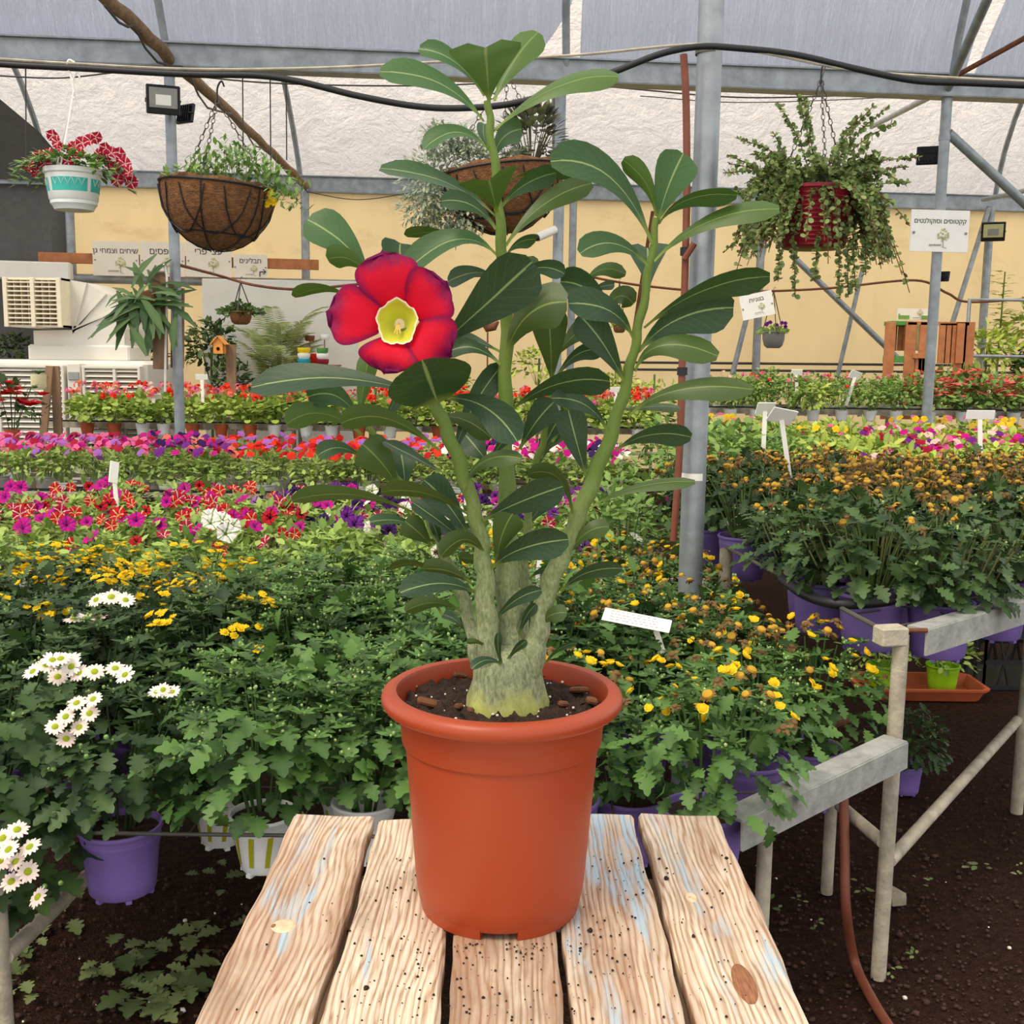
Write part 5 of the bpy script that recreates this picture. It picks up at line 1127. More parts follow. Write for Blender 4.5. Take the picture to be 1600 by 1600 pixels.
# shrubs seen through the desert rose
for i, (px, py) in enumerate(((700, 585), (840, 560), (905, 575), (960, 570), (1020, 585), (770, 590))): groundplant('leafy_shrub', 'soft green shrub behind the desert rose near the cream wall', px, py, (12.75, 13.2, 12.75, 13.3, 12.75, 13.3)[i], bush(100+i, .35, .5, ['lf_bright', 'lf_bud'], (T_OVAL, 200, .09), (T_OVAL, 18, 5, .07), 0) if i < 2 else V_BRIGHT[i % 2], 0.85 if i < 2 else 1.35, 'soft green shrubs by the cream wall')
# tall shrub sprig before the far post
q = P(1558, 545, 14.5); t = thing('tall_shrub', 'slender shrub with bright tiers of leaves against the cream wall', 'plant', (q.x, q.y, 0)); f = Foliage()
for k_ in range(9):
    z = P(1558, 555-k_*16, 14.5).z
    for j in range(10): a = j*.63+k_; f.leaf(T_OVAL, (rng.gauss(0, .05), rng.gauss(0, .05), z+rng.gauss(0, .03)), (math.cos(a), math.sin(a), .2), (0, 0, 1), .22*(1-.06*k_)*rng.uniform(.7, 1.2))
place('foliage', f.mesh('foliage', 'lf_bright'), t, True, 'stuff'); MB().tube([(0, 0, 0), (.03, 0, P(1558, 425, 14.5).z)], [.02, .008], 6).build('stem', 'mum_stem', t, local=True)
fz0 = pL.y
# staghorn fern on the boards, areca palm
q = P(222, 470, 9.2); q = P(232, 478, fz0-.12); t = thing('staghorn_fern', 'staghorn fern with long drooping fronds hung on the weathered boards', 'plant', q); f = Foliage()
for j in range(70):
    a = rng.uniform(0, 6.28); f.leaf(T_STRAP, (rng.gauss(0, .08), rng.gauss(0, .05), rng.gauss(0, .1)), (math.cos(a)*1.1-.3, -.3+.3*math.sin(a), math.sin(a)*.9+.1), (0, -.6, 1), rng.uniform(.16, .34), 1.2)
place('fronds', f.mesh('fronds', 'lf_fern'), t, True, 'stuff'); MB().lathe([(.06, -.1), (.08, 0), (.05, .1), (.001, .12)], 12).build('mount', 'coir', t, local=True)
q = P(436, 545, 13.5); t = thing('areca_palm', 'feathery areca palm in front of the white screen', 'plant', (q.x, q.y, 0)); f = Foliage(); zt_ = P(436, 505, 13.5).z
for j in range(30):
    a = j*2.4; L = rng.uniform(.5, .9); b0 = np.array([.04*math.cos(a), .04*math.sin(a), zt_-.75+rng.uniform(0, .6)]); d = np.array([math.cos(a)*.6, math.sin(a)*.6, 1.0])
    for k_ in range(18):
        tt = (k_+2)/20; p = b0+d*L*tt+np.array([0, 0, -.5*L*tt*tt]); 
        for s_ in (-1, 1): sd = np.cross(d, (0, 0, 1.))*s_; f.leaf(T_BLADE, p, sd*.8+d*.5+np.array([0, 0, -.35]), (rng.gauss(0, .4), -.8, .5), .27*(1-.5*tt), .75)
place('fronds', f.mesh('fronds', 'lf_palm'), t, True, 'stuff'); MB().tube([(0, 0, 0), (0, 0, zt_)], .03, 8).build('stem', 'mum_stem', t, local=True)

# ------------------------------------------------------------------ air cooler
CY = 12.2
def cz(px, py): return P(px, py, CY)
ac = thing('air_cooler', 'large white evaporative air cooler with louvred panels and curved duct', 'air cooler', (cz(100, 700).x, CY, 0))
x0, x1 = cz(-40, 640).x, cz(231, 640).x; zt_, zb = cz(115, 563).z, cz(115, 705).z; D_ = 1.1
MB().box(((x0+x1)/2, CY+D_/2, (zt_+zb)/2), (x1-x0, D_, zt_-zb), bev=.04).build('body', 'cooler_white', ac)
MB().box(((x0+x1)/2, CY+D_/2, zb/2), (x1-x0-.1, D_-.1, zb), bev=.01).build('base', 'cooler_white', ac)
for (a, c, mid) in ((4, 108, None), (136, 226, 186)):
    pa, pc = cz(a, 600).x, cz(c, 600).x; pn = MB().box(((pa+pc)/2, CY-.004, (zt_+zb)/2-.02), (pc-pa, .02, zt_-zb-.12), bev=.004).build('louvre_panel', 'cooler_white', ac); MB().box(((pa+pc)/2, CY-.016, (zt_+zb)/2-.02), (pc-pa-.05, .012, zt_-zb-.16)).build('cooling_pad', 'cooling_pad', ac)
    n = 15
    for i in range(n):
        z = zt_-.1-(zt_-zb-.16)*i/n
        MB().box(((pa+pc)/2, CY-.1, z), (pc-pa-.02, .075, .008), Euler((.55, 0, 0)).to_matrix(), bev=.002).build('slat', 'cooler_white', ac)
    for x_ in (pa+.015, pc-.015): MB().box((x_, CY-.075, (zt_+zb)/2-.02), (.03, .13, zt_-zb-.12), bev=.004).build('louvre_frame', 'cooler_white', ac)
    MB().box(((pa+pc)/2, CY-.075, zt_-.07), (pc-pa, .13, .03), bev=.004).build('louvre_frame', 'cooler_white', ac)
    if mid: MB().box((cz(mid, 600).x, CY-.1, (zt_+zb)/2-.02), (.03, .085, zt_-zb-.14)).build('mullion', 'cooler_white', ac)
xa, xb = cz(113, 600).x, cz(134, 600).x; MB().box(((xa+xb)/2, CY-.06, (zt_+zb)/2), (xb-xa, .15, zt_-zb-.06), bev=.01).build('control_column', 'cooler_white', ac)
MB().box(((xa+xb)/2, CY-.14, cz(123, 587).z), (.12, .02, .09), bev=.006).build('display', 'glass_grey', ac); MB().box(((xa+xb)/2, CY-.14, cz(123, 625).z), (.1, .02, .2), bev=.03).build('switch_recess', 'tag_grey', ac)
MB().box(((xa+xb)/2, CY-.155, cz(123, 630).z), (.04, .015, .08), bev=.006).build('switch', 'white_plastic', ac)
# plinth and elbow duct
xs0, xs1 = cz(36, 560).x, cz(196, 560).x; zp = cz(115, 540).z
MB().box(((xs0+xs1)/2, CY+.5, (zt_+zp)/2), (xs1-xs0, .75, zp-zt_+.02), bev=.02).build('duct_collar', 'cooler_white', ac)
b_ = MB(); xc, zc = cz(95, 530).x, cz(95, 512).z; Rr = cz(187, 512).x-xc; yd0, yd1 = CY+.15, CY+.85; n = 4
secs = []
for k_ in range(n+1):
    a = math.radians(90*k_/n)
    secs.append((xc+Rr*math.cos(a), zc+(cz(95, 434).z-zc)*math.sin(a)))
outer = [(xs1-.06, zp)]+secs; ci = cz(108, 512); inner = [(cz(44, 540).x, zp), (cz(44, 540).x, cz(44, 516).z)]+[(ci.x-.02, ci.z-.02*k_) for k_ in range(1, n+1)]
vs = []; fs = []
for (ox, oz), (ix, iz) in zip(outer, inner):
    vs += [(ox, yd0, oz), (ox, yd1, oz), (ix, yd1, iz), (ix, yd0, iz)]
for k_ in range(len(outer)-1):
    for j in range(4): a = k_*4+j; e = k_*4+(j+1) % 4; fs.append((a, e, e+4, a+4))
b_.add(vs, fs); b_.build('elbow_duct', 'cooler_white', ac, smooth=False)
for k_ in (1, 2, 3): MB().bar((secs[k_][0], yd0-.01, secs[k_][1]), (ci.x, yd0-.01, ci.z), .02, .02, up=Vector((0, 1, 0))).build('duct_seam', 'cooler_white', ac)
o0, o1 = cz(10, 434), cz(101, 512); ox, oz, ow, oh = (o0.x+o1.x)/2+.02, (o0.z+o1.z)/2, o1.x-o0.x, o0.z-o1.z; b_ = MB()
for dx in (-1, 1): b_.box((ox+dx*(ow/2-.012), CY+.3, oz), (.024, .78, oh))
for dz in (-1, 1): b_.box((ox, CY+.3, oz+dz*(oh/2-.012)), (ow, .78, .024))
b_.box((ox, CY+.67, oz), (ow, .02, oh)); b_.build('outlet_box', 'cooler_cream', ac, smooth=False)
for k_ in range(7): MB().box((ox-ow/2+ow*(k_+1)/8, CY+.02, oz), (.01, .14, oh-.04)).build('outlet_vane', 'cooler_cream', ac)
for i in range(10): z = o0.z-.05-(o0.z-o1.z-.1)*i/9; MB().box(((o0.x+o1.x)/2+.02, CY-.105, z), (o1.x-o0.x-.02, .03, .016)).build('outlet_slat', 'cooler_cream', ac)
for x in (o0.x+.03, (o0.x+o1.x)/2+.02, o1.x+.0): MB().box((x, CY-.11, (o0.z+o1.z)/2), (.045, .035, o0.z-o1.z), bev=.003).build('outlet_frame', 'cooler_cream', ac)
# dark opening with roller blind behind the cooler
a, c = G(-60, 420, ROW2-.62), G(112, 425, ROW2-.62); t = thing('roller_blind', 'pale roller blind box above the dark shade cloth behind the cooler', 'blind', (a.x, a.y, a.z-.15))
MB().bar(a, c, .16, .22, bev=.02).build('blind_box', 'cooler_white', t)

# ------------------------------------------------------------------ signs
def tree_logo(parent, c, s, rx, uz, nrm):
    b_ = MB(); r2 = random.Random(3)
    for i in range(34):
        a = r2.uniform(0, 6.28); q = s*math.sqrt(r2.random()); o = c+rx*(q*math.cos(a))+uz*(q*math.sin(a)); k_ = s*r2.uniform(.12, .2)
        b_.add([o+nrm*.002+(rx*math.cos(w_)+uz*math.sin(w_))*k_ for w_ in [j*1.0472 for j in range(6)]], [tuple(range(6))])
    b_.build('tree_logo', 'logo_green', parent)
    b_ = MB(); b_.bar(c-uz*s*.4+nrm*.003, c-uz*s*1.9+nrm*.003, s*.1, .002, up=nrm); b_.bar(c-uz*s*1.9+nrm*.003, c-uz*s*2.1+rx*s*.6+nrm*.003, s*.08, .002, up=nrm); b_.build('logo_trunk', 'ink_soft', parent)
    b_ = MB(); base = c-uz*s*1.6-rx*s*.35
    for j in range(8): b_.bar(base-rx*(s*.26*j)+nrm*.003, base-rx*(s*.26*j+.17*s)+nrm*.003+uz*s*r2.uniform(-.06, .06), s*.26*r2.uniform(.7, 1.1), .002, up=nrm)
    b_.build('logo_caption', 'ink_soft', parent)
def sign(name, label, c, wd, ht, txt, tsize, rx=Vector((1, TA, 0)).normalized(), uz=Vector((0, 0, 1)), toff=.28, logo=(.05, -.18, .16), mt='sign_board', extra=None):
    nrm = rx.cross(uz); nrm = nrm if nrm.y < 0 else -nrm; t = thing(name, label, 'sign', c); M = Matrix((rx, uz, nrm)).transposed()
    MB().box(c, (wd, ht, .012), M).build('board', mt, t)
    if txt:
        me = text_geo(txt, tsize); me.materials.append(MATS['ink']); me.transform(Matrix.Translation(c+uz*(ht*toff)+nrm*.009) @ M.to_4x4()); place('lettering', me, t)
    if logo: tree_logo(t, c+rx*wd*logo[0]+uz*ht*logo[1], ht*logo[2], rx, uz, nrm*5)
    for s_ in (-1, 1): MB().tube([c+rx*s_*wd*.45-uz*ht*.05, c+rx*s_*wd*.45-uz*ht*.05+nrm*.012], .012, 6).build('screw', 'ink_soft', t)
    return t
SR = ROW2-.42
a, c = G(60, 402, SR+.05), G(498, 414, SR+.05)
tag(MB().bar(a, c, .03, .13, bev=.004).build('timber_rail', 'red_timber'), 'long timber rail carrying the row of signs', 'rail')
for px0, px1, y0, y1, txt, lab in ((144, 218, 377, 431, 'שיחים וצמחי גן', 'white garden shrub sign leftmost on the timber rail'), (218, 290, 378, 432, 'טפסים', 'white tray plant sign half behind the floodlight post'),
                                   (290, 363, 378, 433, 'עצי פרי', 'white fruit tree sign below the coir basket'), (364, 419, 398, 434, 'תבלינים', 'smaller white herb sign with an arrow at the end of the rail')):
    c = G((px0+px1)/2, (y0+y1)/2, SR); wd = (G(px1, y0, SR)-G(px0, y0, SR)).length-.015; ht = G(px0, y0, SR).z-G(px0, y1, SR).z
    s_ = sign('wall_sign', lab, c, wd, ht, txt, ht*(.215 if len(txt) > 9 else .26 if px1-px0 > 60 else .3), toff=.22, logo=(.1, -.12, .15))
    if px0 > 350:
        rx = Vector((1, TA, 0)).normalized(); uz = Vector((0, 0, 1)); nm = Vector((0, -.02, 0)); b_ = MB(); e0 = c+rx*wd*.28-uz*ht*.45+nm; e1 = c+rx*wd*.28-uz*ht*.24+nm; e2 = c+rx*wd*.46-uz*ht*.24+nm
        b_.bar(e0, e1, .012, .004, up=Vector((0, -1, 0))); b_.bar(e1, e2, .012, .004, up=Vector((0, -1, 0))); b_.bar(e2, e2-rx*.035+uz*.03, .01, .004, up=Vector((0, -1, 0))); b_.bar(e2, e2-rx*.035-uz*.03, .01, .004, up=Vector((0, -1, 0))); b_.build('arrow', 'ink', s_)
c = G(1468, 361, ROW1-.06); wd = (G(1513, 361, ROW1)-G(1423, 361, ROW1)).length; sign('hanging_sign', 'white cactus and succulent sign fixed to the right hand post', c, wd, wd*.67, 'קקטוסים וסוקולנטים', wd*.105, toff=.23, logo=(.06, -.1, .15), mt='tag_white')
c = G(1183, 477, 13.15); wd = (G(1208, 477, 13.15)-G(1157, 477, 13.15)).length; rx = Vector((math.cos(.22), TA*.9, math.sin(.22))).normalized(); uz = Vector((-math.sin(.22), 0, math.cos(.22))); uz = (uz-rx*uz.dot(rx)).normalized()
sign('hanging_sign', 'small white sign hanging askew beside the grey hanging pot', c, wd, wd*.72, 'בגוניות', wd*.17, rx, uz, .24, (.12, -.08, .14), 'tag_white')
tag(MB().tube([c+uz*wd*.3, G(1183, 455, 13.5)], .006, 5).build('sign_string', 'wire'), 'short string holding the askew white sign', 'string')

# ------------------------------------------------------------------ floodlights and camera
def flood(label, px, py, Y, s, yaw, tilt, face='glass_grey', back=None):
    c = P(px, py, Y); t = thing('floodlight', label, 'floodlight', c); M = (Matrix.Rotation(yaw, 3, 'Z') @ Matrix.Rotation(tilt, 3, 'X'))
    def L(x, y, z): return c+M @ Vector((x, y, z))
    MB().box(c, (s, s*.16, s*.85), M, bev=s*.03).build('housing', 'lens_black', t); MB().box(L(0, -s*.09, s*.06), (s*.82, s*.03, s*.58), M, bev=s*.005).build('glass', face, t)
    MB().box(L(0, -s*.1, -.0*s), (s*.45, s*.03, s*.3), M).build('reflector', 'tag_white' if face == 'glass_grey' else 'glass_grey', t)
    b_ = MB()
    for k_ in range(6): b_.box(L((k_-2.5)*s*.13, s*.12, 0), (s*.03, s*.1, s*.7), M)
    b_.build('cooling_fins', 'lens_black', t)
    MB().tube([L(-s*.5, 0, 0), L(-s*.5, s*.3, -s*.1), L(0, s*.42, -s*.15), L(s*.5, s*.3, -s*.1), L(s*.5, 0, 0)], s*.03, 6).build('bracket', 'lens_black', t); return t
fz = pL.y
tag(MB().tube([(pL.x, pL.y-.04, P(262, 160, fz).z), P(257, 160, fz-.17)], .02, 8).build('lamp_arm', 'lens_black'), 'short black arm joining the square floodlight to its post', 'bracket')
flood('square floodlight with grey glass on the post above the boards', 255, 156, fz-.2, .24, .35, .25); flood('black floodlight turned away at the back of the same post', 290, 178, fz+.12, .17, 2.6, .2)
flood('black floodlight seen from behind near the top of the cactus sign post', 1451, 243, pR.y+.15, .19, 2.8, .4); flood('floodlight with greenish glass on the far right wall post', 1552, 362, P(1546, 360, 15.4).y-.3, .3, -.4, .35, 'logo_green')
flood('small black lamp on the cactus sign post below the sign', 1474, 432, pR.y+.05, .1, 2.5, .3)
c = P(856, 364, pM.y-.1); t = thing('security_camera', 'small white security camera on the middle post', 'camera', c); M = Matrix.Rotation(-.5, 3, 'Z') @ Matrix.Rotation(.35, 3, 'Y')
b_ = MB(); b_.tube([c+Vector((-.08, -.05, -.04)), c+Vector((.06, .03, .03))], .032, 12); b_.build('housing', 'white_plastic', t); MB().tube([c+Vector((-.084, -.052, -.042)), c+Vector((-.092, -.058, -.046))], .026, 12).build('lens', 'lens_black', t); MB().tube([c+Vector((.05, .03, .03)), Vector((pM.x-.03, pM.y, c.z+.06))], .012, 8).build('arm', 'white_plastic', t)

# ------------------------------------------------------------------ hanging baskets
def hang_lines(t, c, rim, r, top, n, mt, chain=False, rr=.0022, a0=.5):
    for k_ in range(n):
        a = k_*6.283/n+a0; p0 = Vector((c.x+r*math.cos(a), c.y+r*math.sin(a), rim)); 
        if not chain: MB().tube([p0, top], rr, 5).build('hanger', mt, t); continue
        b_ = MB(); m_ = max(8, int((top-p0).length/.018)); d = (top-p0).normalized(); x = d.cross(Vector((0, 1, .2))).normalized(); y = d.cross(x)
        for i in range(m_):
            q = p0.lerp(top, (i+.5)/m_); s_ = x if i % 2 else y; h_ = (top-p0).length/m_*.62
            b_.tube([q-d*h_, q-d*h_*.4+s_*.005, q+d*h_*.4+s_*.005, q+d*h_], .0013, 4, cap=False); b_.tube([q-d*h_, q-d*h_*.4-s_*.005, q+d*h_*.4-s_*.005, q+d*h_], .0013, 4, cap=False)
        b_.build('chain', 'cable_grey', t)
    MB().tube(spline([top+Vector((0, 0, -.01)), top+Vector((0, 0, .03)), top+Vector((.012, 0, .05)), top+Vector((.02, 0, .035))], 4), .0028, 6).build('hook', mt, t)
# 1 white pot with teal print and crimson petunias
c = P(115, 300, Q); sc = Q/FPX; t = thing('hanging_pot', 'white hanging pot with teal zigzag print and crimson star petunias', 'hanging plant', P(115, 331, Q))
zb, zr = P(115, 329, Q).z, P(115, 265, Q).z; Ht = zr-zb; rt = 41*sc*1.0
MB().lathe([(rt*.68, zb), (rt*.78, zb+Ht*.12), (rt*.82, zb+Ht*.14), (rt*.83, zb+Ht*.22), (rt*.86, zb+Ht*.24), (rt*.93, zb+Ht*.6), (rt*.97, zb+Ht*.85), (rt*1.03, zb+Ht*.88), (rt*1.03, zr), (rt*.95, zr), (rt*.9, zr-.01)], 36, (c.x, c.y, 0)).build('pot', 'white_pot', t)
for a0, a1 in ((-2.85, -2.3), (-2.1, -.65), (-.5, .6)):
    b_ = MB(); b_.grid(lambda u, v: Vector((c.x+(rt*(.885+.055*v)+.0015)*math.cos(a0+(a1-a0)*u), c.y+(rt*(.885+.055*v)+.0015)*math.sin(a0+(a1-a0)*u), zb+Ht*(.42+.32*v))), 8, 2); pr = b_.build('teal_print', 'teal_print', t)
    b_ = MB()
    for k_ in range(int((a1-a0)/.25)):
        aa = a0+.1+.25*k_; pt = lambda a_, v: Vector((c.x+(rt*(.885+.055*v)+.0025)*math.cos(a_), c.y+(rt*(.885+.055*v)+.0025)*math.sin(a_), zb+Ht*(.42+.32*v)))
        b_.tube([pt(aa, .95), pt(aa+.11, .45), pt(aa+.22, .95)], .0008, 4)
    b_.build('zigzag', 'white_pot', pr) if b_.v else None
MB().lathe([(rt*.95, zr-.008), (.002, zr-.004)], 20, (c.x, c.y, 0), capb=False).build('soil', 'soil', t)
f = Foliage()
for i in range(800):
    a = rng.uniform(0, 6.28); q = rng.uniform(.2, 1.0)**.7; sd = math.cos(a); R_ = rt*(.3+1.75*q); z = zr+.035*(1-q)*rng.uniform(.5, 1.6)-.085*max(0, q-.55)*abs(sd)*2*rng.random()+.01
    if abs(sd) < .55 and q > .72 and math.sin(a) < 0: continue
    p = (c.x+R_*math.cos(a), c.y+R_*.8*math.sin(a), z); f.leaf(T_OVAL, p, (math.cos(a), math.sin(a), rng.uniform(-.6, .7)), (0, -.3, 1), rng.uniform(.018, .032), 1.0)
place('foliage', f.mesh('foliage', 'lf_herb'), t, kind='stuff')
for px, py in ((45, 255), (55, 268), (75, 240), (60, 245), (88, 222), (82, 212), (105, 252), (125, 240), (112, 235), (140, 218), (150, 215), (165, 232), (175, 238), (186, 240), (195, 255), (200, 268), (205, 285), (183, 282), (178, 262), (160, 245), (95, 230), (210, 282), (190, 250), (45, 262), (128, 222), (152, 240), (168, 252), (196, 276), (70, 255), (116, 228)):
    q = P(px, py, Q-rng.uniform(.0, .05)); o = place('flower', M_PET['crimson'], t); n = Vector((rng.gauss(0, .5), -1, rng.gauss(.1, .4))).normalized(); o.matrix_parent_inverse = base_inv(t); o.location = q; o.rotation_euler = (n.to_track_quat('Z', 'Y')).to_euler(); o.scale = (.6,)*3
hang_lines(t, c, zr, rt, P(115, 142, Q), 3, 'white_plastic'); MB().tube(spline([P(116, 145, Q), P(113, 128, Q), P(110, 116, Q), P(105, 104, Q), P(108, 94, Q), P(117, 98, Q)], 4), .0035, 6).build('clip', 'white_plastic', t)
# 2 coir baskets
def coir(label, cx_, rimy, boty, wpx, Y, fol_fn, toppx, topy, tilt=0.0, chain=True, a0=.5):
    c = P(cx_, rimy, Y); s_ = Y/FPX; R_ = wpx/2*s_; Hb = P(cx_, rimy, Y).z-P(cx_, boty, Y).z; t = thing('hanging_basket', label, 'hanging plant', P(cx_, boty, Y)); M = Matrix.Rotation(tilt, 3, 'Y')
    def W(x, y, z): return c+M @ Vector((x, y, z))
    pr = [(R_*math.cos(a), -Hb*math.sin(a)) for a in [math.radians(k_) for k_ in (88, 75, 62, 50, 38, 26, 14, 3)]]+[(R_*1.0, .004), (R_*.97, .012), (R_*.9, .004)]
    b_ = MB().lathe(pr, 36); b_.v = [tuple(W(x*(1+.012*math.sin(x*300+z*200)), y, z+(.004*math.sin(math.atan2(y, x)*9) if z > -.01 else 0))) for x, y, z in b_.v]; b_.build('coir_liner', 'coir', t)
    sp_ = lambda a, e, k_=1.012: W(R_*k_*math.cos(e)*math.cos(a), R_*k_*math.cos(e)*math.sin(a), -Hb*k_*math.sin(e))
    MB().tube([sp_(a, 0.0) for a in [j*6.2832/36 for j in range(37)]], .0032, 6).build('rim_wire', 'black_plastic', t)
    for j in range(8): MB().tube([sp_(j*.7854+.2+1.25*(k_/16-.5), math.radians(4+46*math.sqrt(max(0.0, math.sin(math.pi*k_/16)))), 1.022) for k_ in range(17)], .0022, 5).build('frame_wire', 'black_plastic', t)
    for j in range(6): MB().tube([sp_(j*1.0472+.5, math.radians(85*k_/7)) for k_ in range(8)], .0022, 5).build('frame_wire', 'black_plastic', t)
    MB().tube([sp_(a, math.radians(48)) for a in [j*6.2832/24 for j in range(25)]], .0022, 5).build('ring_wire', 'black_plastic', t)
    MB().lathe([(R_*.93, c.z-.006), (.002, c.z+.004)], 20, (c.x, c.y, 0), capb=False).build('soil', 'soil', t)
    fol_fn(t, c, R_, W); hang_lines(t, c, c.z, R_*.97, P(toppx, topy, Y), 3, 'black_plastic', chain, .0022, a0); return t
def addf(t, f, nm, mt): o = place(nm, f.mesh(nm, mt), t, kind='stuff'); return o
def f2_(t, c, R_, W):
    f = Foliage()
    for i in range(900):
        u = rng.random(); x = R_*(-.55+1.9*u+rng.gauss(0, .12)); y = R_*rng.uniform(-.85, .6); z = .01+.06*math.sin(u*3.1)*rng.uniform(.2, 1.7)-.11*max(0, u-.62)*2.2*rng.random()
        f.leaf(T_LANCE, c+Vector((x, y-.02, z)), (rng.gauss(.3, .7), rng.gauss(-.3, .6), rng.gauss(.5, .5)), (0, -.3, 1), rng.uniform(.016, .03), 1.3)
    for i in range(26): x = R_*rng.uniform(-.4, 1.0); f.stem([c+Vector((x, 0, 0)), c+Vector((x+.01, -.01, .07+.05*rng.random()))], [.0012, .0008])
    addf(t, f, 'foliage', 'lf_herb')
    for dx, dz in ((.168, -.03), (.172, -.045), (.152, -.05), (.16, -.02)): q = c+Vector((dx, -.05, dz)); o = place('flower', M_YEL[0], t); o.location = q; o.rotation_euler = (1.3, 0, 0); o.scale = (.9,)*3
coir('round coir basket of small leafy plants hung beside the floodlight post', 341, 293, 392, 172, Q, f2_, 340, 155, .08)
def f3_(t, c, R_, W):
    f = Foliage()
    for i in range(4200):
        u = rng.random(); blob = rng.choice(((-.75, .02, .075), (-.95, -.06, .075), (-.7, -.1, .07), (-.35, .04, .055), (-1.0, -.02, .08), (-.25, .02, .035), (-1.1, -.1, .06), (-.85, .09, .045), (-.5, .09, .035), (.3, .03, .035), (-.8, -.15, .06), (-.45, -.12, .06)))
        d = rdir(); p = c+Vector((blob[0]*R_*1.1-.01, -.06, blob[1]-.01))+Vector(d)*blob[2]*rng.uniform(.6, 1.15); f.leaf(T_LOBS, p, d+.6*rdir(), (0, -.4, 1), rng.uniform(.012, .022), .8)
    addf(t, f, 'silver_foliage', 'lf_silver'); f = Foliage()
    for i in range(460):
        d = rdir(); p = c+Vector((.5*R_, -.02, .09))+Vector((d[0]*.085, d[1]*.06, d[2]*.09)); f.leaf(T_OVAL, p, d+np.array([0, 0, .2]), (0, -.3, 1), rng.uniform(.022, .04), 1.2)
    for i in range(20): a = rng.uniform(-1, 1); f.stem([c+Vector((.5*R_, 0, 0)), c+Vector((.5*R_+.09*a, 0, .17-.04*abs(a)))], [.0025, .001])
    addf(t, f, 'coleus_foliage', 'lf_coleus')
coir('coir basket of silver foliage and purple coleus hung behind the desert rose', 782, 270, 366, 186, 3.36, f3_, 793, 114, -.12, True, 1.5708)
# 3 maroon pot with trailing jade
Yj = Q; c = P(1275, 300, Yj); s_ = Yj/FPX; t = thing('hanging_pot', 'maroon woven hanging pot overflowing with trailing dwarf jade', 'hanging plant', P(1275, 390, Yj)); zb, zr = P(1275, 389, Yj).z, P(1275, 298, Yj).z; rt = 62*s_
pr = [(rt*.72, zb)]
for k_ in range(14): z = zb+(zr-zb)*(k_+.5)/14; r_ = rt*(.76+.24*(k_+.5)/14); pr += [(r_-.001, z-.003), (r_+.0012, z), (r_-.001, z+.003)]
pr += [(rt*1.04, zr-.004), (rt*1.04, zr+.006), (rt*.95, zr+.006), (rt*.93, zr-.01)]; MB().lathe(pr, 32, (c.x, c.y, 0)).build('pot', 'maroon_pot', t); MB().lathe([(rt*.94, zr-.005), (.002, zr)], 18, (c.x, c.y, 0), capb=False).build('soil', 'soil', t)
f = Foliage(); br = []
for i in range(190):
    a = rng.uniform(0, 6.28); up_ = rng.random(); L = rng.uniform(.08, .24); ca, sa = math.cos(a), math.sin(a)*.8
    p0 = c+Vector((rt*.6*ca, rt*.6*sa, .0)); d0 = Vector((ca*.8, sa*.8, rng.uniform(.1, 1.5))).normalized(); g = rng.uniform(.2, 1.1) if up_ < .55 else rng.uniform(1.2, 3.2)
    br.append([p0+d0*(L*k_/7)+Vector((0, 0, -g*L*(k_/7)**2*.6)) for k_ in range(8)])
for px0, y0, y1 in ((1222, 370, 440), (1240, 385, 465), (1280, 392, 440), (1310, 385, 468), (1322, 380, 465), (1350, 360, 430), (1330, 390, 455), (1180, 350, 400), (1165, 330, 405), (1380, 340, 410)):
    a = P(px0, y0-60, Yj-.09); e = P(px0+rng.uniform(-8, 8), y1, Yj-.1); st_ = c+Vector(((a.x-c.x)*.6, -.05, .01)); br.append(spline([st_, a.lerp(e, .3), a.lerp(e, .65), e], 4))
for px0, y0 in ((1245, 145), (1215, 160), (1390, 165), (1365, 165), (1150, 215), (1440, 245), (1130, 270), (1255, 150), (1130, 395), (1400, 190), (1175, 240), (1345, 180)):
    e = P(px0, y0, Yj-rng.uniform(-.05, .06)); br.append(spline([c, c.lerp(e, .5)+Vector((0, 0, .03)), e], 5))
for i in range(90):
    a = rng.choice((rng.uniform(-.9, .7), rng.uniform(2.4, 4.1))); L = rng.uniform(.1, .2); ca, sa = math.cos(a), math.sin(a)*.9-.1; p0 = c+Vector((rt*.9*ca, rt*.9*sa, .01)); d0 = Vector((ca, sa, rng.uniform(-.2, .5))).normalized()
    br.append([p0+d0*(L*.6*k_/7)+Vector((0, 0, -1.1*L*(k_/7)**2)) for k_ in range(8)])
for b__ in br:
    b__ = [Vector(q) for q in b__]; f.stem(b__, [.0014]*len(b__), 1)
    for k_ in range(1, len(b__)):
        for m_ in range(3):
            q = b__[k_-1].lerp(b__[k_], m_/3)
            for s2 in range(3):
                d = rdir(); f.leaf(T_JADE, q, d*np.array([1, 1, .7]), rdir()+np.array([0, -.6, .6]), rng.uniform(.010, .0185), 1.0, None, 0)
addf(t, f, 'foliage', ['lf_jade', 'rust']); hang_lines(t, c, zr, rt, P(1283, 125, Yj), 3, 'black_plastic', True); MB().tube(spline([P(1283, 126, Yj), P(1287, 112, Yj), P(1290, 96, Yj), P(1284, 89, Yj)], 4), .002, 5).build('hook', 'wire', t)
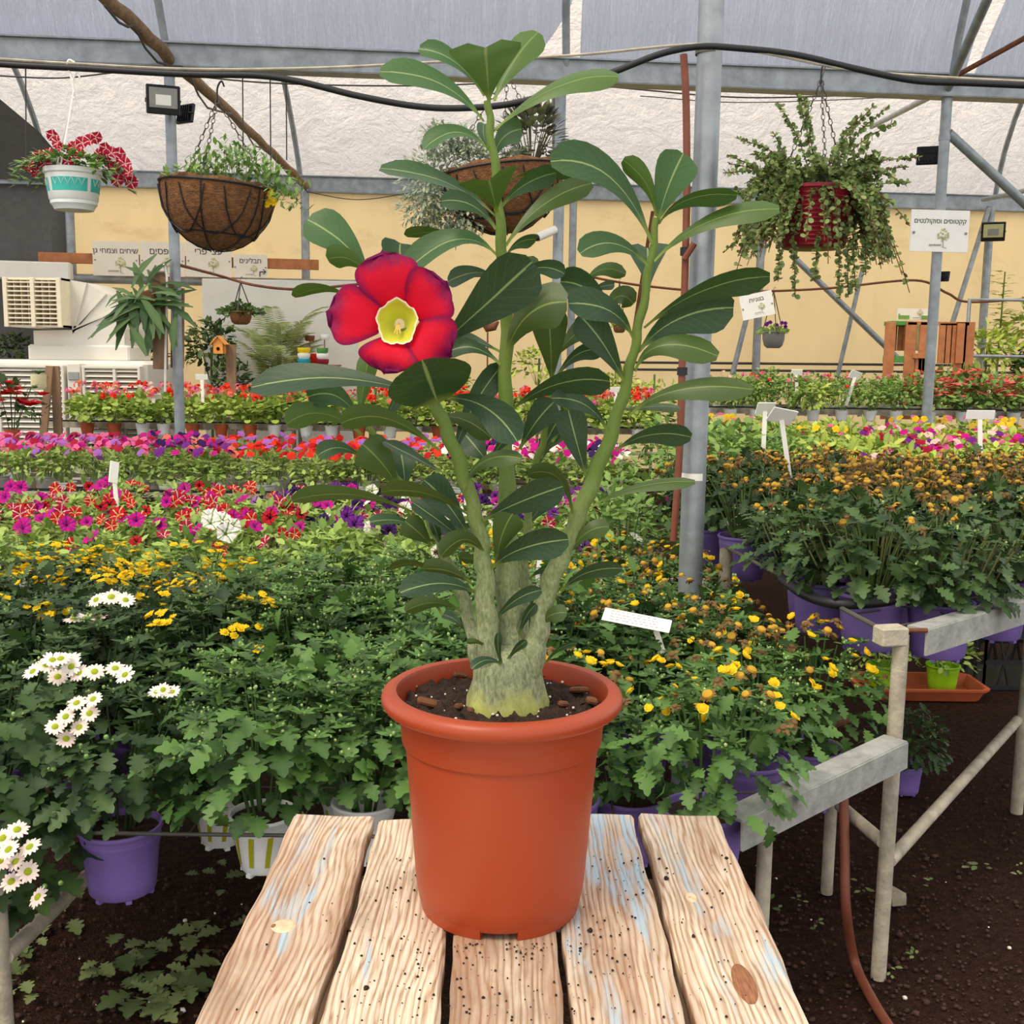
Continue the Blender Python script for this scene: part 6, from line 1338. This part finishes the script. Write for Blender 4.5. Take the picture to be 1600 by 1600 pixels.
# 4 small hanging pots
def smallpot(label, px, ty, by, wpx, Y, mt, leaf, top, flw=None, n=90, spread=1.15):
    c = P(px, ty, Y); s_ = Y/FPX; R_ = wpx/2*s_; zb = P(px, by, Y).z; t = thing('hanging_pot', label, 'hanging plant', P(px, by, Y)); Hb = c.z-zb
    MB().lathe([(R_*.55, zb), (R_*.8, zb+Hb*.15), (R_*.95, zb+Hb*.5), (R_*.98, c.z-Hb*.12), (R_*1.05, c.z-Hb*.1), (R_*1.05, c.z), (R_*.9, c.z)], 22, (c.x, c.y, 0), capt=True).build('pot', mt, t)
    f = Foliage()
    for i in range(n): a = rng.uniform(0, 6.28); q = rng.random(); f.leaf(T_OVAL, c+Vector((R_*spread*q*math.cos(a), R_*1.1*q*math.sin(a), R_*.7*(spread-.6)*(1-q)*rng.random()-R_*.25*q*spread*rng.random())), (math.cos(a), math.sin(a), rng.uniform(-.6, .8)), (rng.gauss(0, .6), -.8, rng.uniform(-.2, .8)), R_*.5*rng.uniform(.6, 1.2))
    addf(t, f, 'foliage', leaf)
    for i in range(7 if flw else 0): a = rng.uniform(0, 6.28); o = place('flower', M_PET[flw], t); o.location = c+Vector((R_*1.05*math.cos(a), -R_*.4*abs(math.sin(a)), R_*rng.uniform(.2, .75))); o.rotation_euler = (1.2, 0, rng.uniform(-.6, .6)); o.scale = (R_/.12*.7,)*3
    hang_lines(t, c, c.z, R_, top, 3, 'cable_grey', False, .006)
smallpot('rounded grey hanging pot with purple flowers against the cream wall', 1209, 517, 544, 35, G(1209, 517, 13.5).y, 'grey_pot', 'lf_petunia', G(1209, 455, 13.5), 'purple')
WL = min(WLINE, key=lambda p: abs(proj(p)[0]-374))
smallpot('small dark coir basket of trailing leaves hung before the white screen', proj(WL)[0], 486, 507, 34, WL.y, 'coir', 'lf_dark', WL, None, 320, 1.9)
smallpot('tiny terracotta hanging pot partly hidden behind the main stem', 806, 492, 505, 16, G(806, 492, 13.5).y, 'terracotta', 'lf_petunia', G(806, 430, 13.5)); smallpot('small hanging pot of pale lilac flowers behind the right hand stem', 968, 508, 520, 20, G(968, 508, 13.5).y, 'coir', 'lf_petunia', G(968, 441, 13.5), 'lilac')

# ------------------------------------------------------------------ small things in the background
c = G(440, 515, ROW2-.5); c.z = (c.z+.62)/2; tag(MB().box(c, (1.95, .04, c.z*2), Matrix.Rotation(ALPHA, 3, 'Z'), bev=.01).build('white_screen', 'cooler_white'), 'plain pale grey screen standing behind the areca palm', 'screen')
ba, bb = P(254, 425, fz-.06), P(255, 577, fz-.06); t = thing('weathered_boards', 'pair of weathered boards strapped to the floodlight post', 'boards', bb)
MB().bar(bb+Vector((-.02, 0, 0)), ba+Vector((-.02, 0, 0)), .11, .025, up=Vector((0, 1, 0)), bev=.002).build('board', 'old_timber', t); MB().bar(P(277, 575, fz+.06), P(278, 450, fz+.06), .1, .025, up=Vector((0, 1, 0)), bev=.002).build('board', 'old_timber', t); MB().bar(P(235, 428, fz-.09), P(272, 445, fz-.09), .05, .02, up=Vector((0, 1, 0))).build('strap_board', 'old_timber', t)
tag(MB().tube(spline([P(256, 412, fz-.1), P(261, 440, fz-.1), P(259, 520, fz-.1), P(258, 612, fz-.1)], 4), .009, 6).build('cable', 'white_plastic'), 'white electric cord hanging down the weathered boards', 'cable')
c = P(343, 545, 12.3); t = thing('bird_house', 'little orange wooden bird house on a grey stake', 'bird house', P(357, 600, 12.3)); wd = .12
plain('bird_wood', C(222, 150, 72), .7); b_ = MB(); n = 24; hr, dd = .02, .06
for k_ in range(n):
    a, e = 6.28318*k_/n, 6.28318*(k_+1)/n; sq = lambda q: .06/max(abs(math.cos(q)), abs(math.sin(q)))
    b_.add([c+Vector((hr*math.cos(a), -dd, hr*math.sin(a))), c+Vector((hr*math.cos(e), -dd, hr*math.sin(e))), c+Vector((sq(e)*math.cos(e), -dd, sq(e)*math.sin(e))), c+Vector((sq(a)*math.cos(a), -dd, sq(a)*math.sin(a)))], [(0, 1, 2, 3)])
b_.box(c+Vector((-.057, 0, 0)), (.006, .12, .12)); b_.box(c+Vector((.057, 0, 0)), (.006, .12, .12)); b_.box(c+Vector((0, .057, 0)), (.12, .006, .12)); b_.box(c+Vector((0, 0, -.057)), (.12, .12, .006))
b_.add([c+Vector(q) for q in ((-.06, -.06, .06), (.06, -.06, .06), (0, -.06, .13), (-.06, .06, .06), (.06, .06, .06), (0, .06, .13))], [(0, 1, 2), (5, 4, 3), (0, 2, 5, 3), (1, 4, 5, 2)]); b_.build('box', 'bird_wood', t, smooth=False)
b_ = MB(); b_.lathe([(hr, 0), (hr, .012)], 20, capb=False); b_.v = [(c.x+x, c.y-.064+z, c.z+y) for x, y, z in b_.v]; b_.build('entrance', 'bird_wood', t)
MB().bar(c+Vector((-.085, 0, .045)), c+Vector((.0, 0, .14)), .16, .012, up=Vector((0, 0, 1))).build('roof', 'bird_wood', t); MB().bar(c+Vector((.085, 0, .045)), c+Vector((.0, 0, .14)), .16, .012, up=Vector((0, 0, 1))).build('roof', 'bird_wood', t); MB().box((c.x+.1, c.y+.1, c.z/2), (.1, .06, c.z+.1)).build('stake', 'old_timber', t)
plain('pot_yellow', C(232, 206, 30), .4); plain('pot_teal', C(30, 150, 170), .4)
SY = 13.25; q = P(490, 571, SY); zs = q.z+.01; t = thing('display_shelf', 'narrow grey shelf under the bright coloured pots', 'shelf', (q.x, SY, 0)); MB().box((q.x, SY+.12, q.z), (.56, .46, .02)).build('board', 'old_timber', t)
for dx in (-.24, .24):
    for dy in (-.07, .31): MB().box((q.x+dx, SY+dy, (q.z-.01)/2), (.03, .03, q.z-.01)).build('leg', 'old_timber', t)
xa_, xb_, xc_, xd_ = P(475, 560, SY).x, P(504, 560, SY).x, P(507, 525, SY+.3).x, P(484, 529, SY+.3).x; hh = .066
for x, y, z in ((xc_, SY+.3, P(505, 531, SY+.3).z), (xd_, SY+.3, P(485, 533, SY+.3).z)): MB().tube([(x, y, zs), (x, y, z+.001)], .008, 6).build('peg', 'old_timber', t)
for x, y, z, w_, mt, lab in ((xa_, SY, zs+2*hh, .078, 'pot_yellow', 'yellow plant pot in the bright stack'), (xa_, SY, zs, .08, 'pot_teal', 'teal bowl under the bright pots'), (xa_, SY, zs+hh, .078, 'white_pot', 'white dish resting on the teal bowl'), (xb_, SY, zs+2*hh, .07, 'turf', 'green pot on top of the striped stack'), (xb_, SY, zs+hh, .074, 'white_pot', 'cream pot in the middle of the striped stack'), (xb_, SY, zs, .076, 'maroon_pot', 'maroon pot at the foot of the striped stack'), (xc_, SY+.3, P(505, 531, SY+.3).z, .062, 'white_pot', 'white cup standing above the striped stack'), (P(490, 546, SY+.15).x, SY+.15, zs, .066, 'petal_scarlet', 'red bowl between the bright stacks'), (xd_, SY+.3, P(485, 533, SY+.3).z, .062, 'brown_pipe', 'small brown dish above the bright stacks')):
    h_ = hh+.001 if mt != 'petal_scarlet' else .13; tag(MB().lathe([(w_*.75, 0), (w_*.95, h_*.3), (w_, h_*.7), (w_*1.0, h_), (w_*.9, h_)], 18, (x, y, z), capt=True).build('glazed_pot', mt), lab+' behind the red flower', 'pot')
c = P(762, 512, 12.2); t = thing('hen_ornament', 'rusty metal hen ornament on thin legs behind the main stem', 'ornament', c-Vector((0, 0, .12))); b_ = MB(); b_.tube([c+Vector((-.07, 0, .1)), c+Vector((-.04, 0, .05)), c, c+Vector((.07, 0, .01)), c+Vector((.12, 0, .07))], [.02, .035, .055, .045, .01], 10); b_.build('body', 'rust', t); MB().tube([c+Vector((0, 0, -.05)), Vector((c.x, c.y, 0))], .01, 6).build('legs', 'rust', t)
# reddish slatted stand
Yc = 12.95; t = thing('slatted_stand', 'reddish slatted timber stand beside the poinsettias', 'stand', (P(1450, 600, Yc).x, Yc, 0))
def sb(px0, y0, px1, y1, Y=Yc, th=.03, nm='slat', mt='red_timber'): a, e = P(px0, y0, Y), P(px1, y1, Y); MB().box(((a.x+e.x)/2, Y, (a.z+e.z)/2), (abs(e.x-a.x), th, abs(a.z-e.z)), bev=.003).build(nm, mt, t)
bz = lambda px: (px, 660)
for px in (1388, 1420, 1442, 1498, 1510): sb(px-4, 503, px+3, 655, nm='post')
for px in (1472, 1481, 1490, 1500): sb(px-3.6, 505, px+3.6, 568, Yc-.035 if px == 1500 else Yc)
for px in (1398, 1406, 1413): sb(px-2, 508, px+2, 548, Yc+.3)
sb(1418, 502, 1514, 509, nm='top_rail'); sb(1388, 502, 1420, 509, Yc+.15, .3, 'turf_shelf', 'turf'); sb(1386, 556, 1420, 567, Yc+.15, .3, 'turf_shelf', 'turf'); sb(1428, 508, 1450, 548, Yc+.2, .02, 'back_panel', 'logo_green')
sb(1426, 552, 1448, 560, Yc-.02, .05, 'shelf'); sb(1430, 560, 1437, 610); sb(1440, 560, 1447, 610)
c = P(1430, 491, Yc+.1); sgn = sign('shelf_sign', 'low white sign with green bands on top of the slatted stand', c, .44, .13, None, .1, logo=(.12, .15, .28))
rx = Vector((1, TA, 0)).normalized()
for s_ in (-1, 1): MB().box(c+rx*s_*.14+Vector((0, -.012, -.035)), (.13, .006, .04), Matrix.Rotation(ALPHA, 3, 'Z')).build('green_band', 'sign_green', sgn)
t = thing('pipe_frame', 'grey pipe frame standing around the variegated shrubs', 'frame', P(1515, 600, 13.02)); a = P(1515, 468, 13.02); MB().tube([(a.x, a.y, 0), a, P(1680, 470, 13.02)], .025, 8).build('top_pipe', 'galv', t); MB().tube([P(1515, 556, 13.02), P(1640, 558, 13.02)], .018, 8).build('lower_pipe', 'galv', t)
# timber easel with a crochet pot, poinsettia by the cooler
t = thing('timber_easel', 'pale timber easel leaning before the air cooler', 'easel', P(65, 700, 10.6)); a, b__ = P(52, 695, 10.5), P(78, 572, 10.7); a.z = 0
MB().bar(a, b__, .07, .03, up=Vector((0, 1, 0))).build('leg', 'old_timber', t); e = P(92, 700, 10.7); e.z = 0; MB().bar(e, P(86, 572, 10.72), .08, .03, up=Vector((0, 1, 0))).build('leg', 'old_timber', t)
plain('crochet', C(222, 214, 170), .8, var=.15, vscale=60); c = P(61, 608, 10.5); t = thing('crochet_pot', 'cream pot in a crochet cover hung on the timber easel', 'pot', c); MB().lathe([(.06, c.z), (.07, c.z+.03), (.072, c.z+.14), (.065, c.z+.14)], 16, (c.x, c.y, 0), capt=True).build('pot', 'crochet', t)
f = Foliage()
for i in range(16): a = i*.6; f.leaf(T_OVAL, c+Vector((0, 0, .14)), (math.cos(a), math.sin(a), .7), (0, 0, 1), .08)
addf(t, f, 'foliage', 'lf_mum'); MB().tube([c+Vector((.05, .03, .13)), P(75, 590, 10.6)], .004, 5).build('cord', 'wire', t)
q = P(18, 655, 9.95); t, h = plantbase('poinsettia', 'red poinsettia standing at the foot of the timber easel', None, (q.x, q.y, q.z-.1+.007), 'terra'); V_RED = bush(131, .26, .45, ['lf_dark', 'petal_red'], (T_OVAL, 90, .09), (T_OVAL, 16, 7, .09), 0, tuftmi=1); fol(t, V_RED, h-.03, 1.0)
st_ = thing('plant_stand', 'dark low stand carrying the red poinsettia', 'stand', (q.x, q.y, 0)); zz = q.z-.1-h; MB().box((q.x, q.y, zz-.011), (.3, .3, .02)).build('top', 'old_timber', st_)
for dx in (-.12, .12):
    for dy in (-.12, .12): MB().box((q.x+dx, q.y+dy, (zz-.02)/2), (.03, .03, zz-.02)).build('leg', 'old_timber', st_)

# ------------------------------------------------------------------ plant tags
def ttag(label, px, py, Y, wpx, hpx, foot, tilt=.5, yaw=0., back=False, roll=0.0, ground=False):
    c = P(px, py, Y); s_ = Y/FPX; t = thing('plant_label', label, 'plant label', P(foot[0], foot[1], Y)); tilt = -abs(tilt) if back else tilt; M = Matrix.Rotation(yaw, 3, 'Z') @ Matrix.Rotation(-tilt, 3, 'X') @ Matrix.Rotation(roll, 3, 'Y')
    MB().box(c, (wpx*s_, .002+.0006*Y, hpx*s_/max(.3, math.cos(tilt))), M, bev=.0008).build('plate', 'tag_white', t); fp = P(foot[0], foot[1]+12, Y)
    if ground: fp.z = ground-1
    MB().bar(fp, c+Vector((0, .004, -hpx*s_*.3)), 5.5*s_*(.8 if Y > 6 else 1)+.004, .004, up=Vector((0, -1, 0))).build('stake', 'tag_white', t); return t, M, c
ttag('greyish back of a tall plant label in the raised bench flowers', 1222, 650, 3.9, 46, 22, (1234, 735), .65, .25, True, .22); ttag('second grey label plate right behind the tall one', 1196, 638, 4.95, 30, 18, (1192, 700), .5, .2, True, 0, 1.76)
ttag('flat topped grey plant label among the dianthus', 1532, 648, 4.7, 44, 14, (1536, 730), .2, 0, True, 0, 1.9); ttag('white plant label leaning beside the coral poinsettias', 1336, 586, 11.4, 18, 12, (1322, 622), -.4, .2, False, .3)
ttag('bright white plant label among the far leafy plants', 1245, 582, 11.5, 17, 9, (1245, 605), -.3); ttag('bright white plant label above the geraniums near the post', 315, 589, 11.3, 19, 8, (317, 618), -.2); ttag('white plant label leaning in the geraniums by the cooler', 241, 620, 11.0, 22, 8, (233, 640), -.5, .1, False, -.1)
ttag('small white plant label seen between the desert rose leaves', 962, 609, 11.6, 17, 8, (962, 640), -.2); ttag('white label seen from the side among the petunias', 178, 738, 5.2, 16, 34, (184, 800), .2, 1.0, False, .3); ttag('small grey label under the geranium bench', 243, 695, 9.8, 16, 8, (247, 712), .4, 0, True, 0, 1.0)
ttag('pale label stake standing right behind the desert rose', 846, 838, 3.3, 52, 14, (838, 915), .5, 0.3)
# the large handwritten label
c = P(995, 969, 2.62); t = thing('plant_label', 'large white handwritten label lying over the yellow button flowers', 'plant label', P(1030, 1000, 2.62)); rx = (P(1050, 972, 2.6)-P(937, 950, 2.64)); L_ = rx.length; rx.normalize(); fy = Vector((.25, 1, .42)); fy = (fy-rx*fy.dot(rx)).normalized(); M = Matrix((rx, fy, rx.cross(fy))).transposed()
MB().box(c, (L_*.93, .052, .0025), M, bev=.0008).build('plate', 'tag_white', t); b_ = MB()
for r_ in range(4):
    x = -.065
    while x < .05: w_ = rng.uniform(.004, .012); b_.bar(c+M @ Vector((x, .016-.011*r_, .0022)), c+M @ Vector((x+w_, .016-.011*r_+rng.uniform(-.002, .002), .0022)), .0012, .0008, up=M @ Vector((0, 0, 1))); x += w_+rng.uniform(.002, .006)
b_.build('handwriting', 'ink_soft', t); MB().bar(P(1025, 985, 2.62), P(1036, 1020, 2.62), .014, .003, up=Vector((0, -1, 0))).build('stake', 'tag_white', t)

# ------------------------------------------------------------------ ground clutter on the right
hz = spline([P(1318, 1235, 2.62), P(1320, 1330, 2.55), P(1322, 1420, 2.5), PZ(1335, 1500, .03), PZ(1362, 1560, .012), PZ(1400, 1620, .012)], 6); tag(MB().tube(hz, .012, 10).build('garden_hose', 'brown_pipe'), 'brown hose running from the bench down onto the soil', 'hose')
q = PZ(1450, 1092, 0.0); t = thing('plant_tray', 'long terracotta tray on the soil under the raised bench', 'tray', (q.x, q.y+.02, 0)); tx, ty, tw, td, th = q.x-.03, q.y+.08, .58, .28, .06
pts = []
def tray_ring(w_, d_, z): return [(tx+w_/2*sx*cx__+(0), ty+d_/2*sy*cy__, z) for sx, sy, cx__, cy__ in ((-1, -1, .9, 1), (1, -1, .9, 1), (1, -1, 1, .8), (1, 1, 1, .8), (1, 1, .9, 1), (-1, 1, .9, 1), (-1, 1, 1, .8), (-1, -1, 1, .8))]
rings = [tray_ring(tw*.88, td*.8, .0), tray_ring(tw*.96, td*.94, th*.8), tray_ring(tw*1.0, td*1.02, th*.82), tray_ring(tw*1.01, td*1.03, th), tray_ring(tw*.95, td*.92, th), tray_ring(tw*.86, td*.76, .012)]
b_ = MB(); b_.add([p for r_ in rings for p in r_], [(i*8+j, i*8+(j+1) % 8, (i+1)*8+(j+1) % 8, (i+1)*8+j) for i in range(5) for j in range(8)]+[tuple(range(7, -1, -1)), tuple(range(40, 48))]); b_.build('tray', 'terracotta', t)
for px, lab in ((1472, 'lime green pot of magenta petunia at the right of the terracotta tray'), (1380, 'lime green pot of magenta petunia half behind the rusty bench leg')):
    q = P(px, 1062, ty); t, h = plantbase('potted_petunia', lab, None, (q.x, ty, .020+POTS['lime'][3]), 'lime'); fol(t, V_PET[0], h-.03, .8)
    for k_ in range(5): p, n = ontop(.17, .2, h, .95); addflower(t, M_PET['magenta'], p, n+Vector((0, -.8, 0)), 1.1)
q = PZ(1412, 1238, 0); t, h = plantbase('potted_chrysanthemum', 'dark leafy chrysanthemum in a purple pot standing on the soil', None, (q.x, q.y, POTS['purple'][3]*.78+.003), 'purple'); t.scale = (.68,)*3; t.location.z = .005; fol(t, V_DAISY[0], h-.03, .95)
for k_, (px, py) in enumerate(((1575, 1098), (1575, 1050))):
    q = PZ(1600, 1078, 0); z0 = .268*k_; t = thing('plastic_crate', ('lower' if k_ == 0 else 'upper')+' black lattice crate of the stack under the raised bench', 'crate', (q.x, q.y+.2, z0)); cx0, cy0 = q.x+.02, q.y+.2
    for (sx, sy, wx, wy) in ((0, -.2, .42, .012), (0, .2, .42, .012), (-.21, 0, .012, .4), (.21, 0, .012, .4)):
        b_ = MB(); ln = max(wx, wy); ax = Vector((1, 0, 0)) if wx > wy else Vector((0, 1, 0)); o_ = Vector((cx0+sx, cy0+sy, z0))
        for zz in (.01, .13, .255): b_.bar(o_-ax*ln/2+Vector((0, 0, zz)), o_+ax*ln/2+Vector((0, 0, zz)), .012, .02)
        for j in range(8): u = -.5+j/7; b_.bar(o_+ax*ln*u+Vector((0, 0, .0)), o_+ax*ln*min(.5, max(-.5, u+(.14 if j % 2 else -.14)))+Vector((0, 0, .26)), .01, .01, up=Vector((0, 1, .01)) if wx > wy else Vector((1, 0, .01)))
        b_.build('side', 'black_plastic', t)
    MB().box((cx0, cy0, z0+.008), (.4, .38, .014)).build('base', 'black_plastic', t)
q = PZ(1395, 1412, 0); b_ = MB(); b_.lathe([(.02, 0), (.034, .01), (.032, .03), (.018, .042), (.001, .045)], 9, q); b_.v = [(x+.006*math.sin(z*200+y*90), y+.005*math.sin(x*170), z) for x, y, z in b_.v]; tag(b_.build('stone', 'stone', smooth=False), 'pale rough stone on the soil beside the rusty bench leg', 'stone')
# weeds on the soil
def weed(label, px, py, n, s, group, tpl_=T_LOBED):
    q = PZ(px, py, 0); t = thing('weed', label, 'weed', q, 0, group); f = Foliage()
    for i in range(n): a = rng.uniform(0, 6.28); r_ = s*1.1*rng.random(); f.leaf(tpl_, (r_*math.cos(a), r_*math.sin(a), .012+.02*rng.random()), (math.cos(a+rng.gauss(0, .8)), math.sin(a+rng.gauss(0, .8)), rng.uniform(-.05, .35)), (0, -.2, 1), s*rng.uniform(.5, 1.0))
    place('leaves', f.mesh('leaves', 'lf_weed'), t, True, 'stuff')
for px, py, n, s in ((230, 1560, 16, .1), (160, 1520, 9, .07), (265, 1575, 12, .07), (110, 1440, 5, .08), (310, 1465, 5, .09), (200, 1405, 4, .07), (60, 1480, 5, .08), (345, 1385, 5, .07), (300, 1520, 8, .06), (35, 1545, 8, .07), (360, 1460, 3, .07), (220, 1500, 6, .05)): weed('broad flat weed beside the bench leg on the shaded soil' if px < 130 else 'flat weed with pale green leaves on the shaded soil beside the plank table' if px > 250 else 'flat weed with pale green leaves on the shaded soil below the purple pot', px, py, n, s, 'weeds under the low bench')
for px, py, n, s in ((1528, 1362, 7, .03), (1590, 1372, 7, .025), (1345, 1395, 6, .03), (1250, 1420, 6, .025), (1430, 1505, 6, .02), (1440, 1385, 5, .02), (1275, 1455, 5, .02), (1390, 1525, 4, .02), (1205, 1425, 5, .03)): weed('tiny green seedling in the dark soil right of the plank table', px, py, n, s, 'seedlings right of the table', T_OVAL)
f = Foliage()
for i in range(1600):
    px, py = (rng.uniform(1180, 1600), rng.uniform(1130, 1600)) if i % 3 else (rng.uniform(0, 420), rng.uniform(1370, 1600)); q = PZ(px, py, .004); r_ = rng.uniform(.002, .007)*(1.6 if rng.random() < .06 else 1)
    b_ = MB().lathe([(r_, -r_*.4), (r_*.8, r_*.4), (.0002, r_*.7)], 5); f.raw([(x*rng.uniform(.6, 1.4)+q.x, y+q.y, z+q.z) for x, y, z in b_.v], b_.f, 0, 0 if rng.random() < .985 else 1)
plain('clod', C(66, 43, 32), .95, var=.4, vscale=30); o = place('soil_clods', f.mesh('soil_clods', ['clod', 'perlite'])); o['kind'] = 'stuff'; tag(o, 'small clods and grit strewn over the dark soil floor', 'soil')

# rods of the far benches, each stopping at the pots it holds
for t, x0, x1, y0, y1, z in RODS:
    n = int((x1-x0)/.24)
    for i in range(0, n+1, 2):
        x = x0+(x1-x0)*i/n
        for a, b_ in clear_segments((x, y0, z), (x, y1, z)): MB().tube([a, b_], .006, 6).build('cross_rod', 'wire', t)
